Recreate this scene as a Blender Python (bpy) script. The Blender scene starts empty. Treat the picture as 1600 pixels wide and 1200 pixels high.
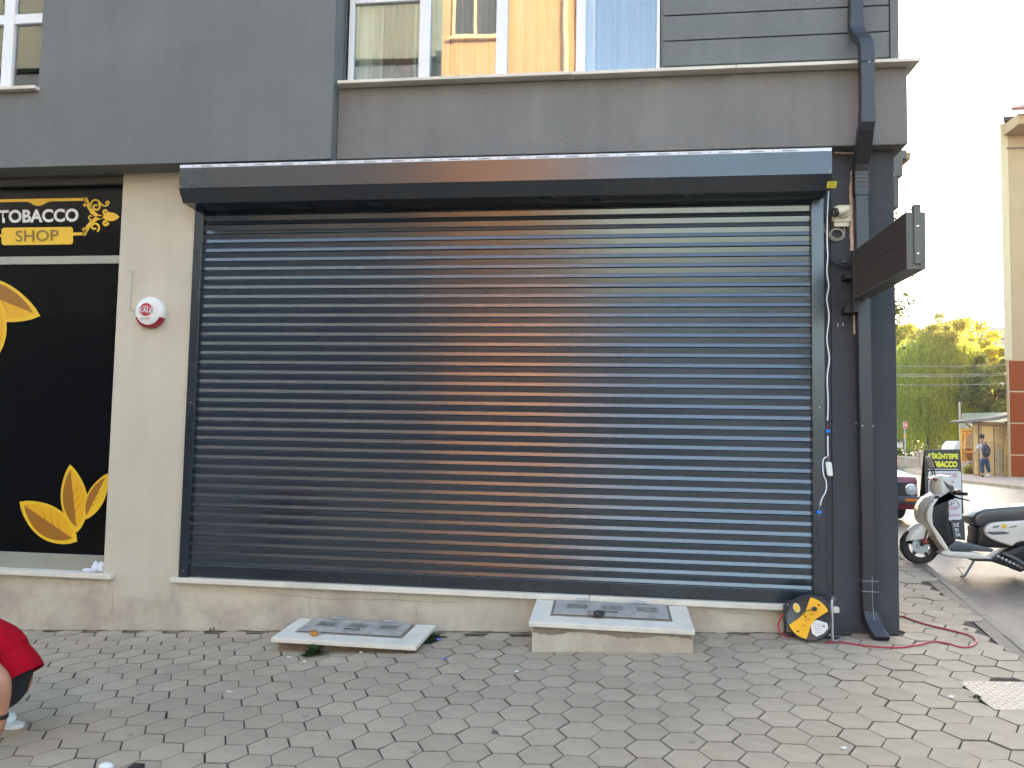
import bpy, bmesh, math, random
from mathutils import Vector, Matrix
PI = math.pi
R = math.radians
rnd = random.Random(7)
S = bpy.context.scene
COL = S.collection

# ------------------------------------------------------------------ camera
CAM_POS = Vector((3.34153, -5.94844, 1.10484))
FOC = 1210.98                                   # focal length in units of a 1600 wide frame
RX = Vector((0.99194545, 0.1252876, 0.0186344))
UP = Vector((-0.0106201, -0.06433349, 0.99787194))
FW = Vector((-0.1262198, 0.99003243, 0.06248474))
cam_d = bpy.data.cameras.new('camera')
cam_d.sensor_width = 36.0
cam_d.lens = FOC / 1600 * 36.0
cam_d.clip_start = 0.05
cam_d.clip_end = 2000
cam = bpy.data.objects.new('camera', cam_d)
COL.objects.link(cam)
mw = Matrix.Identity(4)
for i in range(3):
    mw[i][0] = RX[i]; mw[i][1] = UP[i]; mw[i][2] = -FW[i]; mw[i][3] = CAM_POS[i]
cam.matrix_world = mw
S.camera = cam

# ------------------------------------------------------------------ sky, sun, exposure
SUN_AZ, SUN_EL = 40.0, 13.0                     # azimuth from +Y towards +X
w = bpy.data.worlds.new('World'); S.world = w
w.use_nodes = True
nt = w.node_tree
bg = nt.nodes['Background']
sky = nt.nodes.new('ShaderNodeTexSky')
sky.sky_type = 'NISHITA'
sky.sun_disc = False
sky.sun_elevation = R(SUN_EL)
sky.sun_rotation = R(SUN_AZ)
sky.altitude = 100
sky.air_density = 1.0
sky.dust_density = 2.0
sky.ozone_density = 0.6
nt.links.new(sky.outputs[0], bg.inputs[0])
bg.inputs[1].default_value = 0.15
sun_d = bpy.data.lights.new('sun', 'SUN')
sun_d.energy = 2.6
sun_d.angle = R(0.6)
sun_d.color = (1.0, 0.80, 0.58)
sun = bpy.data.objects.new('sun', sun_d)
COL.objects.link(sun)
sd = Vector((math.sin(R(SUN_AZ)) * math.cos(R(SUN_EL)), math.cos(R(SUN_AZ)) * math.cos(R(SUN_EL)), math.sin(R(SUN_EL))))
sun.rotation_euler = sd.to_track_quat('Z', 'Y').to_euler()
sun.location = (10, -8, 25)
S.view_settings.view_transform = 'Standard'
S.view_settings.look = 'None'
S.view_settings.exposure = 3.12
S.view_settings.gamma = 1.0
S.view_settings.use_curve_mapping = False
S.render.engine = 'CYCLES'

# ------------------------------------------------------------------ surveying helpers
G0, GX, GY = -0.52909, 0.04646, 0.03814
def zg(X, Y):
    """height of the paved ground"""
    return G0 + GX * min(X, 6.6) + GY * max(min(Y, 2.5), -9) - .0125 * max(0, min(Y, 60) - 5)
ROAD = -0.10
def ray(x, y):
    return RX * ((x - 800) / FOC) + UP * ((600 - y) / FOC) + FW
def PX(x, y, Y=0.0):
    """point of the plane Y=const sighted at photo point x, y"""
    d = ray(x, y)
    return CAM_POS + d * ((Y - CAM_POS.y) / d.y)
def GP(x, y, off=0.0):
    """point of the ground sighted at photo point x, y"""
    d = ray(x, y); t = 2.0
    while t < 120:
        q = CAM_POS + d * t
        if q.z < zg(q.x, q.y) + off: return q
        t += .004 * max(1, t * .2)
    return CAM_POS + d * t

# ------------------------------------------------------------------ mesh helpers
class MB:
    def __init__(self):
        self.v = []; self.f = []
    def add(self, vs, fs):
        n = len(self.v)
        self.v += [tuple(p) for p in vs]
        self.f += [tuple(i + n for i in f) for f in fs]
        return self
    def box(self, x0, x1, y0, y1, z0, z1):
        vs = [(x, y, z) for z in (z0, z1) for y in (y0, y1) for x in (x0, x1)]
        return self.add(vs, [(0, 2, 3, 1), (4, 5, 7, 6), (0, 1, 5, 4), (2, 6, 7, 3), (0, 4, 6, 2), (1, 3, 7, 5)])
    def prism(self, pts, axis, a, b):
        """2-D outline pts extruded along axis from a to b. axis 'x': (y,z), 'y': (x,z), 'z': (x,y)"""
        def mk(p, t):
            return {'x': (t, p[0], p[1]), 'y': (p[0], t, p[1]), 'z': (p[0], p[1], t)}[axis]
        n = len(pts)
        vs = [mk(p, a) for p in pts] + [mk(p, b) for p in pts]
        fs = [tuple(range(n)), tuple(reversed(range(n, 2 * n)))]
        fs += [(i, i + n, (i + 1) % n + n, (i + 1) % n) for i in range(n)]
        return self.add(vs, fs)
    def tube(self, path, r, n=8, r1=None, caps=True):
        path = [Vector(p) for p in path]
        m = len(path); vs = []
        prev = None
        for i, p in enumerate(path):
            t = (path[min(i + 1, m - 1)] - path[max(i - 1, 0)])
            if t.length < 1e-9: t = Vector((0, 0, 1))
            t.normalize()
            if prev is None:
                ref = Vector((0, 0, 1)) if abs(t.z) < .9 else Vector((1, 0, 0))
                a = t.cross(ref).normalized()
            else:
                a = (prev - t * prev.dot(t))
                a = a.normalized() if a.length > 1e-6 else t.cross(Vector((0, 0, 1))).normalized()
            prev = a
            b = t.cross(a)
            rr = r if r1 is None else r + (r1 - r) * i / (m - 1)
            if isinstance(r, (list, tuple)): rr = r[i]
            vs += [p + (a * math.cos(2 * PI * k / n) + b * math.sin(2 * PI * k / n)) * rr for k in range(n)]
        fs = []
        for i in range(m - 1):
            for k in range(n):
                fs.append((i * n + k, i * n + (k + 1) % n, (i + 1) * n + (k + 1) % n, (i + 1) * n + k))
        if caps:
            fs += [tuple(reversed(range(n))), tuple((m - 1) * n + k for k in range(n))]
        return self.add(vs, fs)
    def lathe(self, prof, c, axis=(0, 0, 1), n=32, caps=True):
        """prof: list of (radius, height) along axis from c"""
        ax = Vector(axis).normalized(); c = Vector(c)
        ref = Vector((0, 0, 1)) if abs(ax.z) < .9 else Vector((1, 0, 0))
        a = ax.cross(ref).normalized(); b = ax.cross(a)
        vs = []
        for r_, h in prof:
            vs += [c + ax * h + (a * math.cos(2 * PI * k / n) + b * math.sin(2 * PI * k / n)) * r_ for k in range(n)]
        fs = []
        for i in range(len(prof) - 1):
            for k in range(n):
                fs.append((i * n + k, i * n + (k + 1) % n, (i + 1) * n + (k + 1) % n, (i + 1) * n + k))
        if caps: fs.append(tuple(reversed(range(n)))); fs.append(tuple((len(prof) - 1) * n + k for k in range(n)))
        return self.add(vs, fs)
    def ball(self, c, r, n=12, sc=(1, 1, 1), rot=None):
        vs = [];
        m = n // 2
        for i in range(1, m):
            th = PI * i / m
            for k in range(n):
                ph = 2 * PI * k / n
                p = Vector((math.sin(th) * math.cos(ph) * sc[0], math.sin(th) * math.sin(ph) * sc[1], math.cos(th) * sc[2])) * r
                if rot: p = rot @ p
                vs.append(Vector(c) + p)
        t = Vector((0, 0, r * sc[2])); t = rot @ t if rot else t
        vs.append(Vector(c) + t); vs.append(Vector(c) - t)
        a = len(vs) - 2; b = a + 1; fs = []
        for i in range(m - 2):
            for k in range(n):
                fs.append((i * n + k, (i + 1) * n + k, (i + 1) * n + (k + 1) % n, i * n + (k + 1) % n))
        for k in range(n):
            fs.append((a, k, (k + 1) % n)); fs.append((b, (m - 2) * n + (k + 1) % n, (m - 2) * n + k))
        return self.add(vs, fs)
    def build(self, name, mat, parent=None, smooth=False, bevel=0.0, fix=True, loc=None, seg=2, angle=35):
        me = bpy.data.meshes.new(name)
        if loc is None and parent is not None: loc = (0, 0, 0)
        off = Vector((0, 0, 0))
        if parent is not None: off = WORLD.get(parent.name, Vector((0, 0, 0)))
        vs = self.v
        if parent is None and loc is None:
            # origin at the base of the thing
            xs = [p[0] for p in vs]; ys = [p[1] for p in vs]; zs = [p[2] for p in vs]
            off = Vector(((min(xs) + max(xs)) / 2, (min(ys) + max(ys)) / 2, min(zs)))
        me.from_pydata([(p[0] - off.x, p[1] - off.y, p[2] - off.z) for p in vs], [], self.f)
        me.materials.append(mat)
        if fix or bevel:
            bm = bmesh.new(); bm.from_mesh(me)
            if fix: bmesh.ops.recalc_face_normals(bm, faces=bm.faces)
            if bevel:
                es = [e for e in bm.edges if len(e.link_faces) == 2 and e.calc_face_angle(0) > R(angle)]
                bmesh.ops.bevel(bm, geom=es, offset=bevel, segments=seg, profile=.5, affect='EDGES', clamp_overlap=True)
            bm.to_mesh(me); bm.free()
        if smooth:
            for p in me.polygons: p.use_smooth = True
            bm = bmesh.new(); bm.from_mesh(me)
            for e in bm.edges:
                if len(e.link_faces) == 2 and e.calc_face_angle(0) > R(40): e.smooth = False
            bm.to_mesh(me); bm.free()
        me.update()
        o = bpy.data.objects.new(name, me); COL.objects.link(o)
        if parent is not None:
            o.parent = parent
            WORLD[o.name] = off
        else:
            o.location = off
            WORLD[o.name] = off.copy()
        return o
WORLD = {}
def tag(o, label=None, cat=None, group=None, kind=None):
    if label: o['label'] = label
    if cat: o['category'] = cat
    if group: o['group'] = group
    if kind: o['kind'] = kind
    return o
def thing(name, loc, label, cat, group=None):
    o = bpy.data.objects.new(name, None); COL.objects.link(o)
    o.location = loc; o.empty_display_size = .2
    WORLD[o.name] = Vector(loc)
    return tag(o, label, cat, group)
def structure(o): o['kind'] = 'structure'; return o
def place(me_obj, parent, matrix=None, name=None):
    """a further object of the same mesh, moved by matrix"""
    c = me_obj.copy(); COL.objects.link(c); c.parent = parent
    if matrix is not None: c.matrix_local = matrix
    return c

_fonts = {}
def text_mesh(body, bold=0.0, extrude=0.0):
    cu = bpy.data.curves.new('lettering', 'FONT')
    cu.body = body; cu.size = 1; cu.offset = bold; cu.extrude = extrude; cu.resolution_u = 4
    o = bpy.data.objects.new('lettering', cu); COL.objects.link(o)
    dg = bpy.context.evaluated_depsgraph_get(); dg.update()
    me = bpy.data.meshes.new_from_object(o.evaluated_get(dg))
    bpy.data.objects.remove(o); bpy.data.curves.remove(cu)
    return me
def text_on(name, body, mat, parent, c00, c10, c01, bold=0.0, shear=0.0, nrm=(0, -1, 0), lift=.0015):
    """lettering filling the parallelogram c00 (bottom left), c10 (bottom right), c01 (top left)"""
    me = text_mesh(body, bold)
    xs = [v.co.x for v in me.vertices]; ys = [v.co.y for v in me.vertices]
    x0, x1, y0, y1 = min(xs), max(xs), min(ys), max(ys)
    c00, c10, c01 = Vector(c00), Vector(c10), Vector(c01)
    n = Vector(nrm) * lift
    off = WORLD.get(parent.name, Vector((0, 0, 0)))
    for v in me.vertices:
        a = (v.co.x - x0) / (x1 - x0); b = (v.co.y - y0) / (y1 - y0)
        v.co = c00 + (c10 - c00) * (a + shear * b) + (c01 - c00) * b + n - off
    me.materials.clear(); me.materials.append(mat)
    o = bpy.data.objects.new(name, me); COL.objects.link(o); o.parent = parent
    return o

# ------------------------------------------------------------------ materials
def mat(name, col, rough=.6, metal=0.0, var=0.0, vscale=3.0, bump=0.0, bscale=60.0, spec=.5, coat=0.0, emit=None, estr=0,
        trans=0.0, col2=None, dirt=0.0, objrand=0.0, bdist=.004, stretch=(1, 1, 1), streak=0.0):
    m = bpy.data.materials.new(name); m.use_nodes = True
    n = m.node_tree; N = n.nodes; L = n.links
    b = N['Principled BSDF']
    b.inputs['Roughness'].default_value = rough
    b.inputs['Metallic'].default_value = metal
    b.inputs['Specular IOR Level'].default_value = spec
    if coat: b.inputs['Coat Weight'].default_value = coat; b.inputs['Coat Roughness'].default_value = .08
    if emit: b.inputs['Emission Color'].default_value = (*emit, 1); b.inputs['Emission Strength'].default_value = estr
    tc = N.new('ShaderNodeTexCoord')
    mp = N.new('ShaderNodeMapping'); mp.inputs['Scale'].default_value = stretch
    L.new(tc.outputs['Object'], mp.inputs['Vector'])
    vec = mp.outputs[0]
    src = None
    if var or col2:
        nz = N.new('ShaderNodeTexNoise'); nz.inputs['Scale'].default_value = vscale; nz.inputs['Detail'].default_value = 8
        nz.inputs['Roughness'].default_value = .62
        L.new(vec, nz.inputs['Vector'])
        rp = N.new('ShaderNodeValToRGB')
        c2 = col2 if col2 else tuple(c * (1 - var) for c in col)
        c1 = col if col2 else tuple(min(1, c * (1 + var * .7)) for c in col)
        rp.color_ramp.elements[0].position = .34; rp.color_ramp.elements[1].position = .66
        rp.color_ramp.elements[0].color = (*c2, 1); rp.color_ramp.elements[1].color = (*c1, 1)
        L.new(nz.outputs['Fac'], rp.inputs[0]); src = rp.outputs[0]
    if objrand:
        oi = N.new('ShaderNodeObjectInfo'); ge = N.new('ShaderNodeNewGeometry')
        ad = N.new('ShaderNodeMath'); ad.operation = 'ADD'
        L.new(oi.outputs['Random'], ad.inputs[0]); L.new(ge.outputs['Random Per Island'], ad.inputs[1])
        fr = N.new('ShaderNodeMath'); fr.operation = 'FRACT'; L.new(ad.outputs[0], fr.inputs[0])
        mr = N.new('ShaderNodeMapRange'); mr.inputs[3].default_value = 1 - objrand; mr.inputs[4].default_value = 1 + objrand
        L.new(fr.outputs[0], mr.inputs[0])
        mx = N.new('ShaderNodeVectorMath'); mx.operation = 'SCALE'
        if src: L.new(src, mx.inputs[0])
        else: mx.inputs[0].default_value = col
        L.new(mr.outputs[0], mx.inputs['Scale']); src = mx.outputs[0]
    if dirt:
        nz2 = N.new('ShaderNodeTexNoise'); nz2.inputs['Scale'].default_value = vscale * .35; nz2.inputs['Detail'].default_value = 10
        nz2.inputs['Roughness'].default_value = .7
        L.new(tc.outputs['Object'], nz2.inputs['Vector'])
        r2 = N.new('ShaderNodeMapRange'); r2.inputs[1].default_value = .52; r2.inputs[2].default_value = .72
        r2.inputs[3].default_value = 0; r2.inputs[4].default_value = dirt
        L.new(nz2.outputs['Fac'], r2.inputs[0])
        mx = N.new('ShaderNodeMix'); mx.data_type = 'RGBA'
        L.new(r2.outputs[0], mx.inputs[0])
        if src: L.new(src, mx.inputs[6])
        else: mx.inputs[6].default_value = (*col, 1)
        mx.inputs[7].default_value = (col[0] * .45, col[1] * .42, col[2] * .38, 1)
        src = mx.outputs[2]
    if streak:
        mp3 = N.new('ShaderNodeMapping'); mp3.inputs['Scale'].default_value = (7, 7, .35); L.new(tc.outputs['Object'], mp3.inputs[0])
        n3 = N.new('ShaderNodeTexNoise'); n3.inputs['Scale'].default_value = 1.0; n3.inputs['Detail'].default_value = 9; n3.inputs['Roughness'].default_value = .6
        L.new(mp3.outputs[0], n3.inputs['Vector'])
        n4 = N.new('ShaderNodeTexNoise'); n4.inputs['Scale'].default_value = .55; n4.inputs['Detail'].default_value = 4; L.new(tc.outputs['Object'], n4.inputs['Vector'])
        mm_ = N.new('ShaderNodeMath'); mm_.operation = 'MULTIPLY_ADD'; mm_.inputs[1].default_value = .55; L.new(n3.outputs['Fac'], mm_.inputs[0])
        m5 = N.new('ShaderNodeMath'); m5.operation = 'MULTIPLY'; m5.inputs[1].default_value = .45; L.new(n4.outputs['Fac'], m5.inputs[0]); L.new(m5.outputs[0], mm_.inputs[2])
        r3 = N.new('ShaderNodeMapRange'); r3.inputs[1].default_value = .38; r3.inputs[2].default_value = .62; r3.inputs[3].default_value = 1 - streak; r3.inputs[4].default_value = 1 + streak * .6
        L.new(mm_.outputs[0], r3.inputs[0])
        sc3 = N.new('ShaderNodeVectorMath'); sc3.operation = 'SCALE'
        if src: L.new(src, sc3.inputs[0])
        else: sc3.inputs[0].default_value = col
        L.new(r3.outputs[0], sc3.inputs['Scale']); src = sc3.outputs[0]
    if src: L.new(src, b.inputs['Base Color'])
    else: b.inputs['Base Color'].default_value = (*col, 1)
    if bump:
        nb = N.new('ShaderNodeTexNoise'); nb.inputs['Scale'].default_value = bscale; nb.inputs['Detail'].default_value = 5
        L.new(vec, nb.inputs['Vector'])
        bp = N.new('ShaderNodeBump'); bp.inputs['Strength'].default_value = bump; bp.inputs['Distance'].default_value = bdist
        L.new(nb.outputs['Fac'], bp.inputs['Height']); L.new(bp.outputs[0], b.inputs['Normal'])
    if trans: b.inputs['Transmission Weight'].default_value = trans
    return m
def glass(name, tint=(.9, .95, .95), refl=.12, rough=.0):
    m = bpy.data.materials.new(name); m.use_nodes = True
    n = m.node_tree; N = n.nodes; L = n.links
    N.remove(N['Principled BSDF']); out = N['Material Output']
    g = N.new('ShaderNodeBsdfGlossy'); g.inputs['Roughness'].default_value = rough
    t = N.new('ShaderNodeBsdfTransparent'); t.inputs[0].default_value = (*tint, 1)
    lw = N.new('ShaderNodeFresnel'); lw.inputs[0].default_value = 1.5
    ad = N.new('ShaderNodeMath'); ad.operation = 'ADD'; ad.inputs[1].default_value = refl - .04; ad.use_clamp = True
    L.new(lw.outputs[0], ad.inputs[0])
    mx = N.new('ShaderNodeMixShader'); L.new(ad.outputs[0], mx.inputs[0]); L.new(t.outputs[0], mx.inputs[1]); L.new(g.outputs[0], mx.inputs[2])
    L.new(mx.outputs[0], out.inputs[0])
    # panes are never quite flat
    tc = N.new('ShaderNodeTexCoord'); nz = N.new('ShaderNodeTexNoise'); nz.inputs['Scale'].default_value = 1.3
    L.new(tc.outputs['Object'], nz.inputs['Vector'])
    bp = N.new('ShaderNodeBump'); bp.inputs['Strength'].default_value = .25; bp.inputs['Distance'].default_value = .004
    L.new(nz.outputs['Fac'], bp.inputs['Height']); L.new(bp.outputs[0], g.inputs['Normal'])
    return m
def leafmat(name, col, col2, transl=.45, scale=.6):
    m = bpy.data.materials.new(name); m.use_nodes = True
    n = m.node_tree; N = n.nodes; L = n.links
    b = N['Principled BSDF']; b.inputs['Roughness'].default_value = .55
    b.inputs['Specular IOR Level'].default_value = .25
    tr = N.new('ShaderNodeBsdfTranslucent'); mx = N.new('ShaderNodeMixShader'); mx.inputs[0].default_value = transl
    ge = N.new('ShaderNodeNewGeometry'); tc = N.new('ShaderNodeTexCoord')
    nz = N.new('ShaderNodeTexNoise'); nz.inputs['Scale'].default_value = scale; nz.inputs['Detail'].default_value = 3
    L.new(tc.outputs['Object'], nz.inputs['Vector'])
    ad = N.new('ShaderNodeMath'); ad.operation = 'MULTIPLY_ADD'; ad.inputs[1].default_value = .5
    L.new(ge.outputs['Random Per Island'], ad.inputs[0]); 
    sb = N.new('ShaderNodeMath'); sb.operation = 'SUBTRACT'; sb.inputs[1].default_value = .25
    L.new(nz.outputs['Fac'], sb.inputs[0]); L.new(sb.outputs[0], ad.inputs[2])
    rp = N.new('ShaderNodeValToRGB')
    rp.color_ramp.elements[0].position = .2; rp.color_ramp.elements[1].position = .8
    rp.color_ramp.elements[0].color = (*col, 1); rp.color_ramp.elements[1].color = (*col2, 1)
    L.new(ad.outputs[0], rp.inputs[0])
    L.new(rp.outputs[0], b.inputs['Base Color'])
    hs = N.new('ShaderNodeHueSaturation'); hs.inputs['Value'].default_value = 1.7; hs.inputs['Hue'].default_value = .48
    L.new(rp.outputs[0], hs.inputs['Color']); L.new(hs.outputs[0], tr.inputs[0])
    L.new(b.outputs[0], mx.inputs[1]); L.new(tr.outputs[0], mx.inputs[2]); L.new(mx.outputs[0], N['Material Output'].inputs[0])
    return m

M = {}
M['stucco_grey'] = mat('grey_stucco', (.160, .166, .157), .88, var=.07, vscale=1.6, bump=.75, bscale=55, bdist=.008, dirt=.2, streak=.07)
M['stucco_band'] = mat('warm_grey_stucco', (.192, .182, .166), .88, var=.08, vscale=2.2, bump=.8, bscale=75, bdist=.008, dirt=.25, streak=.10)
M['stucco_dark'] = mat('anthracite_stucco', (.052, .055, .060), .85, var=.1, vscale=2.5, bump=.9, bscale=60, bdist=.007, dirt=.3, streak=.12)
def rough_var(m, lo, hi, scale, stretch=(1, 1, 1)):
    N = m.node_tree.nodes; L = m.node_tree.links
    tc = N.new('ShaderNodeNewGeometry'); mp = N.new('ShaderNodeMapping'); mp.inputs['Scale'].default_value = stretch
    nz = N.new('ShaderNodeTexNoise'); nz.inputs['Scale'].default_value = scale; nz.inputs['Detail'].default_value = 3; nz.inputs['Roughness'].default_value = .7
    L.new(tc.outputs['Position'], mp.inputs[0]); L.new(mp.outputs[0], nz.inputs['Vector'])
    mr = N.new('ShaderNodeMapRange'); mr.inputs[1].default_value = .35; mr.inputs[2].default_value = .7; mr.inputs[3].default_value = lo; mr.inputs[4].default_value = hi
    L.new(nz.outputs['Fac'], mr.inputs[0]); L.new(mr.outputs[0], N['Principled BSDF'].inputs['Roughness'])
M['marble'] = mat('marble', (.68, .62, .52), .55, spec=.25, var=.08, vscale=5, bump=.05, dirt=.35)
M['anth'] = mat('anthracite_paint', (.010, .016, .023), .28, spec=.95, var=.06, vscale=9, bump=.04, bscale=180, bdist=.001)
M['anth_slat'] = mat('slat_paint', (.014, .023, .033), .22, spec=1.0, var=.05, vscale=5, bump=.05, bscale=30, bdist=.0008, stretch=(.25, 1, 1))
M['anth_slat'].node_tree.nodes['Principled BSDF'].inputs['IOR'].default_value = 1.58
rough_var(M['anth_slat'], .185, .235, 1.4); rough_var(M['anth'], .24, .30, 1.5)
M['black'] = mat('black_void', (.008, .008, .009), .9)
M['blackp'] = mat('black_plastic', (.018, .018, .02), .45, bump=.05)
M['rubber'] = mat('rubber', (.02, .02, .021), .75, bump=.2, bscale=90)
M['white_pvc'] = mat('white_pvc', (.74, .74, .72), .35, var=.03)
M['white_pl'] = mat('white_plastic', (.72, .71, .67), .35, var=.04)
M['cream_pl'] = mat('yellowed_plastic', (.62, .57, .40), .4, var=.08)
M['steel'] = mat('galvanised_steel', (.42, .44, .45), .42, metal=.7, var=.2, vscale=12, bump=.1, dirt=.3)
M['lidsteel'] = mat('painted_lid_steel', (.37, .345, .31), .75, spec=.25, var=.22, vscale=9, bump=.15, dirt=.6)
M['red_cable'] = mat('red_cable', (.36, .015, .03), .45)
M['white_cable'] = mat('white_cable', (.75, .76, .80), .4)
M['yellow'] = mat('yellow_plastic', (.82, .42, .015), .4)
M['lens'] = mat('lamp_glass', (.6, .6, .58), .12, spec=.8)
M['chrome'] = mat('chrome', (.7, .7, .7), .15, metal=1)

# plinth / pier: beige render with stains and cracks
def beige_material():
    m = mat('beige_render', (.54, .485, .375), .9, var=.07, vscale=1.2, bump=.55, bscale=70, bdist=.006, dirt=.22, streak=.05)
    n = m.node_tree; N = n.nodes; L = n.links; b = N['Principled BSDF']
    src = b.inputs['Base Color'].links[0].from_socket
    tc = N.new('ShaderNodeTexCoord')
    geo = N.new('ShaderNodeNewGeometry'); sx = N.new('ShaderNodeSeparateXYZ'); L.new(geo.outputs['Position'], sx.inputs[0])
    # damp foot of the wall and rust-brown blotches under the sill
    nz = N.new('ShaderNodeTexNoise'); nz.inputs['Scale'].default_value = 2.2; nz.inputs['Detail'].default_value = 9; nz.inputs['Roughness'].default_value = .7
    L.new(tc.outputs['Object'], nz.inputs['Vector'])
    mr = N.new('ShaderNodeMapRange'); mr.inputs[1].default_value = .03; mr.inputs[2].default_value = -.32; mr.inputs[3].default_value = -.10; mr.inputs[4].default_value = .16
    L.new(sx.outputs[2], mr.inputs[0])
    a = N.new('ShaderNodeMath'); a.operation = 'ADD'; L.new(nz.outputs['Fac'], a.inputs[0]); L.new(mr.outputs[0], a.inputs[1])
    m2 = N.new('ShaderNodeMapRange'); m2.inputs[1].default_value = .56; m2.inputs[2].default_value = .74; m2.inputs[4].default_value = .55
    L.new(a.outputs[0], m2.inputs[0])
    mx = N.new('ShaderNodeMix'); mx.data_type = 'RGBA'; L.new(m2.outputs[0], mx.inputs[0]); L.new(src, mx.inputs[6])
    mx.inputs[7].default_value = (.31, .235, .185, 1)
    # fine dark specks
    sp = N.new('ShaderNodeTexNoise'); sp.inputs['Scale'].default_value = 38; sp.inputs['Detail'].default_value = 3
    L.new(tc.outputs['Object'], sp.inputs['Vector'])
    m3 = N.new('ShaderNodeMapRange'); m3.inputs[1].default_value = .66; m3.inputs[2].default_value = .76; m3.inputs[4].default_value = .35
    L.new(sp.outputs['Fac'], m3.inputs[0])
    mx2 = N.new('ShaderNodeMix'); mx2.data_type = 'RGBA'; L.new(m3.outputs[0], mx2.inputs[0]); L.new(mx.outputs[2], mx2.inputs[6])
    mx2.inputs[7].default_value = (.22, .17, .13, 1)
    L.new(mx2.outputs[2], b.inputs['Base Color'])
    return m
M['beige'] = beige_material()
M['brickbase'] = mat('old_brown_render', (.24, .155, .115), .95, var=.35, vscale=8, bump=.8, bscale=40, dirt=.5)
M['crack'] = mat('crack', (.16, .12, .09), .95)

def stone_material():
    m = mat('concrete_paver', (.385, .313, .225), .88, spec=.3, var=.12, vscale=5.5, bump=.45, bscale=160, bdist=.0015, objrand=.07, dirt=.25)
    n = m.node_tree; N = n.nodes; L = n.links; b = N['Principled BSDF']
    src = b.inputs['Base Color'].links[0].from_socket
    geo = N.new('ShaderNodeNewGeometry')
    nz = N.new('ShaderNodeTexNoise'); nz.inputs['Scale'].default_value = .9; nz.inputs['Detail'].default_value = 7; nz.inputs['Roughness'].default_value = .65
    L.new(geo.outputs['Position'], nz.inputs['Vector'])
    mr = N.new('ShaderNodeMapRange'); mr.inputs[1].default_value = .35; mr.inputs[2].default_value = .65; mr.inputs[3].default_value = .92; mr.inputs[4].default_value = 1.06
    L.new(nz.outputs['Fac'], mr.inputs[0])
    sc = N.new('ShaderNodeVectorMath'); sc.operation = 'SCALE'; L.new(src, sc.inputs[0]); L.new(mr.outputs[0], sc.inputs['Scale'])
    # gum spots and spatters
    vo = N.new('ShaderNodeTexVoronoi'); vo.inputs['Scale'].default_value = 2.6; L.new(geo.outputs['Position'], vo.inputs['Vector'])
    ms = N.new('ShaderNodeMapRange'); ms.inputs[1].default_value = .055; ms.inputs[2].default_value = .04; ms.inputs[3].default_value = 0; ms.inputs[4].default_value = .5
    L.new(vo.outputs['Distance'], ms.inputs[0])
    mx = N.new('ShaderNodeMix'); mx.data_type = 'RGBA'; L.new(ms.outputs[0], mx.inputs[0]); L.new(sc.outputs[0], mx.inputs[6]); mx.inputs[7].default_value = (.12, .115, .105, 1)
    # pale dried cement smears
    n2 = N.new('ShaderNodeTexNoise'); n2.inputs['Scale'].default_value = 2.3; n2.inputs['Detail'].default_value = 12; n2.inputs['Roughness'].default_value = .75
    mp = N.new('ShaderNodeMapping'); mp.inputs['Scale'].default_value = (.8, 2.2, 1); mp.inputs['Location'].default_value = (3.1, 1.7, 0)
    L.new(geo.outputs['Position'], mp.inputs[0]); L.new(mp.outputs[0], n2.inputs['Vector'])
    m2 = N.new('ShaderNodeMapRange'); m2.inputs[1].default_value = .66; m2.inputs[2].default_value = .76; m2.inputs[4].default_value = .45
    L.new(n2.outputs['Fac'], m2.inputs[0])
    mx2 = N.new('ShaderNodeMix'); mx2.data_type = 'RGBA'; L.new(m2.outputs[0], mx2.inputs[0]); L.new(mx.outputs[2], mx2.inputs[6]); mx2.inputs[7].default_value = (.52, .51, .48, 1)
    L.new(mx2.outputs[2], b.inputs['Base Color'])
    return m
M['stone'] = stone_material()
M['stone_edge'] = mat('soil_stained_stone_edge', (.215, .178, .132), .95, var=.3, vscale=12)
M['joint'] = mat('joint_sand', (.085, .068, .050), .95, var=.4, vscale=14, bump=.6, bscale=90)
M['asphalt'] = mat('worn_asphalt', (.135, .098, .070), .45, var=.3, vscale=2.6, bump=1.0, bscale=70, bdist=.012, spec=.6, dirt=.3)
M['kerbst'] = mat('kerb_concrete', (.26, .22, .165), .88, var=.15, vscale=6, bump=.4, bscale=70)
M['earth'] = mat('earth', (.12, .10, .07), .95, var=.3, vscale=.5)
M['cement'] = mat('cement_patch', (.25, .205, .15), .9, var=.2, vscale=8, bump=.5, bscale=60)

# ================================================================== GROUND
def kerb_x(Y):            # road edge of the pavement beside the building
    return 6.17 + .145 * Y if Y > -12 else 6.17 - .145 * 12
def far_x(Y):             # near edge of the far pavement
    pts = [(-60, 15.5), (20, 16.6), (26, 16.7), (35, 18.6), (42, 20.4), (50, 24), (60, 30), (75, 44), (120, 90)]
    for (a, b), (c, d) in zip(pts, pts[1:]):
        if a <= Y <= c: return b + (d - b) * (Y - a) / (c - a)
    return pts[-1][1]
def strip(name, m, ys, fx0, fx1, nx, off, kind='structure', skirt=False):
    b = MB(); vs = []; fs = []
    for Y in ys:
        a, c = fx0(Y), fx1(Y)
        for i in range(nx + 1):
            X = a + (c - a) * i / nx
            vs.append((X, Y, zg(X, Y) + off))
    for j in range(len(ys) - 1):
        for i in range(nx):
            k = j * (nx + 1) + i
            fs.append((k, k + 1, k + nx + 2, k + nx + 1))
    b.add(vs, fs)
    o = b.build(name, m, loc=(0, 0, 0), smooth=False); structure(o)
    return o
def frange(a, b, s):
    n = int(round((b - a) / s)); return [a + (b - a) * i / n for i in range(n + 1)]
YS = frange(-60, -14, 4) + frange(-13, 4, .5) + frange(5, 59, 1.5) + frange(60, 160, 10) + [220, 400, 900]
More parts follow.
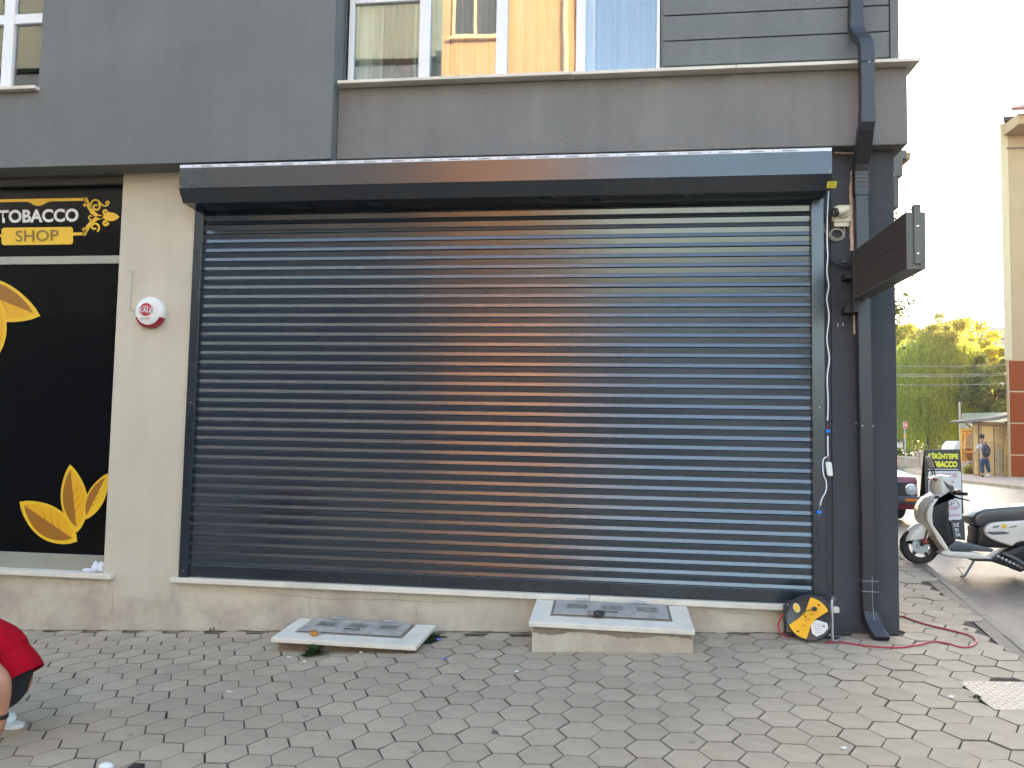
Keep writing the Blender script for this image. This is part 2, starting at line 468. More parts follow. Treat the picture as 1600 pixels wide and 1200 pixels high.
# the big sheet under everything, reaching the horizon
b = MB(); xs = [-900, -300, -100, -40, -20, -10, 0, 6.6, 10, 20, 40, 80, 200, 500, 1200]
ys = [-900, -300, -100, -50, -20, -9, 2.5, 5, 10, 20, 40, 60, 100, 200, 500, 1500]
b.add([(X, Y, zg(max(-20, X), Y) - .22) for Y in ys for X in xs], [(j * len(xs) + i, j * len(xs) + i + 1, (j + 1) * len(xs) + i + 1, (j + 1) * len(xs) + i) for j in range(len(ys) - 1) for i in range(len(xs) - 1)])
structure(b.build('ground', M['earth'], loc=(0, 0, 0)))
road = strip('road', M['asphalt'], YS, lambda Y: kerb_x(Y) if Y < 30 else kerb_x(30) - (Y - 30) * .6, far_x, 14, ROAD)
# pavement bed (sand in the joints) with each hexagonal stone on it
pave = strip('pavement', M['joint'], frange(-13, 30, .5), lambda Y: -14 if Y < .3 else 5.3, kerb_x, 12, -.0135)
HX, HY, HR = 2.86845, -.63091, -.01866
PT = .203; HS = PT / math.sqrt(3)
def hexpos(ci, ri):
    u = ci * 1.5 * HS; v = (-.5 if ci % 2 else 0) * PT - (ri + .5) * PT
    return HX + math.cos(HR) * u - math.sin(HR) * v, HY + math.sin(HR) * u + math.cos(HR) * v
def proj(p):
    d = Vector(p) - CAM_POS; zc = d.dot(FW)
    if zc < .1: return None
    return 800 + FOC * d.dot(RX) / zc, 600 - FOC * d.dot(UP) / zc, zc
HATCH = [(.86, 2.12, -.52, 0), (2.78, 3.95, -.50, 0)]
COVER = (5.40, 6.02, -1.40, -.965)
cands = []
for ci in range(-95, 42):
    for ri in range(-36, 38):
        X, Y = hexpos(ci, ri)
        if Y > -.02 and X < 5.36: continue
        if Y > 9 or Y < -5.2 or X < -4.5 or X > kerb_x(Y) - .165: continue
        if COVER[0] - .0 < X < COVER[1] + .05 and COVER[2] - .0 < Y < COVER[3] + .01: continue
        if any(a + .1 < X < b_ - .1 and c + .12 < Y < d for a, b_, c, d in HATCH): continue
        q = proj((X, Y, zg(X, Y)))
        vis = q is not None and -40 < q[0] < 1640 and q[1] < 1240 and not (Y > .3 and q[0] < 1400)
        cands.append((-(1 / q[2] ** 3) if vis else 0, X, Y, vis))
cands.sort()
def hexv(rad, z): return [(rad * math.cos(PI / 3 * k + HR), rad * math.sin(PI / 3 * k + HR), z) for k in range(6)]
def hexgeo(jit):
    ro = HS - .0029
    o = hexv(ro, -.03); t = hexv(ro, -.002); u = hexv(ro - .0030, 0)
    dx = [(rnd.uniform(-jit, jit), rnd.uniform(-jit, jit)) for _ in range(6)]
    mv = lambda L_: [(p[0] + dx[k][0], p[1] + dx[k][1], p[2]) for k, p in enumerate(L_)]
    vs = mv(o) + mv(t) + mv(u)
    fs = []
    for k in range(6):
        l = (k + 1) % 6
        fs.append((k, l, 6 + l, 6 + k)); fs.append((6 + k, 6 + l, 12 + l, 12 + k))
    fs.append(tuple(range(12, 18)))
    return vs, fs
tilt0 = Vector((-GX, -GY, 1)).normalized()
protos = []
for k in range(8):
    vs, fs = hexgeo(.0016)
    me = bpy.data.meshes.new('paving_stone'); me.from_pydata(vs, [], fs); me.materials.append(M['stone']); me.materials.append(M['stone_edge'])
    for i, p in enumerate(me.polygons): p.material_index = 0 if i == 12 else 1
    protos.append(me)
rest = MB(); cnt = 0
for _, X, Y, vis in cands:
    z = zg(X, Y) + rnd.gauss(0, .0005)
    n = (tilt0 + Vector((rnd.gauss(0, .0022), rnd.gauss(0, .0022), 0))).normalized()
    if X > 4.6 and Y > -2.2:
        n = (n + Vector((rnd.gauss(0, .008), rnd.gauss(0, .008), 0))).normalized(); z += rnd.gauss(0, .0015)
    rot = Vector((0, 0, 1)).rotation_difference(n).to_matrix()
    spin = Matrix.Rotation(rnd.gauss(0, .012), 3, 'Z')
    jx, jy = rnd.gauss(0, .0016), rnd.gauss(0, .0016)
    if vis and cnt < 300:
        o = bpy.data.objects.new('paving_stone', protos[cnt % 8]); COL.objects.link(o); o.parent = pave
        o.matrix_local = Matrix.Translation((X + jx, Y + jy, z)) @ (rot @ spin).to_4x4()
        cnt += 1
    else:
        vs, fs = hexgeo(.0016)
        mm = rot @ spin
        rest.add([(mm @ Vector(v)) + Vector((X + jx, Y + jy, z)) for v in vs], fs)
o = rest.build('further_paving_stones', M['stone'], pave, fix=False); o['kind'] = 'stuff'
o.data.materials.append(M['stone_edge'])
for i, p in enumerate(o.data.polygons): p.material_index = 0 if i % 13 == 12 else 1
o = strip('cut_edge_infill', M['cement'], frange(-9, 9, .5), lambda Y: kerb_x(Y) - .17, lambda Y: kerb_x(Y) - .05, 2, -.0042)
o.parent = pave; del o['kind']
# kerb stones along the road
kb = thing('kerb', (kerb_x(0), 0, zg(6.1, 0) - .15), 'pale concrete kerb between hexagonal pavement and road', 'kerb')
kb['kind'] = 'structure'
del kb['label'], kb['category']
Y = -9.0
while Y < 12:
    L1 = .5
    a0, a1 = kerb_x(Y), kerb_x(Y + L1 - .006)
    jz = rnd.gauss(0, .003)
    q = MB(); q.add([(a0 - .075, Y, zg(a0, Y) - .25), (a0, Y, zg(a0, Y) - .25), (a1, Y + L1 - .006, zg(a1, Y) - .25), (a1 - .075, Y + L1 - .006, zg(a1, Y) - .25),
                     (a0 - .075, Y, zg(a0, Y) + jz), (a0, Y, zg(a0, Y) + jz), (a1, Y + L1 - .006, zg(a1, Y + L1) + jz), (a1 - .075, Y + L1 - .006, zg(a1, Y + L1) + jz)],
                    [(0, 3, 2, 1), (4, 5, 6, 7), (0, 1, 5, 4), (1, 2, 6, 5), (2, 3, 7, 6), (3, 0, 4, 7)])
    q.build('kerb_stone', M['kerbst'], kb, bevel=.006)
    Y += L1
# sand/cement patches where stones were cut
q = MB(); X0, X1, Y0, Y1 = 5.14, 5.42, -1.45, -1.0
# manhole cover, tread plate
cv = thing('manhole_cover', (5.7, -1.2, zg(5.7, -1.2)), 'silvery tread plate cover set into the pavement at the right', 'manhole cover')
def quadplate(x0, x1, y0, y1, zoff0, zoff1, mb=None):
    mb = mb or MB()
    c = [(x0, y0), (x1, y0), (x1, y1), (x0, y1)]
    mb.add([(x, y, zg(x, y) + zoff0) for x, y in c] + [(x, y, zg(x, y) + zoff1) for x, y in c],
           [(0, 3, 2, 1), (4, 5, 6, 7), (0, 1, 5, 4), (1, 2, 6, 5), (2, 3, 7, 6), (3, 0, 4, 7)])
    return mb
M['tread'] = mat('tread_plate', (.16, .145, .13), .5, metal=.3, var=.15, vscale=6, bump=.1)
M['treadhi'] = mat('tread_lug', (.42, .40, .37), .4, metal=.4)
quadplate(COVER[0], COVER[1], COVER[2], COVER[3], -.03, .002).build('plate', M['tread'], cv, bevel=.002)
lg = MB()
for i in range(22):
    for j in range(15):
        x = COVER[0] + .02 + i * .0285; y = COVER[2] + .018 + j * .0285
        if x > COVER[1] - .015 or y > COVER[3] - .015: continue
        a = PI / 4 if (i + j) % 2 else -PI / 4
        lg.ball((x, y, zg(x, y) + .002), .011, 6, (1, .34, .28), Matrix.Rotation(a, 3, 'Z'))
o = lg.build('tread_lugs', M['treadhi'], cv, smooth=True); o['kind'] = 'stuff'

# ================================================================== CORNER BUILDING
bd = thing('corner_building', (2.5, 0, -.5), 'grey rendered corner building with beige shopfront base', 'building')
TOP = 10.8; BACK = 11.0; LX = -16.0
# --- lower storey walls
m = MB()
m.box(LX, -4.6, 0, .3, -1.6, 3.3)                        # far left bay
m.box(-.755, -.082, 0, .3, -.9, 3.3)                     # pier
m.build('beige_pier', M['beige'], bd, bevel=.006)
m = MB(); m.box(LX + .01, 4.955, .002, .3, -1.6, -.146)
m.build('plinth', M['beige'], bd)
m = MB(); m.box(4.957, 5.412, .001, .3, -.9, 3.3); m.box(5.112, 5.411, .3, BACK, -.9, 3.3)
m.build('anthracite_corner_wall', M['stucco_dark'], bd, bevel=.006)
m = MB(); m.box(4.906, 4.957, .012, .3, -.144, 3.3)
m.build('corner_reveal', M['stucco_dark'], bd)
m = MB(); m.box(LX, 5.1, .34, .4, -1.6, 3.3); m.box(LX, 5.0, BACK - .1, BACK, -.9, 3.3)
m.build('inner_wall', M['black'], bd)
# --- upper walls
m = MB()
UL_Y = -.22; UBZ = 3.222
win = dict(x1=PX(73, 80, UL_Y + .07).x, x0=-4.2, z0=PX(60, 137, UL_Y).z, z1=5.9)
x1, x0, z0, z1 = win['x1'], win['x0'], win['z0'], win['z1']
m.box(x1, 1.144, UL_Y, .3, UBZ, TOP); m.box(LX, x0, UL_Y, .3, UBZ, TOP); m.box(x0, x1, UL_Y, .3, UBZ, z0 - .03); m.box(x0, x1, UL_Y, .3, z1, TOP)
m.build('upper_wall', M['stucco_grey'], bd)
BZ = 3.255; SZ = 3.862
m = MB(); m.box(1.146, 5.474, -.11, .3, BZ, SZ - .028); m.box(5.0, 5.4735, .3, BACK, BZ, SZ - .028)
m.build('parapet_band', M['stucco_band'], bd, bevel=.008)
m = MB(); m.box(LX, 5.0, .3, BACK, 3.31, 3.4)
m.build('floor_slab', M['stucco_band'], bd)
m = MB(); m.box(1.15, 5.0, -.02, .3, 5.62, TOP); m.box(5.42, 5.44, -.02, BACK, SZ + .003, TOP)
m.box(LX, 5.44, .3, BACK, TOP - .2, TOP)
m.box(3.74, 5.42, .016, .3, SZ + .003, 5.62)
m.build('upper_right_wall', M['stucco_grey'], bd)
# soffit strip over the pier (darker, old paint)
# marble string course in pieces
xe = 1.168
for i, (a, c) in enumerate([(xe, 3.02), (3.024, 4.24), (4.244, 5.535)]):
    q = MB(); q.box(a, c, -.195, .02, SZ - .026 + (.004 if i == 0 else 0), SZ + (.003 if i == 0 else 0)); q.build('sill_stone', M['marble'], bd, bevel=.003)
q = MB(); q.box(5.42, 5.5345, .021, BACK, SZ - .026, SZ); q.build('sill_stone', M['marble'], bd, bevel=.003)
# horizontal cladding planks
zj = [PX(1200, 58.5, 0).z, PX(1200, 18.4, 0).z]
dz = zj[1] - zj[0]
zz = zj[0] - dz
while zz < 5.6:
    q = MB(); q.box(3.715, 5.385, -.012, .0145, max(zz + .005, SZ + .004), zz + dz - .005); q.build('cladding_plank', M['stucco_grey_flat'] if 'stucco_grey_flat' in M else M['stucco_grey'], bd, bevel=.003)
    zz += dz
q = MB(); q.box(5.39, 5.45, -.025, .0155, SZ + .004, 5.6); q.build('corner_trim', M['stucco_grey'], bd, bevel=.003)
# --- curtain material & upper windows
M['curtain'] = mat('curtain', (.80, .72, .64), .9, var=.25, vscale=2.0, stretch=(6, 1, .15))
M['curtain2'] = mat('sheer_curtain', (.74, .78, .74), .9, var=.2, vscale=2.0, stretch=(6, 1, .15))
M['curtain3'] = mat('brown_curtain', (.36, .26, .22), .9, var=.25, vscale=2.0, stretch=(6, 1, .15))
M['winglass'] = glass('window_glass', (.9, .93, .93), .16)
def pleats(x0, x1, y, z0, z1, amp, per, seed=0):
    r_ = random.Random(seed); q = MB(); n = int((x1 - x0) / per * 8); vs = []
    ph = 0
    for i in range(n + 1):
        x = x0 + (x1 - x0) * i / n
        ph += 2 * PI / 8 * r_.uniform(.7, 1.3)
        for z, k in ((z0, 1.15), (z1, .85)):
            vs.append((x + math.sin(ph * .7) * amp * .3, y + math.sin(ph) * amp * k, z))
    q.add(vs, [(2 * i, 2 * i + 2, 2 * i + 3, 2 * i + 1) for i in range(n)])
    return q
uw = thing('upper_window', (2.45, 0, SZ), 'wide white framed upper window with pleated curtains, reflecting the orange house', 'window')
# frame members; sight lines taken at the plane Y=-.01
def vx(px): return PX(px, 60, -.01).x
zt = PX(600, 3, -.01).z
FZ = SZ + .005
def member(x0, x1, z0, z1, y0=-.012, y1=.05, name='frame_bar', par=None):
    q = MB(); q.box(x0, x1, y0, y1, z0, z1); return q.build(name, M['white_pvc'], par or uw, bevel=.004)
bars = [(545, 553), (655, 672), (775, 793), (900, 915), (1026, 1031)]
for a, c in bars: member(vx(a), vx(c), FZ, 5.6)
edges = [vx(553), vx(655), vx(672), vx(775), vx(793), vx(900), vx(915), vx(1026)]
for k in range(4):
    a, c = edges[2 * k], edges[2 * k + 1]
    member(a + .001, c - .001, FZ, FZ + .028, -.006, .045)
    if k == 0: member(a + .001, c - .001, zt, zt + .07, -.009, .045)
    member(a + .001, c - .001, 5.52, 5.6, -.009, .045)
    q = MB(); q.box(a, c, .015, .021, FZ + .02, 5.55); q.build('pane', M['winglass'], uw)
pleats(1.2, 2.0, .10, FZ - .0, 5.6, .035, .09, 1).build('curtain', M['curtain2'], uw, smooth=True)
pleats(2.0, 3.2, .11, FZ - .0, 5.6, .03, .10, 2).build('curtain', M['curtain'], uw, smooth=True)
pleats(3.2, 3.66, .105, FZ - .0, 5.6, .03, .08, 3).build('curtain', M['curtain3'], uw, smooth=True)
pleats(1.42, 1.75, .065, FZ, 5.6, .02, .06, 4).build('curtain', M['curtain3'], uw, smooth=True)
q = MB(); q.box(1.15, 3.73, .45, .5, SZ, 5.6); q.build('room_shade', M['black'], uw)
for a, c in ((3.7, 3.735), (1.149, 1.16)):
    q = MB(); q.box(a, c, -.002, .3, SZ + .004, 5.6); q.build('reveal', M['stucco_grey'], bd)
# left upper window
lw = thing('upper_left_window', (-2.5, UL_Y, z0), 'white framed window with red flowered curtains at the upper left', 'window')
yw = UL_Y + .07
def lx(px): return PX(px, 80, yw).x
member(lx(5), lx(21), z0, z1, yw - .012, yw + .05, par=lw)
zt0, zt1 = PX(50, 37, yw).z, PX(50, 22, yw).z
member(lx(21) + .001, x1 - .002, zt0, zt1, yw - .009, yw + .045, par=lw)
member(x1 - .022, x1 - .001, z0, zt0 - .001, yw - .014, yw + .05, par=lw); member(x1 - .022, x1 - .001, zt1 + .001, z1, yw - .014, yw + .05, par=lw)
member(x0 + .001, lx(5) - .001, zt0, zt1, yw - .009, yw + .045, par=lw)
member(lx(21) + .001, x1 - .023, z0 + .0005, z0 + .03, yw - .008, yw + .045, par=lw)
member(x0 + .001, lx(5) - .001, z0 + .0005, z0 + .03, yw - .008, yw + .045, par=lw)
q = MB(); q.box(x0, x1, yw + .018, yw + .024, z0, z1); q.build('pane', M['winglass'], lw)
pleats(x0, x1, yw + .16, z0, z1, .03, .11, 8).build('curtain', M['curtain'], lw, smooth=True)
pleats(x1 - .16, x1, yw + .12, z0, z1, .02, .07, 9).build('curtain', M['curtain3'], lw, smooth=True)
M['redflower'] = mat('red_print', (.4, .05, .06), .9)
q = MB()
for zc in (z0 + .12, z0 + .30, z0 + .38, z0 + .95, z0 + 1.05, z0 + 1.3):
    q.ball((x1 - .14 + rnd.uniform(-.02, .02), yw + .095, zc), .035, 8, (1, .15, .8))
q.build('printed_flowers', M['redflower'], lw)
q = MB(); q.box(x0 - .05, x1 + .012, UL_Y - .055, yw - .015, z0 - .029, z0 - .001); q.build('window_sill', M['marble'], lw, bevel=.003)

# ================================================================== SHOP WINDOW with vinyl film
sw = thing('shop_window', (-2.6, .08, -.1), 'black filmed tobacco shop window with yellow leaf stickers', 'shop window')
GY_ = .085
XR = -.757; XL = -4.6
M['film'] = mat('black_window_film', (.004, .004, .0042), .16, spec=.2)
M['olive_al'] = mat('bronze_aluminium', (.36, .35, .29), .42, metal=.35, var=.08)
M['vyellow'] = mat('yellow_vinyl', (.78, .47, .02), .35)
M['vorange'] = mat('orange_vinyl', (.75, .27, .015), .35)
M['vbrown'] = mat('brown_vinyl', (.33, .13, .012), .35)
M['vyellow2'] = mat('amber_vinyl', (.74, .37, .012), .35)
M['vdark'] = mat('dark_ochre_vinyl', (.22, .13, .02), .4)
M['vwhite'] = mat('white_vinyl', (.68, .66, .62), .4)
zg_ = lambda px, py: PX(px, py, GY_)
zhead = PX(100, 291, GY_).z
zb1 = PX(100, 400, GY_ - .02).z; zb0 = PX(100, 412.5, GY_ - .02).z
zk = PX(100, 866, GY_ - .02).z
q = MB(); q.box(XL, XR, GY_, GY_ + .01, zb1, zhead + .02); q.build('fascia_glass', M['film'], sw)
q = MB(); q.box(XL, XR, GY_, GY_ + .01, zk, zb0); q.build('main_pane', M['film'], sw)
q = MB(); q.box(XL, XR, GY_ - .02, GY_ + .02, zb0, zb1); q.build('transom_bar', M['olive_al'], sw, bevel=.003)
q = MB(); q.box(XL, XR, GY_ - .02, GY_ + .03, -.104, zk); q.build('kick_panel', M['olive_al'], sw, bevel=.003)
M['headdark'] = mat('brown_head_trim', (.10, .09, .075), .6, var=.1)
q = MB(); q.box(XL, XR, GY_ - .045, GY_ + .03, zhead, zhead + .06); q.build('head_trim', M['headdark'], sw, bevel=.003)
q = MB(); q.box(XL, XR, 0.0, .3, zhead + .061, 3.3); q.build('lintel', M['headdark'], bd)
q = MB(); q.box(XL, XR, .1, .3, -.15, -.105); q.build('sill_bed', M['beige'], bd)
# marble sills
q = MB(); q.box(XL, -.760, -.05, GY_ + .02, -.143, -.105)
q.box(-.7599, -.655, -.05, -.001, -.143, -.105); q.build('marble_sill', M['marble'], bd, bevel=.004)
for a, c in [(-.14, 1.52), (1.522, 3.2), (3.202, 4.985)]:
    q = MB(); q.box(a, c, -.055, -.0005, -.143, -.103)
    if a > 0: q.box(a, min(c, 4.906), 0, .12, -.143, -.103)
    else: q.box(-.08, c, 0, .12, -.143, -.103)
    q.build('marble_sill', M['marble'], bd, bevel=.004)
# lettering on the fascia glass
def gp(px, py, lift=0): 
    p = PX(px, py, GY_); p.y = GY_ - .002 - lift; return p
def para(name, body, mt, par, x0, x1, yb0, yb1, h, bold, lift=0):
    """yb0/yb1 baseline heights at x0/x1"""
    return text_on(name, body, mt, par, gp(x0, yb0, lift), gp(x1, yb1, lift), gp(x0, yb0 - h, lift), bold)
para('lettering', 'TOBACCO', M['vwhite'], sw, -2, 123.2, 349, 346.5, 20.5, .035)
def flat(name, pts, mt, par, lift):
    q = MB(); v = [gp(x, y, lift) for x, y in pts]; q.add(v, [tuple(range(len(v)))]); return q.build(name, mt, par, fix=False)
def rrect(x0, x1, y0, y1, r, sl=0):
    out = []
    for cx, cy, a0 in ((x1 - r, y0 + r, -90), (x1 - r, y1 - r, 0), (x0 + r, y1 - r, 90), (x0 + r, y0 + r, 180)):
        for k in range(7):
            a = R(a0 + 15 * k); x = cx + r * math.cos(a); out.append((x, cy + r * math.sin(a) + sl * (x - x0)))
    return out
flat('name_plate', rrect(2.5, 114.5, 356, 383.3, 4.5, -.013), M['vyellow'], sw, 0)
para('lettering', 'SHOP', M['vdark'], sw, 24.8, 92, 378, 376.5, 17.5, .012, .001)
def ribbon(pts, wd, close=False):
    """flat ribbon along 2-D px points with width list"""
    q = MB(); n = len(pts); vs = []
    for i, (x, y) in enumerate(pts):
        a = pts[max(0, i - 1)]; c = pts[min(n - 1, i + 1)]
        tx, ty = c[0] - a[0], c[1] - a[1]; l = math.hypot(tx, ty) or 1
        wv = wd[i] if isinstance(wd, (list, tuple)) else wd
        vs.append((x - ty / l * wv / 2, y + tx / l * wv / 2)); vs.append((x + ty / l * wv / 2, y - tx / l * wv / 2))
    q.add([gp(a, b_, .0003) for a, b_ in vs], [(2 * i, 2 * i + 1, 2 * i + 3, 2 * i + 2) for i in range(n - 1)])
    return q
def spiral(cx, cy, r0, r1, a0, a1, n=26):
    return [(cx + (r0 + (r1 - r0) * i / n) * math.cos(R(a0 + (a1 - a0) * i / n)), cy + (r0 + (r1 - r0) * i / n) * math.sin(R(a0 + (a1 - a0) * i / n))) for i in range(n + 1)]
def bez(p0, p1, p2, p3, n=16):
    o = []
    for i in range(n + 1):
        t = i / n; s = 1 - t
        o.append(tuple(s ** 3 * a + 3 * s * s * t * b_ + 3 * s * t * t * c + t ** 3 * d for a, b_, c, d in zip(p0, p1, p2, p3)))
    return o
orn = MB()
def addr(pts, wd):
    q = ribbon(pts, wd); orn.add(q.v, q.f)
addr([(-60, 315), (134, 311.5)], 4.6)
q0 = [(43, 315.5), (48, 317), (52, 320), (57, 321.8), (63, 321.8), (68, 320), (73, 317), (80, 314.8), (80, 312.4), (43, 313.2)]
orn.add([gp(a, c, .0004) for a, c in q0], [tuple(range(len(q0)))])
addr([(114, 365.8), (132, 365.4)], 4.6)
addr([(-60, 369), (2.5, 368)], 4.0)
addr([(133, 309), (140, 324), (145, 332), (152, 337.5), (161, 339.5)], [5.5, 6.5, 6.5, 6, 5])
addr([(131, 367.6), (138, 354), (145, 345.5), (152, 341), (161, 339.3)], [5.5, 6.5, 6.5, 6, 5])
addr([(131, 322), (136, 316)], 4); addr([(130, 357), (135, 362)], 5)
addr(bez((143, 326), (140, 312), (150, 309), (156, 316)) + bez((156, 316), (160, 323), (168, 324), (170, 318))[1:] + spiral(168, 317.5, 3.2, 1.4, 0, -250)[1:], 2.3)
addr(spiral(150, 323, 7, 1.6, -60, 330), 3.0)
addr(spiral(148, 355, 8, 1.8, 60, -330), 3.0)
addr(spiral(142, 339.5, 4.5, 1.5, 40, 330), 2.0)
for c, r_ in (((165, 331), 5.6), ((165, 348), 5.6)):
    addr(spiral(c[0], c[1], r_ - 1, 1.2, 0, 400), 3.4)
fl = bez((160, 339.5), (170, 328), (180, 331), (187, 339)) + bez((187, 339), (180, 347), (170, 349), (160, 339.5))[1:-1]
orn.add([gp(a, c, .0005) for a, c in fl], [tuple(range(len(fl)))])
orn.build('scroll_ornament', M['vyellow'], sw, fix=False)
# leaf stickers
def leaf(base, tip, wl, wr, par, c_out, c_in, c_half, rim=.84):
    """leaf between px points; wl, wr the half widths on both sides"""
    bx, by = base; tx, ty = tip; ax, ay = tx - bx, ty - by; l = math.hypot(ax, ay); ux, uy = ax / l, ay / l; nx, ny = -uy, ux
    def side(wd, sc, n=14, pk=.5):
        o = []
        for i in range(n + 1):
            t = i / n
            f_ = (math.sin(PI * t ** .92)) ** .78
            s0 = (1 - sc) * .5
            tt = s0 + t * sc
            o.append((bx + ax * tt + nx * wd * f_ * sc, by + ay * tt + ny * wd * f_ * sc))
        return o
    leaf.n = getattr(leaf, 'n', 0) + .0016
    outl = side(wl, 1) + list(reversed(side(-wr, 1)))[1:-1]
    root_ = flat('leaf_sticker', outl, c_out, par, .0002 + leaf.n)
    a = side(wl, rim); c = side(-wr, rim)
    q = MB(); pts = a + [ (bx + ax * (.92 - .84 * k / 8), by + ay * (.92 - .84 * k / 8)) for k in range(9)]
    flat('leaf_half', a + list(reversed([(a[0][0] + (a[-1][0] - a[0][0]) * k / 6, a[0][1] + (a[-1][1] - a[0][1]) * k / 6) for k in range(1, 6)])), c_in, par, .0007 + leaf.n)
    flat('leaf_half', list(reversed(c)) + [(a[0][0] + (a[-1][0] - a[0][0]) * k / 6, a[0][1] + (a[-1][1] - a[0][1]) * k / 6) for k in range(1, 6)], c_half, par, .0007 + leaf.n)
    v = MB()
    for t in (.3, .42, .55):
        x0, y0 = bx + ax * t, by + ay * t
        for s_, wd in ((1, wl), (-1, wr)):
            rb = ribbon([(x0, y0), (x0 + ax * .12 + nx * s_ * wd * .42, y0 + ay * .12 + ny * s_ * wd * .42)], [1.2, .3])
            v.add([(p[0], p[1] - .0007 - leaf.n, p[2]) for p in rb.v], rb.f)
    v.build('leaf_veins', M['vbrown'], par, fix=False)
leaf((121, 846), (31, 784), -27, -25, sw, M['vyellow'], M['vbrown'], M['vyellow2'])
leaf((121, 832), (110, 725.5), 22, 20, sw, M['vyellow'], M['vyellow2'], M['vbrown'])
leaf((133, 812), (169, 739.5), 14, 14, sw, M['vyellow'], M['vyellow'], M['vbrown'])
leaf((-70, 440), (64, 494), 34, 28, sw, M['vyellow'], M['vyellow2'], M['vbrown'])
leaf((-30, 580), (3, 470), 24, 12, sw, M['vyellow'], M['vyellow2'], M['vbrown'])
# crumpled paper on the sill
M['paper'] = mat('crumpled_paper', (.72, .71, .76), .8, bump=.2)
def crumple(c, r, sc, seed, n=10):
    r_ = random.Random(seed); q = MB(); q.ball(c, r, n, sc)
    c = Vector(c)
    q.v = [tuple(c + (Vector(p) - c) * r_.uniform(.55, 1.25)) for p in q.v]
    zmin = min(p[2] for p in q.v)
    return q
q = crumple((-.845, .03, -.062), .045, (.7, .6, .95), 3); q2 = crumple((-.795, .03, -.06), .042, (.75, .6, .95), 5); q.add(q2.v, q2.f)
q3 = crumple((-.91, .03, -.09), .038, (1.3, .6, .4), 6); q.add(q3.v, q3.f)
tag(q.build('crumpled_tissue', M['paper']), 'crumpled white tissue lying on the shop window sill by the pier', 'tissue')

# cracks in the plinth, fine and shallow
def crack(pts, wd=.003, name='wall_crack'):
    q = MB(); vs = []
    P = []
    for (a, c) in zip(pts, pts[1:]):
        for k in range(6):
            t = k / 6; P.append((a[0] + (c[0] - a[0]) * t + rnd.uniform(-1.2, 1.2), a[1] + (c[1] - a[1]) * t + rnd.uniform(-1.2, 1.2)))
    P.append(pts[-1])
    for i, (x, y) in enumerate(P):
        p = PX(x, y, 0); w_ = wd * rnd.uniform(.3, 1)
        if abs(pts[0][0] - pts[-1][0]) > abs(pts[0][1] - pts[-1][1]): vs += [(p.x, -.0012, p.z - w_ / 2), (p.x, -.0012, p.z + w_ / 2)]
        else: vs += [(p.x - w_ / 2, -.0012, p.z), (p.x + w_ / 2, -.0012, p.z)]
    q.add(vs, [(2 * i, 2 * i + 1, 2 * i + 3, 2 * i + 2) for i in range(len(P) - 1)])
    q.build(name, M['crack'], bd, fix=False)
for c in ([(487, 921), (482, 940), (485, 962)], [(402, 924), (430, 929), (470, 932), (520, 937), (560, 936), (640, 938), (720, 943)],
          [(649, 946), (651, 970)], [(624, 927), (624, 938)], [(679, 930), (678, 945)], [(168, 905), (176, 922), (175, 965), (178, 984)],
          [(272, 912), (268, 940), (283, 960)], [(1106, 950), (1130, 956), (1180, 960)]):
    crack(c)

# thin joint dirt between pavement and wall, its brown also painting the contact shade
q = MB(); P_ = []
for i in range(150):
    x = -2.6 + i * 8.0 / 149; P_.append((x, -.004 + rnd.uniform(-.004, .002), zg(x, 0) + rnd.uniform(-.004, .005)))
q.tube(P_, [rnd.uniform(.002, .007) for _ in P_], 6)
M['dirt'] = mat('joint_dirt_shade', (.10, .08, .058), .95, bump=.6)
q.build('joint_dirt_shade', M['dirt'], bd)

# ================================================================== ROLLER SHUTTER
W = 4.80713
sh = thing('roller_shutter', (W / 2, -.02, -.1), 'large closed anthracite roller shutter with slats and angled top box', 'roller shutter')
prof = [(.010, .0775), (.006, .0725), (-.0052, .0725), (-.0060, .0708), (-.0018, .0315), (-.0010, .0295), (-.0064, .0060), (-.0068, .0040), (-.0062, .0016), (.004, .0014), (.010, .0010)]
q = MB(); q.prism(prof, 'x', -.012, W + .012)
me0 = None
for k in range(38):
    if me0 is None:
        o = q.build('slat', M['anth_slat'], sh); me0 = o
    else: o = me0.copy(); COL.objects.link(o); o.parent = sh
    o.location = (0, rnd.gauss(0, .0005), .077 * k + rnd.gauss(0, .0004)); o.rotation_euler = (rnd.gauss(0, .006), rnd.gauss(0, .00012), rnd.gauss(0, .0002))
q = MB(); q.prism([(-.006, -.001), (-.010, -.006), (-.010, -.088), (-.006, -.098), (.012, -.098), (.012, -.001)], 'x', -.01, W + .01)
q.build('bottom_bar', M['anth'], sh, bevel=.001)
for s_, a, c in ((-1, -.080, -.003), (1, W + .003, W + .0935)):
    q = MB(); q.box(a, c, -.034, .03, -.1025, 2.93); q.build('guide_rail', M['anth'], sh, bevel=.003)
# top box: upright front, slanted lower front, underside
zf = PX(280, 254, -.31).z
YF = -.30
z_top = PX(280, 258, YF).z; z_mid = PX(279, 295, YF).z; 
bxl = PX(280, 280, YF).x; bxr = PX(1300, 250, YF).x
Yk = -.235; z_low = PX(300, 317, Yk).z
print('box', z_top, z_mid, z_low, bxl, bxr, PX(1300, 222, YF).z, PX(1300, 272, YF).z)
box_prof = [(-.0235, z_top - .002), (YF + .012, z_top - .002), (YF + .003, z_top - .005), (YF, z_top - .014), (YF, z_mid + .004), (YF + .003, z_mid - .003), (Yk - .004, z_low + .01), (Yk + .004, z_low), (-.075, z_low - .004), (-.0235, z_low - .004)]
q = MB(); q.prism(box_prof, 'x', bxl, bxr)
q.build('shutter_box', M['anth'], sh)
q = MB(); q.box(-.03, W + .03, -.072, -.036, 2.93, z_low - .005); q.box(-.002, W + .002, -.030, .03, 2.931, 3.1); q.build('lower_lintel_profile', M['anth'], sh, bevel=.002)
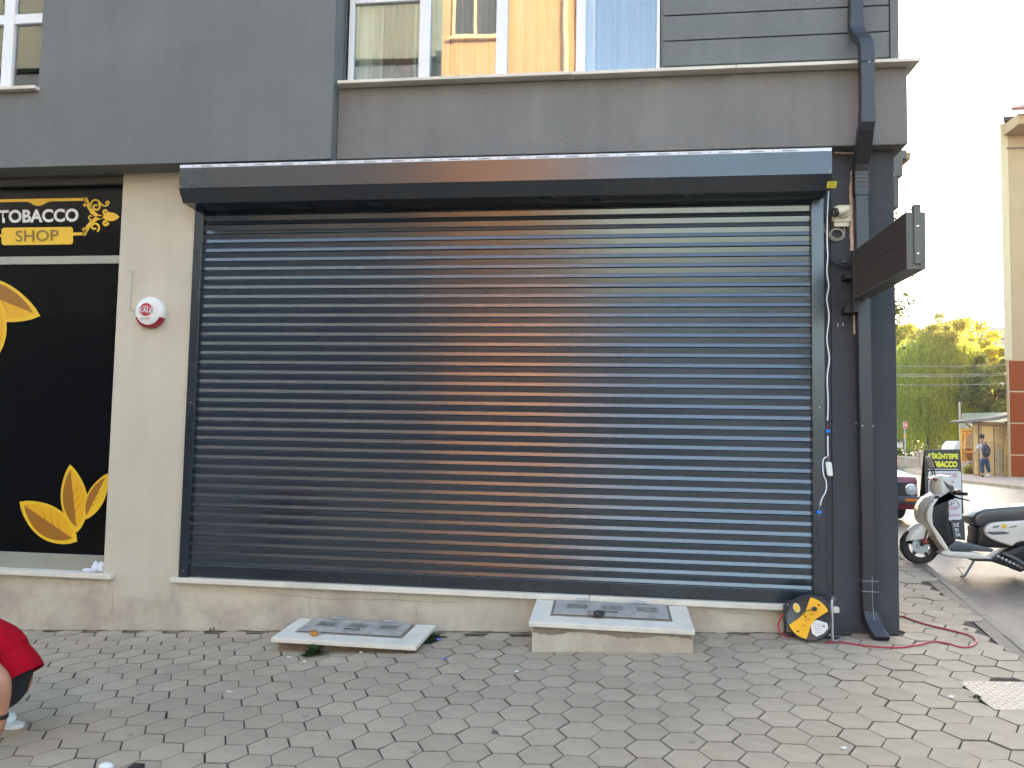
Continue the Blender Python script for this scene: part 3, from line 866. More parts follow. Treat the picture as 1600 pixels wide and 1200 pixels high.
M['film_white'] = mat('protective_film', (.66, .67, .70), .35, var=.06)
# peeled strip of protective film along the top edge
q = MB(); zt_ = z_top - .001; q.box(bxl + .002, bxr - .002, YF - .0016, YF + .02, z_top - .024, z_top + .0005)
fs_ = q.build('protective_film', M['film_white'], sh, bevel=.0006)
M['ink'] = mat('grey_ink', (.16, .16, .17), .6)
n_ = 21
for k in range(n_):
    x = bxl + .18 + k * (bxr - bxl - .3) / n_
    text_on('lettering', 'alutekno', M['ink'], fs_, (x, YF - .0018, z_top - .018), (x + .098, YF - .0018, z_top - .018), (x, YF - .0018, z_top - .005), .02)
    text_on('lettering', '×', M['redflower'], fs_, (x - .07, YF - .0018, z_top - .016), (x - .058, YF - .0018, z_top - .016), (x - .07, YF - .0018, z_top - .006), .02)
# yellow sticker on the slanted face
nrm = Vector((0, -(z_mid - z_low), -(Yk - YF))).normalized()
def slant(x, t): return Vector((x, YF + (Yk - YF) * t, z_mid + (z_low - z_mid) * t)) + nrm * .0022
sx0, sx1 = 4.865, 4.93
c_ = [slant(sx0, .87), slant(sx1, .87), slant(sx1, .45), slant(sx0, .45)]
q = MB(); q.add(c_ + [p - nrm * .001 for p in c_], [(0, 1, 2, 3), (7, 6, 5, 4), (0, 4, 5, 1), (1, 5, 6, 2), (2, 6, 7, 3), (3, 7, 4, 0)])
M['sticker'] = mat('yellow_sticker', (.72, .62, .02), .4)
st = q.build('warning_sticker', M['sticker'], sh)
for t, b_ in ((.62, 'DIKKAT'), (.8, 'MOTOR')):
    text_on('lettering', b_, M['ink'], st, slant(sx0 + .012, t), slant(sx1 - .01, t), slant(sx0 + .012, t - .12), .01, nrm=nrm)
q = MB()
for p in [(283, 903 - 12), (286, 850), (303, 326)]:
    pass
scr = MB()
for x, z, y in ((-.04, -.05, -.034), (-.04, 1.3, -.034), (-.04, 2.86, -.034), (W + .055, -.05, -.034), (W + .055, 1.33, -.034), (W + .075, 2.88, -.034), (bxl + .012, z_mid + .018, YF), (bxr - .014, z_mid + .022, YF)):
    scr.ball((x, y, z), .006, 8, (1, .5, 1))
scr.build('rivets', M['steel'], sh, smooth=True)['kind'] = 'stuff'

# ================================================================== ALARM SIREN
sc = PX(235, 488, -.03)
si = thing('alarm_siren', (sc.x, -.001, sc.z), 'round white wall alarm siren with red KALE emblem and red lower lens', 'alarm siren')
r0 = .128
sc = Vector((sc.x, 0, sc.z))
q = MB(); q.lathe([(r0 * .98, 0.0), (r0, .012), (r0, .035), (r0 * .96, .047), (r0 * .86, .056), (r0 * .6, .062), (.001, .065)], sc, (0, -1, 0), 48)
sb = q.build('siren_housing', M['white_pl'], si, smooth=True)
M['redlens'] = mat('red_lens', (.32, .01, .02), .15, spec=.7)
q = MB(); prof_ = [(r0 * .99, .006), (r0 * 1.035, .012), (r0 * 1.035, .036), (r0 * .985, .05), (r0 * .84, .0585)]
vs = []; n = 26
for i in range(n + 1):
    a = R(-158 + 136 * i / n) if False else R(202 + 136 * i / n)
    for r_, h in prof_: vs.append((sc.x + r_ * math.cos(a), -h, sc.z + r_ * math.sin(a)))
m_ = len(prof_)
q.add(vs, [(i * m_ + k, i * m_ + k + 1, (i + 1) * m_ + k + 1, (i + 1) * m_ + k) for i in range(n) for k in range(m_ - 1)])
q.build('red_lens', M['redlens'], si, smooth=True)
M['redprint'] = mat('red_print_gloss', (.50, .03, .05), .35)
def disc(cx, cz, r, y, n=28): return [(cx + r * math.cos(2 * PI * k / n), y, cz + r * math.sin(2 * PI * k / n)) for k in range(n)]
ec = (sc.x - .018, sc.z + .018)
q = MB(); q.add(disc(ec[0], ec[1], .054, -.0662), [tuple(range(28))]); q.build('emblem', M['redprint'], si, fix=False)
q = MB()
for k in range(6):
    q.add([(ec[0] - .052 + .0 * k, -.0668, ec[1] + .02 - .0), (ec[0] - .052, -.0668, ec[1] + .02), (ec[0], -.0668, ec[1] + .02)], [])
for k, (w_, h_) in enumerate([(.010, .010), (.010, .016), (.010, .010)]):
    x = ec[0] - .022 + k * .018; q.box(x - w_ / 2, x + w_ / 2, -.0669, -.0664, ec[1] + .018, ec[1] + .018 + h_)
q.box(ec[0] - .03, ec[0] + .03, -.0669, -.0664, ec[1] + .014, ec[1] + .0175)
q.build('emblem_castle', M['vwhite'], si)
x = ec[0] - .058
text_on('lettering', 'KALE', M['redprint'], si, (x - .003, -.0668, ec[1] - .027), (x + .119, -.0668, ec[1] - .027), (x - .003, -.0668, ec[1] + .0165), .07)
text_on('lettering', 'KALE', M['vwhite'], si, (x, -.0678, ec[1] - .025), (x + .116, -.0678, ec[1] - .025), (x, -.0678, ec[1] + .0135), .03)
text_on('lettering', '444', M['ink'], si, (ec[0] - .052, -.0664, sc.z - .062), (ec[0] - .012, -.0664, sc.z - .062), (ec[0] - .052, -.0664, sc.z - .05), .03)
text_on('lettering', '5253', M['redprint'], si, (ec[0] - .008, -.0664, sc.z - .062), (ec[0] + .04, -.0664, sc.z - .062), (ec[0] - .008, -.0664, sc.z - .05), .03)
# white cable duct above it
a_, b_ = PX(204.5, 423, -.01), PX(204.5, 484, -.01)
q = MB(); q.box(a_.x - .008, a_.x + .008, -.012, -.0005, b_.z, a_.z)
q.tube([(b_.x, -.006, b_.z + .004), (b_.x + .02, -.006, b_.z - .004), (sc.x - r0 + .01, -.006, sc.z + .015)], .005)
M['duct'] = mat('beige_duct', (.52, .47, .41), .6)
tag(q.build('cable_duct', M['duct']), 'thin beige cable duct running down the pier to the siren', 'cable duct')

# ================================================================== DOWNPIPE
M['pipe'] = mat('anthracite_downpipe', (.022, .021, .025), .38, spec=.55, var=.1, vscale=6, bump=.08, bscale=25, dirt=.1)
dp = thing('downpipe', (5.18, -.06, zg(5.18, 0)), 'dark rectangular rainwater downpipe bending over the parapet at the corner', 'downpipe')
PD = .068
def pipe_seg(path, wdt, dpt, name='pipe_section', bev=.008):
    """rectangular pipe swept along (x centre, y front, z) points"""
    q = MB(); vs = []
    for x, y, z, tz, ty in path:
        # tz, ty : direction of pipe; cross-section offsets perpendicular in y-z
        for sx, sy in ((-1, 0), (1, 0), (1, 1), (-1, 1)):
            vs.append((x + sx * wdt / 2, y + (dpt * sy) * ty, z + (dpt * sy) * tz))
    fs = [(i * 4 + k, i * 4 + (k + 1) % 4, (i + 1) * 4 + (k + 1) % 4, (i + 1) * 4 + k) for i in range(len(path) - 1) for k in range(4)]
    fs += [(3, 2, 1, 0), tuple((len(path) - 1) * 4 + k for k in range(4))]
    q.add(vs, fs)
    return q.build(name, M['pipe'], dp, bevel=bev, seg=2, angle=50)
# centre x at several heights
def pc(x0, x1, y, Y): 
    a, c = PX(x0, y, Y), PX(x1, y, Y); return (a.x + c.x) / 2, c.x - a.x, a.z
yl = -.085          # front of the lower pipe
xa, wa, za = pc(1337.5, 1356.5, 300, yl); xb, wb, zb = pc(1348.5, 1370, 925, yl)
print('pipe', xa, wa, xb, wb, za, zb)
WP = (wa + wb) / 2 + .006
z_b2 = PX(1358, 932, yl).z
yu = -.285           # front of the upper pipe in front of the sill stone
xu, wu, zu = pc(1344.5, 1368, 130, yu); xt, wt_, zt_2 = pc(1340, 1362, 20, -.12)
zc1 = PX(1356, 205, yu).z; zc2 = PX(1346, 268, yl).z
q = pipe_seg([(xb + .0, yl, z_b2 - .0, 0, 1), (xa, yl, za, 0, 1)], WP, PD)
pipe_seg([(xa, yl - .004, zc2 - .18, 0, 1), (xa, yl - .004, zc2, 0, 1), ((xa * .75 + xu * .25), yl - .02, zc2 + .05, .3, .95), ((xa + xu) / 2, (yl + yu) / 2, (zc1 + zc2) / 2 + .03, .55, .83), (xu - .004, yu + .02, zc1 + .02, .3, .95), (xu, yu - .004, zc1 + .07, 0, 1), (xu, yu - .004, zc1 + .16, 0, 1)], WP + .008, PD + .006, 'lower_bend')
ztop2 = PX(1356, 90, yu).z
pipe_seg([(xu, yu, zc1 + .1, 0, 1), (xu, yu, ztop2 + .02, 0, 1)], WP, PD)
yt = -.10; zz1 = PX(1352, 62, yu).z; zz2 = PX(1351, 50, yt).z
pipe_seg([(xu, yu - .004, ztop2 - .03, 0, 1), (xu, yu - .004, ztop2 + .10, 0, 1), (xu - .003, yu + .02, ztop2 + .155, -.35, .93), (xu - .008, yt - .05, ztop2 + .26, -.55, .8), (xu - .012, yt, ztop2 + .33, 0, 1), (xu - .012, yt, ztop2 + .40, 0, 1)], WP + .008, PD, 'upper_bend')
pipe_seg([(xu - .012, yt + .004, ztop2 + .38, 0, 1), (xu - .012, yt + .004, 5.9, 0, 1)], WP, PD)
# shoe at the foot
zs = zg(xb, 0)
pipe_seg([(xb, yl - .004, z_b2 + .10, 0, 1), (xb, yl - .004, z_b2 + .0, 0, 1), (xb + .004, yl - .006, zs + .175, -.1, .98), (xb + .012, yl - .028, zs + .12, -.35, .93), (xb + .03, yl - .07, zs + .065, -.6, .8), (xb + .048, yl - .115, zs + .028, -.75, .66)], WP + .008, PD + .004, 'pipe_shoe')
q = MB(); q.box(-WP / 2 + .006, WP / 2 - .006, -.001, .001, -.026, .026)
mth = bpy.data.meshes.new('mouth')
o = q.build('pipe_mouth', M['black'], dp, fix=True)
ctr = Vector((xb + .048, yl - .115, zs + .028)) + Vector((0, .66, -.75)) * (PD / 2)
o.matrix_local = Matrix.Translation(ctr + Vector((0, -.004, -.003)) - WORLD[dp.name] ) @ Matrix.Rotation(R(-48), 4, 'X')
# move geometry origin back (mesh was built relative to the thing)
for v in o.data.vertices: v.co += WORLD[dp.name]
# clips with bolts and wire round the foot
q = MB()
for k in range(4):
    z = zc2 - .01 - k * .033; q.tube([(xa - WP / 2 - .006, yl + PD, z), (xa - WP / 2 - .006, yl - .008, z), (xa + WP / 2 + .006, yl - .008, z), (xa + WP / 2 + .006, yl + PD, z)], .0028, 5)
M['copperwire'] = mat('binding_wire', (.30, .20, .15), .5, metal=.6)
q.build('binding_wire', M['copperwire'], dp)
q = MB()
for k in range(2):
    z = z_b2 + .11 - k * .075; q.tube([(xb - WP / 2 - .007, yl + PD, z), (xb - WP / 2 - .007, yl - .009, z), (xb + WP / 2 + .007, yl - .009, z), (xb + WP / 2 + .007, yl + PD, z)], .002, 5)
q.tube([(xb + .012, yl - .0115, z_b2 + .14), (xb + .014, yl - .0115, z_b2 - .05), (xb + .014, yl - .04, zs + .12)], .002, 5)
q.build('foot_wire', M['steel'], dp)
q = MB()
for dx in (-.03, .043): q.ball((xb - .01 + dx, yl, 1.2), .006, 8, (1, .5, 1))
q.ball((xu + .01, yu - .003, PX(1356, 97, yu).z), .007, 8, (1, .5, 1))
q.build('bolts', M['steel'], dp)['kind'] = 'stuff'
# foam seam beside the pipe
M['foam'] = mat('builders_foam', (.60, .45, .36), .8, var=.25, vscale=18, bump=.6, bscale=50)
def blobstrip(pts, r, name, label):
    path = []
    for (a, c) in zip(pts, pts[1:]):
        for k in range(6):
            t = k / 6; path.append((a[0] + (c[0] - a[0]) * t + rnd.uniform(-.5, .5), a[1] + (c[1] - a[1]) * t))
    path.append(pts[-1])
    pp = [PX(x, y, -.006) for x, y in path]
    q = MB(); q.tube(pp, [r * rnd.uniform(.8, 1.15) for _ in pp], 10)
    q.v = [(p[0], -.002 + (p[1] + .006) * .9, p[2]) for p in q.v]
    return q
fm = thing('foam_seam', (5.11, 0, 1.9), 'peach coloured strip of builders foam left of the downpipe', 'foam seam')
blobstrip([(1333.5, 266), (1331, 300), (1331.5, 345), (1333, 392)], .019, '', '').build('foam_strip', M['foam'], fm, smooth=True)
blobstrip([(1335, 478), (1336, 500), (1337, 522)], .013, '', '').build('foam_strip', M['foam'], fm, smooth=True)
blobstrip([(1304, 238), (1320, 239), (1338, 238.5)], .008, '', '').build('foam_strip', M['foam'], fm, smooth=True)
blobstrip([(1339, 240), (1336.5, 250), (1335, 262)], .012, '', '').build('foam_strip', M['foam'], fm, smooth=True)
q = MB()
for k in range(34):
    y = rnd.uniform(640, 955); x = 1337 + (y - 500) * .02 + rnd.gauss(0, 1.2); p = PX(x, y, -.001); q.ball(p, rnd.uniform(.003, .007), 6, (1, .3, 1.6))
M['pinkpaint'] = mat('paint_flecks', (.42, .36, .37), .8)
q.build('paint_flecks', M['pinkpaint'], fm)['kind'] = 'stuff'
q = MB()
for x, y in ((1309, 508), (1317, 507)): p = PX(x, y, -.001); q.ball(p, .009, 8, (.55, .3, 1.6))
q.build('paint_flecks', M['pinkpaint'], fm)['kind'] = 'stuff'

# ================================================================== LED SIGN projecting from the wall
led = thing('led_sign', (5.1, -.02, 2.13), 'dark unlit LED display box projecting from the corner wall on a steel bracket', 'led sign')
lxL, lxR = 5.085, 5.19; y0, y1 = -1.14, -.135; lz0, lz1 = 2.117, 2.462
M['ledbody'] = mat('led_housing', (.105, .10, .085), .5, metal=.2, var=.15)
M['ledface'] = mat('led_modules', (.068, .048, .038), .62, var=.1)
q = MB(); q.box(lxL + .004, lxR, y0, y1, lz0, lz1); q.build('housing', M['ledbody'], led, bevel=.003)
q = MB(); q.box(lxL - .001, lxL + .0035, y0 + .008, y1 - .006, lz0 + .008, lz1 - .008); q.build('display_face', M['ledface'], led)
q = MB()
for k in range(32):
    z = lz0 + .014 + k * (lz1 - lz0 - .028) / 31; q.box(lxL - .0035, lxL - .0012, y0 + .012, y1 - .01, z - .0022, z + .0022)
q.build('module_louvres', M['ledbody'] if False else M['ledface'], led)['kind'] = 'stuff'
for a, c, d, e in ((y0, y1, lz1 - .0075, lz1 + .002), (y0, y1, lz0 - .002, lz0 + .0075)):
    q = MB(); q.box(lxL - .005, lxL + .0045, a, c, d, e); q.build('face_frame', M['ledbody'], led)
q = MB(); q.box(lxL - .005, lxL + .0045, y0 - .002, y0 + .0078, lz0 + .008, lz1 - .008); q.box(lxL - .005, lxL + .0045, y1 - .006, y1, lz0 + .008, lz1 - .008); q.build('face_frame', M['ledbody'], led)
q = MB(); q.box(lxL - .0042, lxL - .0036, -.95, -.62, 2.30, 2.304); q.build('module_joint', M['black'], led)
# end bracket: folded strap with two bolts, standing above the box
q = MB(); q.box(lxL + .035, lxL + .075, y0 - .012, y0 - .0005, lz0 + .03, lz1 + .045); q.box(lxL + .0355, lxL + .0745, y0, y0 + .03, lz1 + .003, lz1 + .044)
q.build('end_bracket', M['ledbody'], led, bevel=.002)
q = MB()
for z in (lz0 + .09, lz0 + .255): q.ball((lxL + .055, y0 - .013, z), .009, 10, (1, .6, 1))
q.build('bolts', M['chrome'], led, smooth=True)
q = MB(); q.box(5.075, 5.115, -.134, -.095, 2.02, lz1 + .01); q.box(5.03, 5.13, -.094, -.0015, 2.02, 2.065); q.box(5.03, 5.13, -.094, -.0015, 2.27, 2.31)
q.build('wall_bracket', M['blackp'], led, bevel=.002)
q = MB()
for p in (PX(1318, 409, -.01), PX(1323, 413, -.012), PX(1317, 470, -.01)):
    q.lathe([(.010, 0), (.010, .012), (.006, .02)], (p.x, -.001, p.z), (0, -1, 0), 8)
q.build('wall_bolts', M['chrome'], led, smooth=True)
pts = [PX(x, y, -.03) for x, y in ((1296, 398), (1300, 407), (1308, 413), (1320, 416.5), (1334, 416.5))]
q = MB(); q.tube([Vector((pts[0].x, -.004, pts[0].z + .03))] + pts + [Vector((5.1, -.12, 2.37))], .009, 8); q.build('supply_cable', M['blackp'], led, smooth=True)

# ================================================================== CCTV camera with box and cable coil
cc = thing('security_camera', (5.03, 0, 2.6), 'yellowed white security camera on a square wall box beside the shutter box', 'camera')
a_, b_ = PX(1300, 349, -.012), PX(1329, 321, -.012)
x0, x1, z0_, z1_ = a_.x, b_.x, PX(1310, 347.5, -.012).z, b_.z
r_ = .05; pts = []
for cx, cz, aa in ((x1 - .008, z0_ + .008, -90), (x1 - .008, z1_ - .008, 0), (x0 + r_, z1_ - r_, 90), (x0 + .02, z0_ + .02, 180)):
    rr = {-90: .008, 0: .008, 90: r_, 180: .02}[aa]
    for k in range(6): an = R(aa + 18 * k); pts.append((cx + rr * math.cos(an), cz + rr * math.sin(an)))
q = MB(); q.prism(pts, 'y', -.028, -.0005); q.build('junction_box', M['cream_pl'], cc, bevel=.003)
p0 = Vector(((x0 + x1) / 2 + .008, -.028, (z0_ + z1_) / 2 + .006)); 
q = MB(); q.lathe([(.047, 0), (.047, .010), (.040, .026), (.028, .034)], p0, (0, -1, 0), 24); q.build('camera_base', M['cream_pl'], cc, smooth=True)
d_ = Vector((-.92, -.30, -.32)).normalized(); hb = p0 + Vector((.012, -.045, .012))
q = MB(); q.lathe([(.012, -.012), (.026, -.004), (.030, .01), (.030, .085), (.033, .087), (.033, .10)], hb, d_, 20); q.build('camera_body', M['cream_pl'], cc, smooth=True)
q = MB(); q.lathe([(.0335, .0875), (.0335, .108), (.026, .109), (.022, .100)], hb, d_, 20); q.build('lens_hood', M['blackp'], cc, smooth=True)
q = MB(); q.lathe([(.009, 0), (.009, .046)], p0, (0, -1, 0), 10); q.build('ball_joint', M['cream_pl'], cc, smooth=True)
a_, b_ = PX(1303, 354.5, -.01), PX(1326.5, 347.8, -.01)
q = MB(); q.box(a_.x, b_.x, -.022, -.0005, a_.z, b_.z); q.build('lower_box', M['cream_pl'], cc, bevel=.003)
pts = []
cxy = PX(1307, 366.5, -.012)
s0 = PX(1319, 354, -.012); pts.append(s0); pts.append(PX(1319.5, 362, -.012))
for k in range(46):
    an = R(-20 - 360 * 2.35 * k / 45); rr = .058 - .020 * k / 45
    pts.append(Vector((cxy.x + .002 + rr * math.cos(an), -.012 - .0012 * k / 4, cxy.z + rr * .86 * math.sin(an))))
pts += [PX(1292, 366, -.02), PX(1287.5, 358, -.02), PX(1287, 352, -.006)]
q = MB(); q.tube(pts, .0034, 6)
M['oldwire'] = mat('old_grey_wire', (.33, .30, .25), .6)
q.build('coiled_cable', M['oldwire'], cc, smooth=True)

# ================================================================== WHITE SWITCH CORD
co = thing('switch_cord', (4.94, -.05, .5), 'white cord hanging from the shutter box with blue connectors and small switch', 'cord')
def cpath(pts, y):
    out = []
    P = [PX(a, c, y) for a, c in pts]
    for i in range(len(P) - 1):
        p0 = P[max(i - 1, 0)]; p1 = P[i]; p2 = P[i + 1]; p3 = P[min(i + 2, len(P) - 1)]
        for k in range(5):
            t = k / 5; out.append(.5 * ((2 * p1) + (p2 - p0) * t + (2 * p0 - 5 * p1 + 4 * p2 - p3) * t * t + (3 * p1 - p0 - 3 * p2 + p3) * t ** 3))
    out.append(P[-1]); return out
YC = -.045
q = MB(); q.tube(cpath([(1295.5, 290), (1293, 330), (1292.5, 380), (1293.5, 400), (1292, 425), (1295, 447), (1292, 468), (1295.5, 495), (1292, 530), (1296, 560), (1292.5, 590), (1294, 630), (1293, 657)], YC), .0048, 8); q.build('cord', M['white_cable'], co, smooth=True)
q = MB(); q.tube(cpath([(1293.5, 681), (1293.5, 700), (1294, 713)], YC), .0048, 8); q.build('cord', M['white_cable'], co, smooth=True)
q = MB(); q.tube(cpath([(1292, 714), (1287, 717), (1285.5, 728), (1287, 742), (1291, 753), (1290.5, 767), (1284, 780), (1281.5, 790)], YC), .0044, 8); q.build('cord', M['white_cable'], co, smooth=True)
M['blue'] = mat('blue_connector', (.01, .16, .62), .4)
for x, y in ((1293.5, 674), (1280, 800.5)):
    p = PX(x, y, YC); q = MB(); q.box(p.x - .018 * .9, p.x + .018 * .9, YC - .009, YC + .009, p.z - .011, p.z + .013); q.build('blue_connector', M['blue'], co, bevel=.004)
    q = MB(); q.tube([(p.x, YC, p.z + .048), (p.x, YC, p.z - .034)], .0016, 5); q.build('bare_wire', M['redflower'] if y < 700 else M['oldwire'], co)
p = PX(1294.5, 717, YC); q = MB()
q.tube([(p.x - .004 + .013 * math.cos(R(a)), YC, p.z + .013 * math.sin(R(a))) for a in range(0, 361, 30)], .003, 6); q.build('brass_ring', M['copperwire'], co)
p = PX(1295, 733, YC); q = MB()
q.prism([(p.x + a, p.z + c) for a, c in ((-.022, .052), (.010, .052), (.018, .045), (.026, -.040), (.022, -.050), (-.004, -.050), (-.012, -.044), (-.023, .040))], 'y', YC - .014, YC + .012)
q.build('switch_body', M['white_pl'], co, bevel=.005)
q = MB(); q.tube(cpath([(1276, 822), (1278, 840), (1280.5, 858), (1277, 872), (1268, 884), (1262, 893), (1259, 905)], -.042), .0013, 5)
q.build('thin_wire', M['blackp'], co)

def spline_(P, n=6):
    out = []
    for i in range(len(P) - 1):
        p0 = P[max(i - 1, 0)]; p1 = P[i]; p2 = P[i + 1]; p3 = P[min(i + 2, len(P) - 1)]
        for k in range(n):
            t = k / n; out.append(.5 * ((2 * p1) + (p2 - p0) * t + (2 * p0 - 5 * p1 + 4 * p2 - p3) * t * t + (3 * p1 - p0 - 3 * p2 + p3) * t ** 3))
    out.append(P[-1]); return out
# ================================================================== CABLE REEL
rc = GP(1263, 1001)
RY = rc.y
rr = .153
hub = PX(1262, 968, RY + .03); hub = Vector((hub.x, RY, zg(hub.x, RY) + rr + .004))
print('reel', hub, rc)
re = thing('cable_reel', (hub.x, RY, zg(hub.x, RY)), 'black and yellow extension cable reel on a steel stand with red cable', 'cable reel')
axr = Vector((-.28, -.94, .17)).normalized()
ref = Vector((0, 0, 1)); u_ = ref.cross(axr).normalized()        # to the right in the picture is -u
v_ = axr.cross(u_).normalized(); u_ = -u_
if u_.x < 0: u_ = -u_
if v_.z < 0: v_ = -v_
M['reelblack'] = mat('reel_plastic', (.028, .029, .032), .33, spec=.6)
q = MB(); q.lathe([(.02, .040), (rr * .9, .034), (rr * .97, .040), (rr, .036), (rr, .030), (.05, .030)], hub, axr, 48); q.build('front_flange', M['reelblack'], re, smooth=True)
q = MB(); q.lathe([(.02, -.045), (rr * .97, -.045), (rr * 1.02, -.052), (rr * 1.02, -.058), (.02, -.058)], hub + Vector((.012, 0, .004)), axr, 48); q.build('back_flange', M['reelblack'], re, smooth=True)
q = MB(); q.lathe([(.075, -.045), (.075, .031)], hub, axr, 32); q.build('drum', M['reelblack'], re, smooth=True)
q = MB()
for k in range(9):
    h = -.040 + k * .0085
    for rr_ in (.079, .087):
        q.tube([hub + axr * h + (u_ * math.cos(R(a)) + v_ * math.sin(R(a))) * (rr_ + .001 * math.sin(a * .1 + k)) for a in range(0, 361, 12)], .0045, 5)
q.build('wound_cable', M['red_cable'], re, smooth=True)
def rp(a, b, h): return hub + u_ * a + v_ * b + axr * h
def rplate(pts, h, th, name, m, bev=.002):
    q = MB(); n = len(pts); vs = [rp(a, b, h) for a, b in pts] + [rp(a, b, h + th) for a, b in pts]
    q.add(vs, [tuple(range(n)), tuple(reversed(range(n, 2 * n)))] + [(i, (i + 1) % n, n + (i + 1) % n, n + i) for i in range(n)])
    return q.build(name, m, re, bevel=bev)
# yellow socket panel, a waisted band across the disc from lower left to upper right
ca, sa = math.cos(R(55)), math.sin(R(55))
def rot2(p): return (p[0] * ca - p[1] * sa, p[0] * sa + p[1] * ca)
def arc(r, a0, a1, n=8): return [(r * math.cos(R(a0 + (a1 - a0) * k / n)), r * math.sin(R(a0 + (a1 - a0) * k / n))) for k in range(n + 1)]
band = arc(rr * .93, -30, 30) + [(.062, .052), (.030, .044), (-.030, .044), (-.062, .052)] + arc(rr * .93, 150, 210) + [(-.062, -.052), (-.030, -.040), (.030, -.040), (.062, -.052)]
rplate([rot2(p) for p in band], .037, .009, 'socket_panel', M['yellow'])
for t in (-.062, -.012, .036):
    c2 = rot2((t, -.004)); 
    q = MB(); q.lathe([(.021, 0), (.021, .003), (.017, .003), (.016, -.004)], rp(c2[0], c2[1], .0465), axr, 18); q.build('socket', M['yellow'], re, smooth=True)
    q = MB()
    for d in (-.007, .007):
        q.lathe([(.004, 0), (.004, .001)], rp(c2[0] + d, c2[1] + d * .5, .0462), axr, 8)
    q.build('socket_holes', M['black'], re)
c2 = rot2((.078, .006))
q = MB(); q.ball(rp(c2[0], c2[1], .062), .019, 12, (1, 1, .8)); q.build('plugged_in_plug', M['blackp'], re, smooth=True)
q = MB(); q.tube([rp(c2[0], c2[1], .08), rp(c2[0] - .03, c2[1] - .012, .09), rp(-.02, .045, .07), rp(-.03, .02, .06), rp(-.01, -.002, .055)], .003, 6); q.build('plug_lead', M['blackp'], re, smooth=True)
for t in ((.118, .0), (-.118, 0)):
    c3 = rot2(t); q = MB(); q.lathe([(.007, 0), (.007, .0012)], rp(c3[0], c3[1], .0462), axr, 10); q.build('panel_screw', M['black'], re)
# oval label, silver rating label, slot
ov = [(-.078 + .024 * math.cos(R(a)) , .062 + .030 * math.sin(R(a)) - .3 * .024 * math.cos(R(a))) for a in range(0, 360, 18)]
rplate(ov, .0415, .0018, 'oval_label', M['vwhite'], 0)
rplate([(-.078 + (x + .078) * .8, .062 + (y - .062) * .82) for x, y in ov], .0436, .001, 'oval_label_print', M['vyellow'], 0)
lab = [(.020, -.010), (.058, .000), (.098, -.022)] + [(.145 * math.cos(R(a)), .145 * math.sin(R(a))) for a in (-15, -28, -42, -56, -66)] + [(.034, -.085)]
lab = [(.012, -.036), (.052, -.006), (.122, -.020), (.128, -.052), (.100, -.092), (.055, -.118), (.025, -.100)]
lb = rplate(lab, .0375, .0042, 'rating_label', M['vwhite'], .001)
for k in range(5):
    y = -.034 - k * .014
    q = MB(); c4 = [rp(.03 + k * .003, y, .0422), rp(.095 - k * .004, y + .004, .0422), rp(.095 - k * .004, y + .0015, .0422), rp(.03 + k * .003, y - .0025, .0422)]
    q.add(c4, [(0, 1, 2, 3)]); q.build('label_lines', M['ink'], re, fix=False)
q = MB(); q.lathe([(.008, 0), (.008, .0006)], rp(.100, -.044, .0421), axr, 12); q.build('label_mark', M['ink'], re)
rplate([(.040, .118), (.052, .124), (.092, .084), (.083, .076)], .0375, .003, 'hand_grip', M['white_pl'])
# steel tube stand
gz = zg(hub.x + .2, RY)
P_ = [Vector((hub.x + .20, RY + .07, gz + .27)), Vector((hub.x + .165, RY + .0, gz + .30)), Vector((hub.x + .145, RY - .05, gz + .285)), Vector((hub.x + .142, RY - .055, gz + .26)),
      Vector((hub.x + .142, RY - .06, gz + .05)), Vector((hub.x + .145, RY - .062, gz + .018)), Vector((hub.x + .160, RY - .06, gz + .010)), Vector((hub.x + .235, RY + .03, gz + .012))]
q = MB(); q.tube(P_, .0095, 10); q.build('stand_tube', M['steel'], re, smooth=True)
q = MB(); q.tube([P_[0], Vector((hub.x + .08, RY + .13, gz + .27)), Vector((hub.x - .13, RY + .12, gz + .23)), Vector((hub.x - .14, RY + .10, gz + .02)), Vector((hub.x - .10, RY + .06, gz + .01)), Vector((hub.x + .235, RY + .03, gz + .012))], .0085, 8); q.build('stand_tube', M['blackp'], re, smooth=True)
q = MB(); q.tube([hub - axr * .05, hub - axr * .10 + Vector((0, 0, .0))], .014, 8); q.build('axle', M['steel'], re)
q = MB(); q.box(hub.x - .165, hub.x - .135, RY + .01, RY + .05, gz + .10, gz + .22); q.build('side_bracket', M['blackp'], re, bevel=.003)
# the red cable: small loop at the left and the long run along the pavement round the corner
def ground_cable(pts, rad):
    P = []
    for x, y in pts:
        g = GP(x, y); P.append(Vector((g.x, g.y, zg(g.x, g.y) + rad + .001)))
    return P
def spline(P, n=6):
    out = []
    for i in range(len(P) - 1):
        p0 = P[max(i - 1, 0)]; p1 = P[i]; p2 = P[i + 1]; p3 = P[min(i + 2, len(P) - 1)]
        for k in range(n):
            t = k / n; out.append(.5 * ((2 * p1) + (p2 - p0) * t + (2 * p0 - 5 * p1 + 4 * p2 - p3) * t * t + (3 * p1 - p0 - 3 * p2 + p3) * t ** 3))
    out.append(P[-1]); return out
run = ground_cable([(1290, 1006), (1312, 1005), (1345, 1010), (1380, 1013), (1410, 1013), (1436, 1009), (1458, 1004.5), (1480, 1007), (1502, 1013), (1518, 1012), (1526, 1004), (1518, 996), (1496, 989), (1462, 981), (1436, 974), (1412, 965)], .006)
run += [Vector((5.56, .45, zg(5.56, .45) + .008)), Vector((5.47, .9, zg(5.47, .9) + .008)), Vector((5.46, 1.6, zg(5.46, 1.6) + .008))]
q = MB(); q.tube(spline(run), .006, 8); q.build('cable', M['red_cable'], re, smooth=True)
lp = [PX(1229, 959, RY + .02), PX(1221, 964, RY + .02), PX(1216, 976, RY + .02), PX(1218, 986, RY + .0), PX(1226, 993, RY - .01)]
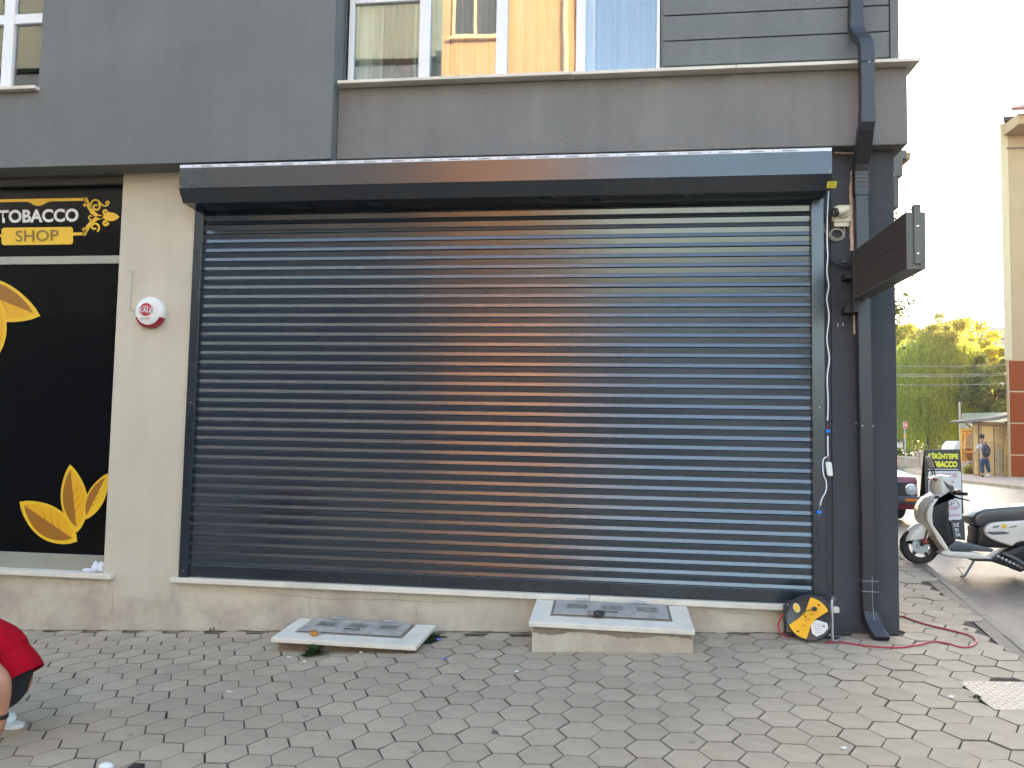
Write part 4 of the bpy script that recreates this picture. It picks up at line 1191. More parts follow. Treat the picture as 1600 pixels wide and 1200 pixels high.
g = GP(1240, 995); lp.append(Vector((g.x, g.y, zg(g.x, g.y) + .007))); g = GP(1252, 996); lp.append(Vector((g.x, g.y, zg(g.x, g.y) + .007)))
q = MB(); q.tube(spline([hub + Vector((-.07, .02, .06))] + lp), .0058, 8); q.build('cable', M['red_cable'], re, smooth=True)

# ================================================================== CELLAR HATCHES
def hatch(label, base_px, yb, Ys, fl, fr, bl, br, th, lid_px, base_m, slabname='marble_border', tiltz=0):
    """fl, fr, bl, br : photo corners of the slab; the front edge stands over Y=Ys"""
    FL, FR = PX(*fl, Ys), PX(*fr, Ys)
    BL, BR = PX(*bl, -.058), PX(*br, -.058)
    zF = (FL.z + FR.z) / 2; zB = (BL.z + BR.z) / 2
    print('hatch', FL, FR, BL, BR)
    g0_ = zg((FL.x + FR.x) / 2, Ys)
    t = thing('cellar_hatch', ((FL.x + FR.x) / 2, Ys / 2, g0_), label, 'cellar hatch')
    bx0, bx1 = PX(base_px[0], base_px[2], yb).x, PX(base_px[1], base_px[2], yb).x
    q = MB(); n = 14
    q.box(bx0, bx1, yb, -.003, g0_ - .12, min(FL.z, FR.z, zB) - th - .002)
    q.build('base', base_m, t, bevel=.004)
    # slab ring: outer quad and lid opening
    O = [FL, FR, BR, BL]
    def lerp(a, b, k): return a + (b - a) * k
    def S_(u, v):  # u along width, v from front to back
        return lerp(lerp(FL, FR, u), lerp(BL, BR, u), v)
    u0, u1, v0, v1 = lid_px
    ring = [(0, 0, 1, 0, u1, v0, u0, v0), (1, 0, 1, 1, u1, v1, u1, v0), (0, 1, 0, 0, u0, v0, u0, v1)]
    for r_ in ring:
        c = [S_(r_[0], r_[1]), S_(r_[2], r_[3]), S_(r_[4], r_[5]), S_(r_[6], r_[7])]
        ctr = sum(c, Vector()) / 4
        c = [ctr + (p - ctr) * .9985 for p in c]
        q = MB(); q.add(c + [p - Vector((0, 0, th)) for p in c], [(0, 1, 2, 3), (7, 6, 5, 4), (0, 4, 5, 1), (1, 5, 6, 2), (2, 6, 7, 3), (3, 7, 4, 0)])
        q.build(slabname, M['marble'], t, bevel=.004)
    # iron frame and lid
    def plate(u0, u1, v0, v1, h0, h1, name, m, bev=.0015, par=t):
        c = [S_(u0, v0), S_(u1, v0), S_(u1, v1), S_(u0, v1)]
        q = MB(); q.add([p + Vector((0, 0, h1)) for p in c] + [p + Vector((0, 0, h0)) for p in c], [(0, 1, 2, 3), (7, 6, 5, 4), (0, 4, 5, 1), (1, 5, 6, 2), (2, 6, 7, 3), (3, 7, 4, 0)])
        return q.build(name, m, par, bevel=bev)
    plate(u0 + .003, u1 - .003, v0 + .01, v1, -.02, -.003, 'iron_frame', M['rust'])
    du, dv = (u1 - u0), (v1 - v0)
    L_ = (u0 + .018, u1 - .018, v0 + .09 * dv, v1 - .02)
    lid = plate(*L_, .002, .010, 'lid', M['lidsteel'])
    for k in range(3):
        a = L_[0] + (L_[1] - L_[0]) * (.09 + k * .31); c = a + (L_[1] - L_[0]) * .22
        va = L_[2] + (L_[3] - L_[2]) * .28; vb = L_[2] + (L_[3] - L_[2]) * .80
        pn = plate(a, c, va, vb, .0102, .0125, 'worn_panel', M['lidpanel'], 0, lid)
        plate(a + .015, c - .015, va + .06, vb - .06, .0127, .0135, 'worn_panel', M['lidworn'], 0, lid)
    hd = MB(); c0 = S_((L_[0] + L_[1]) / 2 - .05, L_[2] + .12 * dv); c1 = S_((L_[0] + L_[1]) / 2 + .045, L_[2] + .12 * dv)
    up = Vector((0, 0, .012)); bk = Vector((0, .06, 0))
    hd.tube([c0 + bk + up, c0 + up + Vector((0, 0, .012)), c1 + up + Vector((0, 0, .012)), c1 + bk + up], .004, 6); hd.build('handle', M['rustdark'], lid, smooth=True)
    for u in (.24, .77):
        q = MB(); c = S_(L_[0] + (L_[1] - L_[0]) * u, L_[3] + .01)
        q.tube([c + Vector((-.05, 0, .016)), c + Vector((-.004, 0, .016))], .009, 10); q.tube([c + Vector((.0, 0, .016)), c + Vector((.045, 0, .016))], .008, 10)
        q.box(c.x - .05, c.x + .045, c.y - .03, c.y, c.z + .0105, c.z + .014)
        q.build('hinge', M['steel'], t, smooth=True)
    return t, S_, L_
M['rust'] = mat('rusty_iron', (.30, .24, .185), .75, metal=.2, var=.3, vscale=12, bump=.3)
M['rustdark'] = mat('dark_iron', (.06, .055, .05), .6, metal=.4)
M['lidpanel'] = mat('faded_paint_panel', (.33, .31, .28), .75, spec=.25, var=.2, vscale=10)
M['lidworn'] = mat('worn_dark_panel', (.21, .19, .16), .8, spec=.2, var=.5, vscale=14)
M['brass'] = mat('brass', (.50, .24, .04), .35, metal=.5, var=.2, vscale=20)
h1, S1, L1_ = hatch('low cellar hatch with chipped brown base, weeds and a brass padlock', (434, 649, 1012), -.47, -.55, (423, 996.5), (650, 1010), (469, 965), (681, 976.5), .032, (.10, .86, .30, .98), M['brickbase'])
h2, S2, L2_ = hatch('taller cellar hatch on a beige rendered base with a grey padlock', (831, 1083, 1000), -.47, -.50, (826, 971.5), (1086, 985), (838.5, 936), (1073, 947), .034, (.12, .88, .30, .98), M['beige'])
def padlock(c, rot, m, label, s=1):
    c = Vector(c)
    t = thing('padlock', c, label, 'padlock')
    mm = Matrix.Rotation(R(rot), 3, 'Z')
    q = MB(); pts = [(-.030 * s, -.018 * s), (-.024 * s, -.025 * s), (.024 * s, -.025 * s), (.030 * s, -.018 * s), (.030 * s, .012 * s), (.022 * s, .022 * s), (-.022 * s, .022 * s), (-.030 * s, .012 * s)]
    q.prism(pts, 'z', .0, .022 * s); q.v = [tuple(c + mm @ Vector(p)) for p in q.v]; q.build('lock_body', m, t, bevel=.003)
    q = MB(); q.tube([Vector((.018 * s * math.cos(R(a)), .022 * s + .026 * s * math.sin(R(a)), .011)) for a in range(0, 181, 15)], .0045, 8)
    q.v = [tuple(c + mm @ Vector(p)) for p in q.v]; q.build('shackle', M['steel'], t, smooth=True)
p = S1(L1_[0] + .17, L1_[2] - .05); padlock(p + Vector((-.03, -.05, .004)), -50, M['brass'], 'brass padlock lying at the front edge of the low hatch', 1.1)
p = S2(L2_[0] + .26, L2_[2] + .02); padlock(p + Vector((.03, -.03, .012)), 60, M['rustdark'], 'dark grey padlock on the front edge of the tall hatch', 1.3)
q = MB(); c = S2(L2_[0] + .235, L2_[2] + .05); q.box(c.x - .02, c.x + .02, c.y - .05, c.y + .04, c.z + .0105, c.z + .022); q.build('hasp', M['rust'], h2, bevel=.003)
# grey cement band crumbling under the tall slab
q = MB(); pts = []; xb0 = PX(832, 1000, -.47).x; xb1 = PX(1082, 1000, -.47).x
n = 40; ztop_ = min(S2(0, 0).z, S2(1, 0).z) - .036
lo = [(xb0 + .002 + (xb1 - xb0 - .004) * i / n, ztop_ - .012 - .030 * (.5 + .5 * math.sin(i * .31 + .5)) - rnd.uniform(0, .012)) for i in range(n + 1)]
vs = [(x, -.4745, ztop_) for x, z in lo] + [(x, -.4745, z) for x, z in lo]
q.add(vs, [(i, i + 1, n + 2 + i, n + 1 + i) for i in range(n)])
q.add([(x, -.471, z) for x, z in lo] , [])
k0 = len(q.v) - (n + 1)
q.f += [(n + 1 + i, n + 2 + i, k0 + i + 1, k0 + i) for i in range(n)]
q.build('cement_bed', M['cement'], h2)

# ================================================================== WEEDS AND LITTER
M['weed'] = leafmat('weed_leaves', (.020, .040, .012), (.05, .085, .025), .2, 30)
M['drygrass'] = mat('dry_stems', (.16, .12, .07), .9)
def weed(c, n, size, label, cat='weed', seed=0, wid=.38, name='weed', m='weed', up=.4):
    r_ = random.Random(seed); q = MB(); c = Vector(c)
    for k in range(n):
        a = r_.uniform(0, 2 * PI); L_ = size * r_.uniform(.5, 1); el = r_.uniform(.05, up) * PI / 2
        b0 = c + Vector((r_.gauss(0, size * .12), r_.gauss(0, size * .12), .002))
        d = Vector((math.cos(a), math.sin(a), 0)); s = Vector((-math.sin(a), math.cos(a), 0))
        prev = []
        for t in (0, .25, .5, .75, 1):
            p = b0 + d * L_ * t * math.cos(el) + Vector((0, 0, L_ * (math.sin(el) * t - .35 * t * t * math.sin(el))))
            w_ = L_ * wid * (math.sin(PI * min(.98, t * .85 + .08)) ** .8) * (1 + .25 * r_.uniform(-1, 1)) * .5
            prev += [p - s * w_ + Vector((0, 0, w_ * .25)), p, p + s * w_ + Vector((0, 0, w_ * .25))]
        fs = []
        for i in range(4):
            for j in range(2): fs.append((i * 3 + j, i * 3 + j + 1, i * 3 + j + 4, i * 3 + j + 3))
        q.add(prev, fs)
    return tag(q.build(name, M[m], fix=False), label, cat)
g = GP(487, 1024); weed((g.x, g.y, zg(g.x, g.y)), 26, .12, 'dark green broad-leaved weed growing before the low hatch', seed=1, wid=.5, up=.9)
g = GP(676, 996); weed((g.x, g.y, zg(g.x, g.y)), 16, .10, 'low green weed at the right end of the low hatch', seed=2)
g = GP(668, 1003); weed((g.x, g.y, zg(g.x, g.y)), 9, .08, 'small pale weed sprouting beside the low slab edge', seed=12, wid=.25)
g = GP(1091, 978); weed((g.x, g.y, zg(g.x, g.y)), 8, .09, 'thin dry weed at the right end of the tall hatch', seed=3, wid=.15, up=1.0)
g = GP(333, 987); weed((g.x, g.y, zg(g.x, g.y)), 8, .07, 'tiny dry weed at the wall foot below the shutter left end', seed=4, wid=.2, up=1.0, m='drygrass')
g = GP(1533, 1094); weed((g.x - .01, g.y + .02, zg(g.x, g.y) - .01), 24, .05, 'green tuft growing at the left corner of the tread plate', seed=5, wid=.3, up=.8)
g = GP(1501, 1067); weed((g.x - .01, g.y + .0, zg(g.x, g.y) - .01), 10, .035, 'tiny green tuft at the far corner of the tread plate', seed=6, wid=.3)
g = GP(442, 975); weed((-.0 + g.x, -.06, zg(g.x, 0)), 6, .06, 'tiny dark sprig at the wall behind the low hatch', seed=7, wid=.2, up=1.0, m='drygrass')
M['litter_white'] = mat('white_litter', (.75, .75, .73), .7)
M['litter_blue'] = mat('blue_wrapper', (.12, .17, .45), .4)
M['litter_grey'] = mat('grey_litter', (.10, .10, .10), .8)
def litter(px, py, s, m, label, name='litter_scrap', seed=0):
    g = GP(px, py); r_ = random.Random(seed + int(px))
    q = MB(); n = 6; z = zg(g.x, g.y) + .003; a0 = r_.uniform(0, 6)
    vs = [(g.x + s[0] * math.cos(a0 * 0 + 2 * PI * k / n) * r_.uniform(.6, 1), g.y + s[1] * math.sin(2 * PI * k / n) * r_.uniform(.6, 1), z + r_.uniform(0, .004)) for k in range(n)]
    vs += [(x, y, zz + .002 + r_.uniform(0, s[2])) for x, y, zz in vs]
    q.add(vs, [tuple(range(n)), tuple(range(n, 2 * n))] + [(i, (i + 1) % n, n + (i + 1) % n, n + i) for i in range(n)])
    tag(q.build(name, M[m]), label, 'litter')
litter(686, 1001, (.026, .018, .02), 'litter_blue', 'blue and white crumpled wrapper right of the low hatch')
litter(694, 1031, (.024, .016, .004), 'litter_blue', 'flattened pale blue scrap on a stone below the wrapper')
litter(452, 1028, (.022, .008, .002), 'litter_white', 'white paper sliver left of the big weed')
litter(475, 1035, (.018, .008, .002), 'litter_white', 'white paper sliver just below the big weed')
litter(433, 1030, (.012, .006, .002), 'litter_white', 'smallest white crumb near the low hatch left corner')
litter(357, 1082, (.022, .009, .003), 'litter_white', 'white cigarette end on the open pavement at the left')
litter(807, 1051, (.020, .012, .003), 'litter_white', 'white cigarette end in a joint before the tall hatch', 'cigarette_end')
litter(564, 1021, (.02, .012, .004), 'litter_white', 'white pebble at the foot of the low hatch', 'pebble')
litter(773, 1146, (.018, .018, .006), 'litter_grey', 'dark crumb in a joint at the lower middle', 'crumb')
litter(795, 1008, (.022, .014, .006), 'litter_grey', 'dark dirt clump left of the tall hatch', 'dirt_clump')
litter(895, 1069, (.010, .008, .004), 'litter_grey', 'small dark crumb below the tall hatch', 'crumb')
litter(1318, 1171, (.022, .012, .006), 'litter_white', 'white scrap on the pavement at the lower right')
litter(1486, 1091, (.020, .012, .006), 'litter_white', 'white crumb in the hole left of the tread plate')
litter(1510, 984, (.02, .014, .005), 'litter_grey', 'dark pebble on the pavement inside the cable loop', 'pebble')
p = GP(172, 1199, 0); q = MB(); q.ball((p.x, p.y - .03, zg(p.x, p.y) + .015), .04, 10, (1, .7, .5)); tag(q.build('white_pouch', M['white_pl'], smooth=True), 'white rounded object peeking in at the lower left edge', 'pouch')
p = GP(218, 1199, 0); q = MB(); q.box(p.x - .03, p.x + .03, p.y - .08, p.y + .0, zg(p.x, p.y) + .002, zg(p.x, p.y) + .022); tag(q.build('phone_case', M['blackp'], bevel=.004), 'black flat case lying at the very bottom edge', 'case')
# cut wedge and dirt in the broken spot left of the tread plate
q = MB(); c = [GP(1483, 1090), GP(1492, 1097), GP(1540, 1101), GP(1524, 1084)]
q.add([(p.x, p.y, zg(p.x, p.y) - .010) for p in c], [(0, 1, 2, 3)]); q.build('dirt_patch', M['cement'], pave, fix=False)
c = [GP(1501, 1059), GP(1537, 1063), GP(1560, 1066), GP(1502, 1064.5)]

# ================================================================== PEOPLE (skin-grown bodies)
def grown(name, chains, m, parent, sub=2, offs=None):
    """chains: list of point lists [(x,y,z,r),...]; chains that share a point are joined"""
    vs = []; rad = []; es = []; idx = {}
    for ch in chains:
        prev = None
        for x, y, z, r in ch:
            k = (round(x, 4), round(y, 4), round(z, 4))
            if k not in idx: idx[k] = len(vs); vs.append(Vector((x, y, z))); rad.append(r)
            i = idx[k]
            if prev is not None and prev != i: es.append((prev, i))
            prev = i
    off = WORLD.get(parent.name, Vector())
    me = bpy.data.meshes.new(name); me.from_pydata([v - off for v in vs], es, [])
    o = bpy.data.objects.new(name, me); COL.objects.link(o)
    o.modifiers.new('grow', 'SKIN').use_smooth_shade = True
    sv = me.skin_vertices[0].data
    for i, r in enumerate(rad):
        sv[i].radius = (r if not isinstance(r, tuple) else r[0], r if not isinstance(r, tuple) else r[1]); sv[i].use_root = (i == 0)
    ss = o.modifiers.new('smooth', 'SUBSURF'); ss.levels = sub; ss.render_levels = sub
    dg = bpy.context.evaluated_depsgraph_get(); dg.update()
    me2 = bpy.data.meshes.new_from_object(o.evaluated_get(dg))
    bpy.data.objects.remove(o)
    me2.materials.clear(); me2.materials.append(m); me2.name = name
    for p in me2.polygons: p.use_smooth = True
    o = bpy.data.objects.new(name, me2); COL.objects.link(o); o.parent = parent
    WORLD[o.name] = off
    return o
M['skin'] = mat('tanned_skin', (.42, .20, .115), .5, var=.1, bump=.06, bscale=60)
M['redshirt'] = mat('red_shirt', (.36, .002, .012), .95, spec=.15, var=.12, vscale=4, bump=.7, bscale=7, bdist=.035, stretch=(1, 1, .45))
M['blackcloth'] = mat('black_cloth', (.012, .012, .014), .8, bump=.2, bscale=20, bdist=.01)
M['whiteshoe'] = mat('white_shoe', (.60, .66, .66), .6, var=.05)
M['solew'] = mat('shoe_sole', (.72, .72, .66), .6)
def at(px, py, Y): p = PX(px, py, Y); return (p.x, p.y, p.z)
YP = -2.0
pz = zg(.1, YP)
pr = thing('person', (at(0, 1180, YP)[0], YP, pz), 'person in a red shirt and black shorts squatting at the lower left edge', 'person')
def v4(p, r): return (p[0], p[1], p[2], r)
hip = at(22, 1066, YP); mid = at(-6, 1006, YP); che = at(-52, 990, YP); sho = at(-88, 994, YP); nek = at(-112, 1004, YP); hd_ = at(-140, 1015, YP)
def off(p, dx=0, dy=0, dz=0): return (p[0] + dx, p[1] + dy, p[2] + dz)
kneeN = off(at(-88, 1052, YP), 0, -.13); ankN = off(at(-26, 1152, YP), 0, -.11); hipN = off(hip, -.02, -.09, -.01); toeN = off(ankN, -.17, -.02, -.055); heelN = off(ankN, .04, 0, -.05)
kneeF = off(kneeN, .0, .27, 0); ankF = off(ankN, .04, .24, 0); hipF = off(hip, -.02, .09, -.01); toeF = off(ankF, -.17, .03, -.055)
shN = at(-62, 1004, YP - .18); elN = at(6, 1062, YP - .23); wrN = at(2, 1126, YP - .21)
shF = off(sho, .02, .17, -.03); elF = off(at(-60, 1080, YP), 0, .2, 0); wrF = off(at(-70, 1130, YP), 0, .1, 0)
palm = off(wrN, -.02, .0, -.05)
hipB = off(hip, -.075, 0, .03)
def mixp(a, b, t): return tuple(a[i] + (b[i] - a[i]) * t for i in range(3))
body = [[v4(hipB, .07), v4(mid, .115), v4(che, .125), v4(sho, .10), v4(nek, .052), v4(off(hd_, .03), .075), v4(off(hd_, -.04, 0, -.03), .085), v4(off(hd_, -.08, 0, -.08), .06)],
        [v4(hipB, .07), v4(hipN, .06), v4(mixp(hipN, kneeN, .5), .078), v4(kneeN, .058), v4(mixp(kneeN, ankN, .35), .055), v4(mixp(kneeN, ankN, .75), .038), v4(ankN, .036), v4(off(ankN, -.05, 0, -.04), .034), v4(toeN, .026)],
        [v4(hipB, .07), v4(hipF, .06), v4(mixp(hipF, kneeF, .5), .078), v4(kneeF, .058), v4(mixp(kneeF, ankF, .35), .055), v4(mixp(kneeF, ankF, .75), .038), v4(ankF, .036), v4(off(ankF, -.05, 0, -.04), .034), v4(toeF, .026)],
        [v4(sho, .10), v4(shN, .06), v4(mixp(shN, elN, .5), .05), v4(elN, .042), v4(mixp(elN, wrN, .35), .041), v4(wrN, .026), v4(palm, (.036))],
        [v4(sho, .10), v4(shF, .06), v4(mixp(shF, elF, .5), .05), v4(elF, .042), v4(mixp(elF, wrF, .35), .041), v4(wrF, .026), v4(off(wrF, -.03, 0, -.05), .034)]]
for k in range(4):
    a = off(palm, -.012 + .001 * k, -.027 + .018 * k, -.03); ln = (.028, .033, .031, .024)[k]
    body[3:4] = body[3:4]
    body.append([v4(palm, .036), v4(a, .0095), v4(off(a, -.012, 0, -ln * .8), .0088), v4(off(a, -.032, 0, -ln * 1.35), .008)])
body.append([v4(palm, .036), v4(off(palm, .012, -.03, -.008), .011), v4(off(palm, .0, -.038, -.04), .0095)])
grown('body', body, M['skin'], pr)
s2 = [[v4(mixp(hip, mid, .42), .140), v4(mixp(hip, mid, .7), .150), v4(mid, .148), v4(che, .150), v4(sho, .112), v4(mixp(sho, nek, .6), .07)],
      [v4(sho, .112), v4(shN, .085), v4(mixp(shN, elN, .35), .078), v4(mixp(shN, elN, .72), .072)],
      [v4(sho, .112), v4(shF, .085), v4(mixp(shF, elF, .35), .078), v4(mixp(shF, elF, .72), .072)]]
grown('shirt', s2, M['redshirt'], pr)
# flared hem of the shirt standing off the back
q = MB(); hc = Vector(mixp(hip, mid, .30)); ax_ = (Vector(mid) - Vector(hip)).normalized(); sd = Vector((0, 1, 0)); fr = ax_.cross(sd)
rings = []
for t, r_ in ((.10, .128), (.05, .146), (0, .156), (-.045, .160), (-.06, .158)):
    rings.append([hc + ax_ * t + (fr * math.cos(2 * PI * k / 28) * r_ * 1.0 + sd * math.sin(2 * PI * k / 28) * r_ * .98) * (1 + .022 * math.sin(k * 2.7 + t * 20)) for k in range(28)])
q.add([p for r_ in rings for p in r_], [(i * 28 + k, i * 28 + (k + 1) % 28, (i + 1) * 28 + (k + 1) % 28, (i + 1) * 28 + k) for i in range(4) for k in range(28)])
q.build('shirt_hem', M['redshirt'], pr, smooth=True, fix=False)
s3 = [[v4(off(hip, .035, 0, -.02), .155), v4(off(hip, -.01, 0, .0), .185)],
      [v4(off(hip, -.01, 0, .0), .170), v4(hipN, .145), v4(mixp(hipN, kneeN, .4), .125), v4(mixp(hipN, kneeN, .85), .100)],
      [v4(off(hip, -.01, 0, .0), .170), v4(hipF, .145), v4(mixp(hipF, kneeF, .4), .125), v4(mixp(hipF, kneeF, .85), .100)]]
grown('shorts', s3, M['blackcloth'], pr)
for a_, t_ in ((ankN, toeN), (ankF, toeF)):
    z0 = zg(a_[0], a_[1]) + .002
    f = [[(a_[0] + .045, a_[1], z0 + .045, .040), (a_[0] - .02, a_[1], z0 + .048, .042), (a_[0] - .10, a_[1] - .008, z0 + .038, .040), (a_[0] - .18, a_[1] - .016, z0 + .032, .034)], [(a_[0] - .02, a_[1], z0 + .048, .042), (a_[0] + .0, a_[1], z0 + .085, .040)]]
    grown('shoe', f, M['whiteshoe'], pr, 2)
    q = MB(); out = [(.088, 0), (.08, .03), (.02, .040), (-.08, .040), (-.17, .042), (-.215, .022), (-.22, -.01), (-.20, -.038), (-.12, -.050), (-.02, -.042), (.05, -.038), (.082, -.022)]
    q.prism([(a_[0] + x, a_[1] + y - .004) for x, y in out], 'z', z0, z0 + .026); q.build('shoe_sole', M['solew'], pr, bevel=.004)
q = MB(); dirw = (Vector(elN) - Vector(wrN)).normalized(); q.lathe([(.0300, 0), (.0315, .004), (.0315, .020), (.030, .024)], Vector(wrN) + dirw * .015, dirw, 16); q.build('wristband', M['blackcloth'], pr, smooth=True)
M['hair'] = mat('dark_hair', (.02, .014, .010), .7, bump=.6, bscale=80)
q = MB(); q.ball(off(hd_, .0, 0, .02), .098, 16, (1.05, .85, .95)); q.build('hair', M['hair'], pr, smooth=True)
for s_ in (-1, 1):
    q = MB(); q.ball(off(hd_, -.105, s_ * .03, -.045), .012, 8); q.build('eye', M['white_pl'], pr, smooth=True)
    q = MB(); q.ball(off(hd_, -.03, s_ * .085, -.04), .022, 8, (1, .4, 1.4)); q.build('ear', M['skin'], pr, smooth=True)
q = MB(); q.ball(off(hd_, -.135, 0, -.065), .018, 8, (1.2, .7, 1.2)); q.build('nose', M['skin'], pr, smooth=True)

# walking man with backpack on the far pavement
mp = GP(1541, 746); MY = 30.2
def mt(px, py, dy=0): p = PX(px, py, MY + dy); return (p.x, p.y, p.z)
mz = zg(mp.x, MY)
man = thing('person', (PX(1540, 745, MY).x, MY, mz), 'person in a pale shirt and jeans walking past the wooden shed', 'person')
M['paleshirt'] = mat('pale_pink_shirt', (.50, .38, .33), .85)
M['jeans'] = mat('blue_jeans', (.028, .045, .085), .8)
H = lambda px, py, r, dy=0: (*mt(px, py, dy), r)
bodyM = [[H(1538, 714, .12), H(1538, 703, .13), H(1537, 694.5, .11), H(1536, 690, .06), H(1534.5, 686.3, .085), H(1533.5, 683, .08)],
         [H(1537, 694.5, .11), H(1529.5, 696, .055, -.0), H(1526, 703, .045), H(1522.5, 709, .035), H(1520.5, 711.5, .035)],
         [H(1537, 694.5, .11), H(1543.5, 696, .055), H(1545.5, 704, .045, -.1), H(1543, 709, .035, -.2)],
         [H(1538, 714, .12), H(1535, 718, .09), H(1535, 728, .06), H(1536, 740, .04), H(1535, 744, .04)],
         [H(1538, 714, .12), H(1542, 718, .09), H(1543.5, 728, .06), H(1546, 738, .045, .1), H(1543, 743, .04, -.05)]]
grown('body', bodyM, M['skin'], man)
grown('shirt', [[H(1538, 713, .155), H(1538, 704, .16), H(1537, 695.5, .145), H(1536, 691.5, .075)], [H(1537, 695.5, .145), H(1529.5, 697, .08), H(1527, 702.5, .07)], [H(1537, 695.5, .145), H(1543.5, 697, .08), H(1545.8, 703, .07, -.1)]], M['paleshirt'], man)
grown('jeans', [[H(1538, 714.5, .155), H(1538.3, 717, .15)], [H(1538.3, 717, .15), H(1535, 721, .11), H(1534.5, 729, .09), H(1535.5, 740, .07)], [H(1538.3, 717, .15), H(1542, 721, .11), H(1543.5, 729, .09), H(1546, 738.5, .07, .1)]], M['jeans'], man)
q = MB(); q.ball(mt(1534.0, 682.2), .115, 12, (.95, 1, 1)); q.build('hair', M['hair'], man, smooth=True)
for p_ in ((1534.5, 744.2), (1543, 742.5)):
    a = mt(*p_); q = MB(); q.ball((a[0], a[1] - .03, a[2] + .01), .07, 10, (.8, 1.7, .6)); q.build('shoe', M['white_pl'] if p_[0] > 1540 else M['blackcloth'], man, smooth=True)
bp = thing('backpack', mt(1541, 703, -.2), 'dark backpack on the back of the walking person', 'backpack')
M['bag'] = mat('dark_backpack', (.045, .030, .032), .75)
a = mt(1541, 704.5, -.22)
q = MB(); q.ball(a, .2, 14, (.92, .55, 1.45)); q.build('bag_body', M['bag'], bp, smooth=True)
q = MB(); q.ball((a[0], a[1] - .09, a[2] - .09), .12, 10, (1.1, .5, .9)); q.build('front_pocket', M['bag'], bp, smooth=True)
for x0, x1 in ((1535, 1532.5), (1540.5, 1540.5)):
    q = MB(); q.tube([mt(x0 + 2, 699, -.2), mt(x0, 693, -.15), mt(x1, 690.5, -.06), mt(x1, 690.5, .05)], .018, 6); q.build('strap', M['bag'], bp)

# ================================================================== SCOOTER
def C7(x, y): return (1390 + x / 4.2857, 640 + y / 4.2857)
YS_ = 2.45
def tr(pts, Y): return [(p.x, p.z) for p in (PX(*C7(x, y), Y) for x, y in pts)]
M['cream'] = mat('cream_white_paint', (.68, .64, .55), .22, coat=.6, var=.04, dirt=.1)
M['scblack'] = mat('scooter_black_plastic', (.014, .013, .014), .45, spec=.4)
M['scgrey'] = mat('scooter_grey_plastic', (.075, .088, .095), .35)
M['seat'] = mat('seat_vinyl', (.05, .045, .045), .28, spec=.8, bump=.1, bscale=200)
M['amber'] = mat('amber_lens', (.75, .20, .01), .2)
scz = zg(6.6, YS_) + ROAD
so = thing('motor_scooter', (PX(1520, 880, YS_).x, YS_, scz), 'cream white motor scooter parked beside the pavement kerb', 'scooter')
def sp(pts, h, m, name, bev=.012, yc=0, seg=3, par=None):
    q = MB(); Y0 = YS_ + yc - h; q.prism(tr(pts, Y0), 'y', Y0, YS_ + yc + h)
    return q.build(name, m, par or so, bevel=bev, seg=seg, smooth=True, angle=25)
def sloft(front, back, h, bulge, m, name, bev=.02, yc=0, n=7, par=None):
    """front: outline points of the rounded nose (sighted at the middle plane), back: points on the near side plane"""
    F = tr(front, YS_ + yc); B = tr(back, YS_ + yc - h); q = MB(); N_ = len(F) + len(B)
    for i in range(n):
        t = -1 + 2 * i / (n - 1)
        for k, (x, z) in enumerate(F + B):
            xx = x + (bulge * abs(t) ** 2.2 if k < len(F) else 0)
            q.v.append((xx, YS_ + yc + h * t, z))
    q.f = [(i * N_ + k, i * N_ + (k + 1) % N_, (i + 1) * N_ + (k + 1) % N_, (i + 1) * N_ + k) for i in range(n - 1) for k in range(N_)]
    q.f += [tuple(range(N_)), tuple(reversed(range((n - 1) * N_, n * N_)))]
    return q.build(name, m, par or so, bevel=bev, seg=3, smooth=True, angle=38)
# wheels
def wheel(cx, cy, r, par, wd=.045):
    p = PX(*C7(cx, cy), YS_ - wd); c = Vector((p.x, YS_, p.z))
    wh = MB(); wh.lathe([(r * .62, -wd * .8), (r * .80, -wd), (r * .93, -wd * .85), (r, -wd * .3), (r, wd * .3), (r * .93, wd * .85), (r * .80, wd), (r * .62, wd * .8), (r * .62, -wd * .8)], c, (0, 1, 0), 36, caps=False)
    t = wh.build('tyre', M['rubber'], par, smooth=True)
    q = MB(); n = 40
    q.lathe([(r * .60, -wd * .72), (r * .64, -wd * .78), (r * .64, wd * .78), (r * .60, wd * .72), (r * .60, -wd * .72)], c, (0, 1, 0), 36, caps=False); 
    q.build('rim', M['scblack'], t, smooth=True)
    for k in range(5):
        a = R(72 * k + 20); u = Vector((math.cos(a), 0, math.sin(a))); v = Vector((-math.sin(a), 0, math.cos(a)))
        q = MB(); pp = [c + u * r * .12 + v * r * .10, c + u * r * .62 + v * r * .06, c + u * r * .62 - v * r * .06, c + u * r * .12 - v * r * .10]
        q.add([p + Vector((0, -.022, 0)) for p in pp] + [p + Vector((0, .022, 0)) for p in pp], [(0, 1, 2, 3), (7, 6, 5, 4), (0, 4, 5, 1), (1, 5, 6, 2), (2, 6, 7, 3), (3, 7, 4, 0)]); q.build('spoke', M['scblack'], t, bevel=.004)
    q = MB(); q.lathe([(r * .17, -.05), (r * .17, .05)], c, (0, 1, 0), 16); q.lathe([(r * .42, -.028), (r * .42, -.024)], c, (0, 1, 0), 24); q.build('hub', M['steel'], t, smooth=True)
    return t, c, r
rw = PX(*C7(212, 912), YS_ - .045)
rad = (rw.z - PX(*C7(212, 1037), YS_ - .045).z)
print('scooter wheel r', rad, scz, rw.z - rad)
wheel(210, 914, rad, so)
wheel(1150, 905, rad, so)
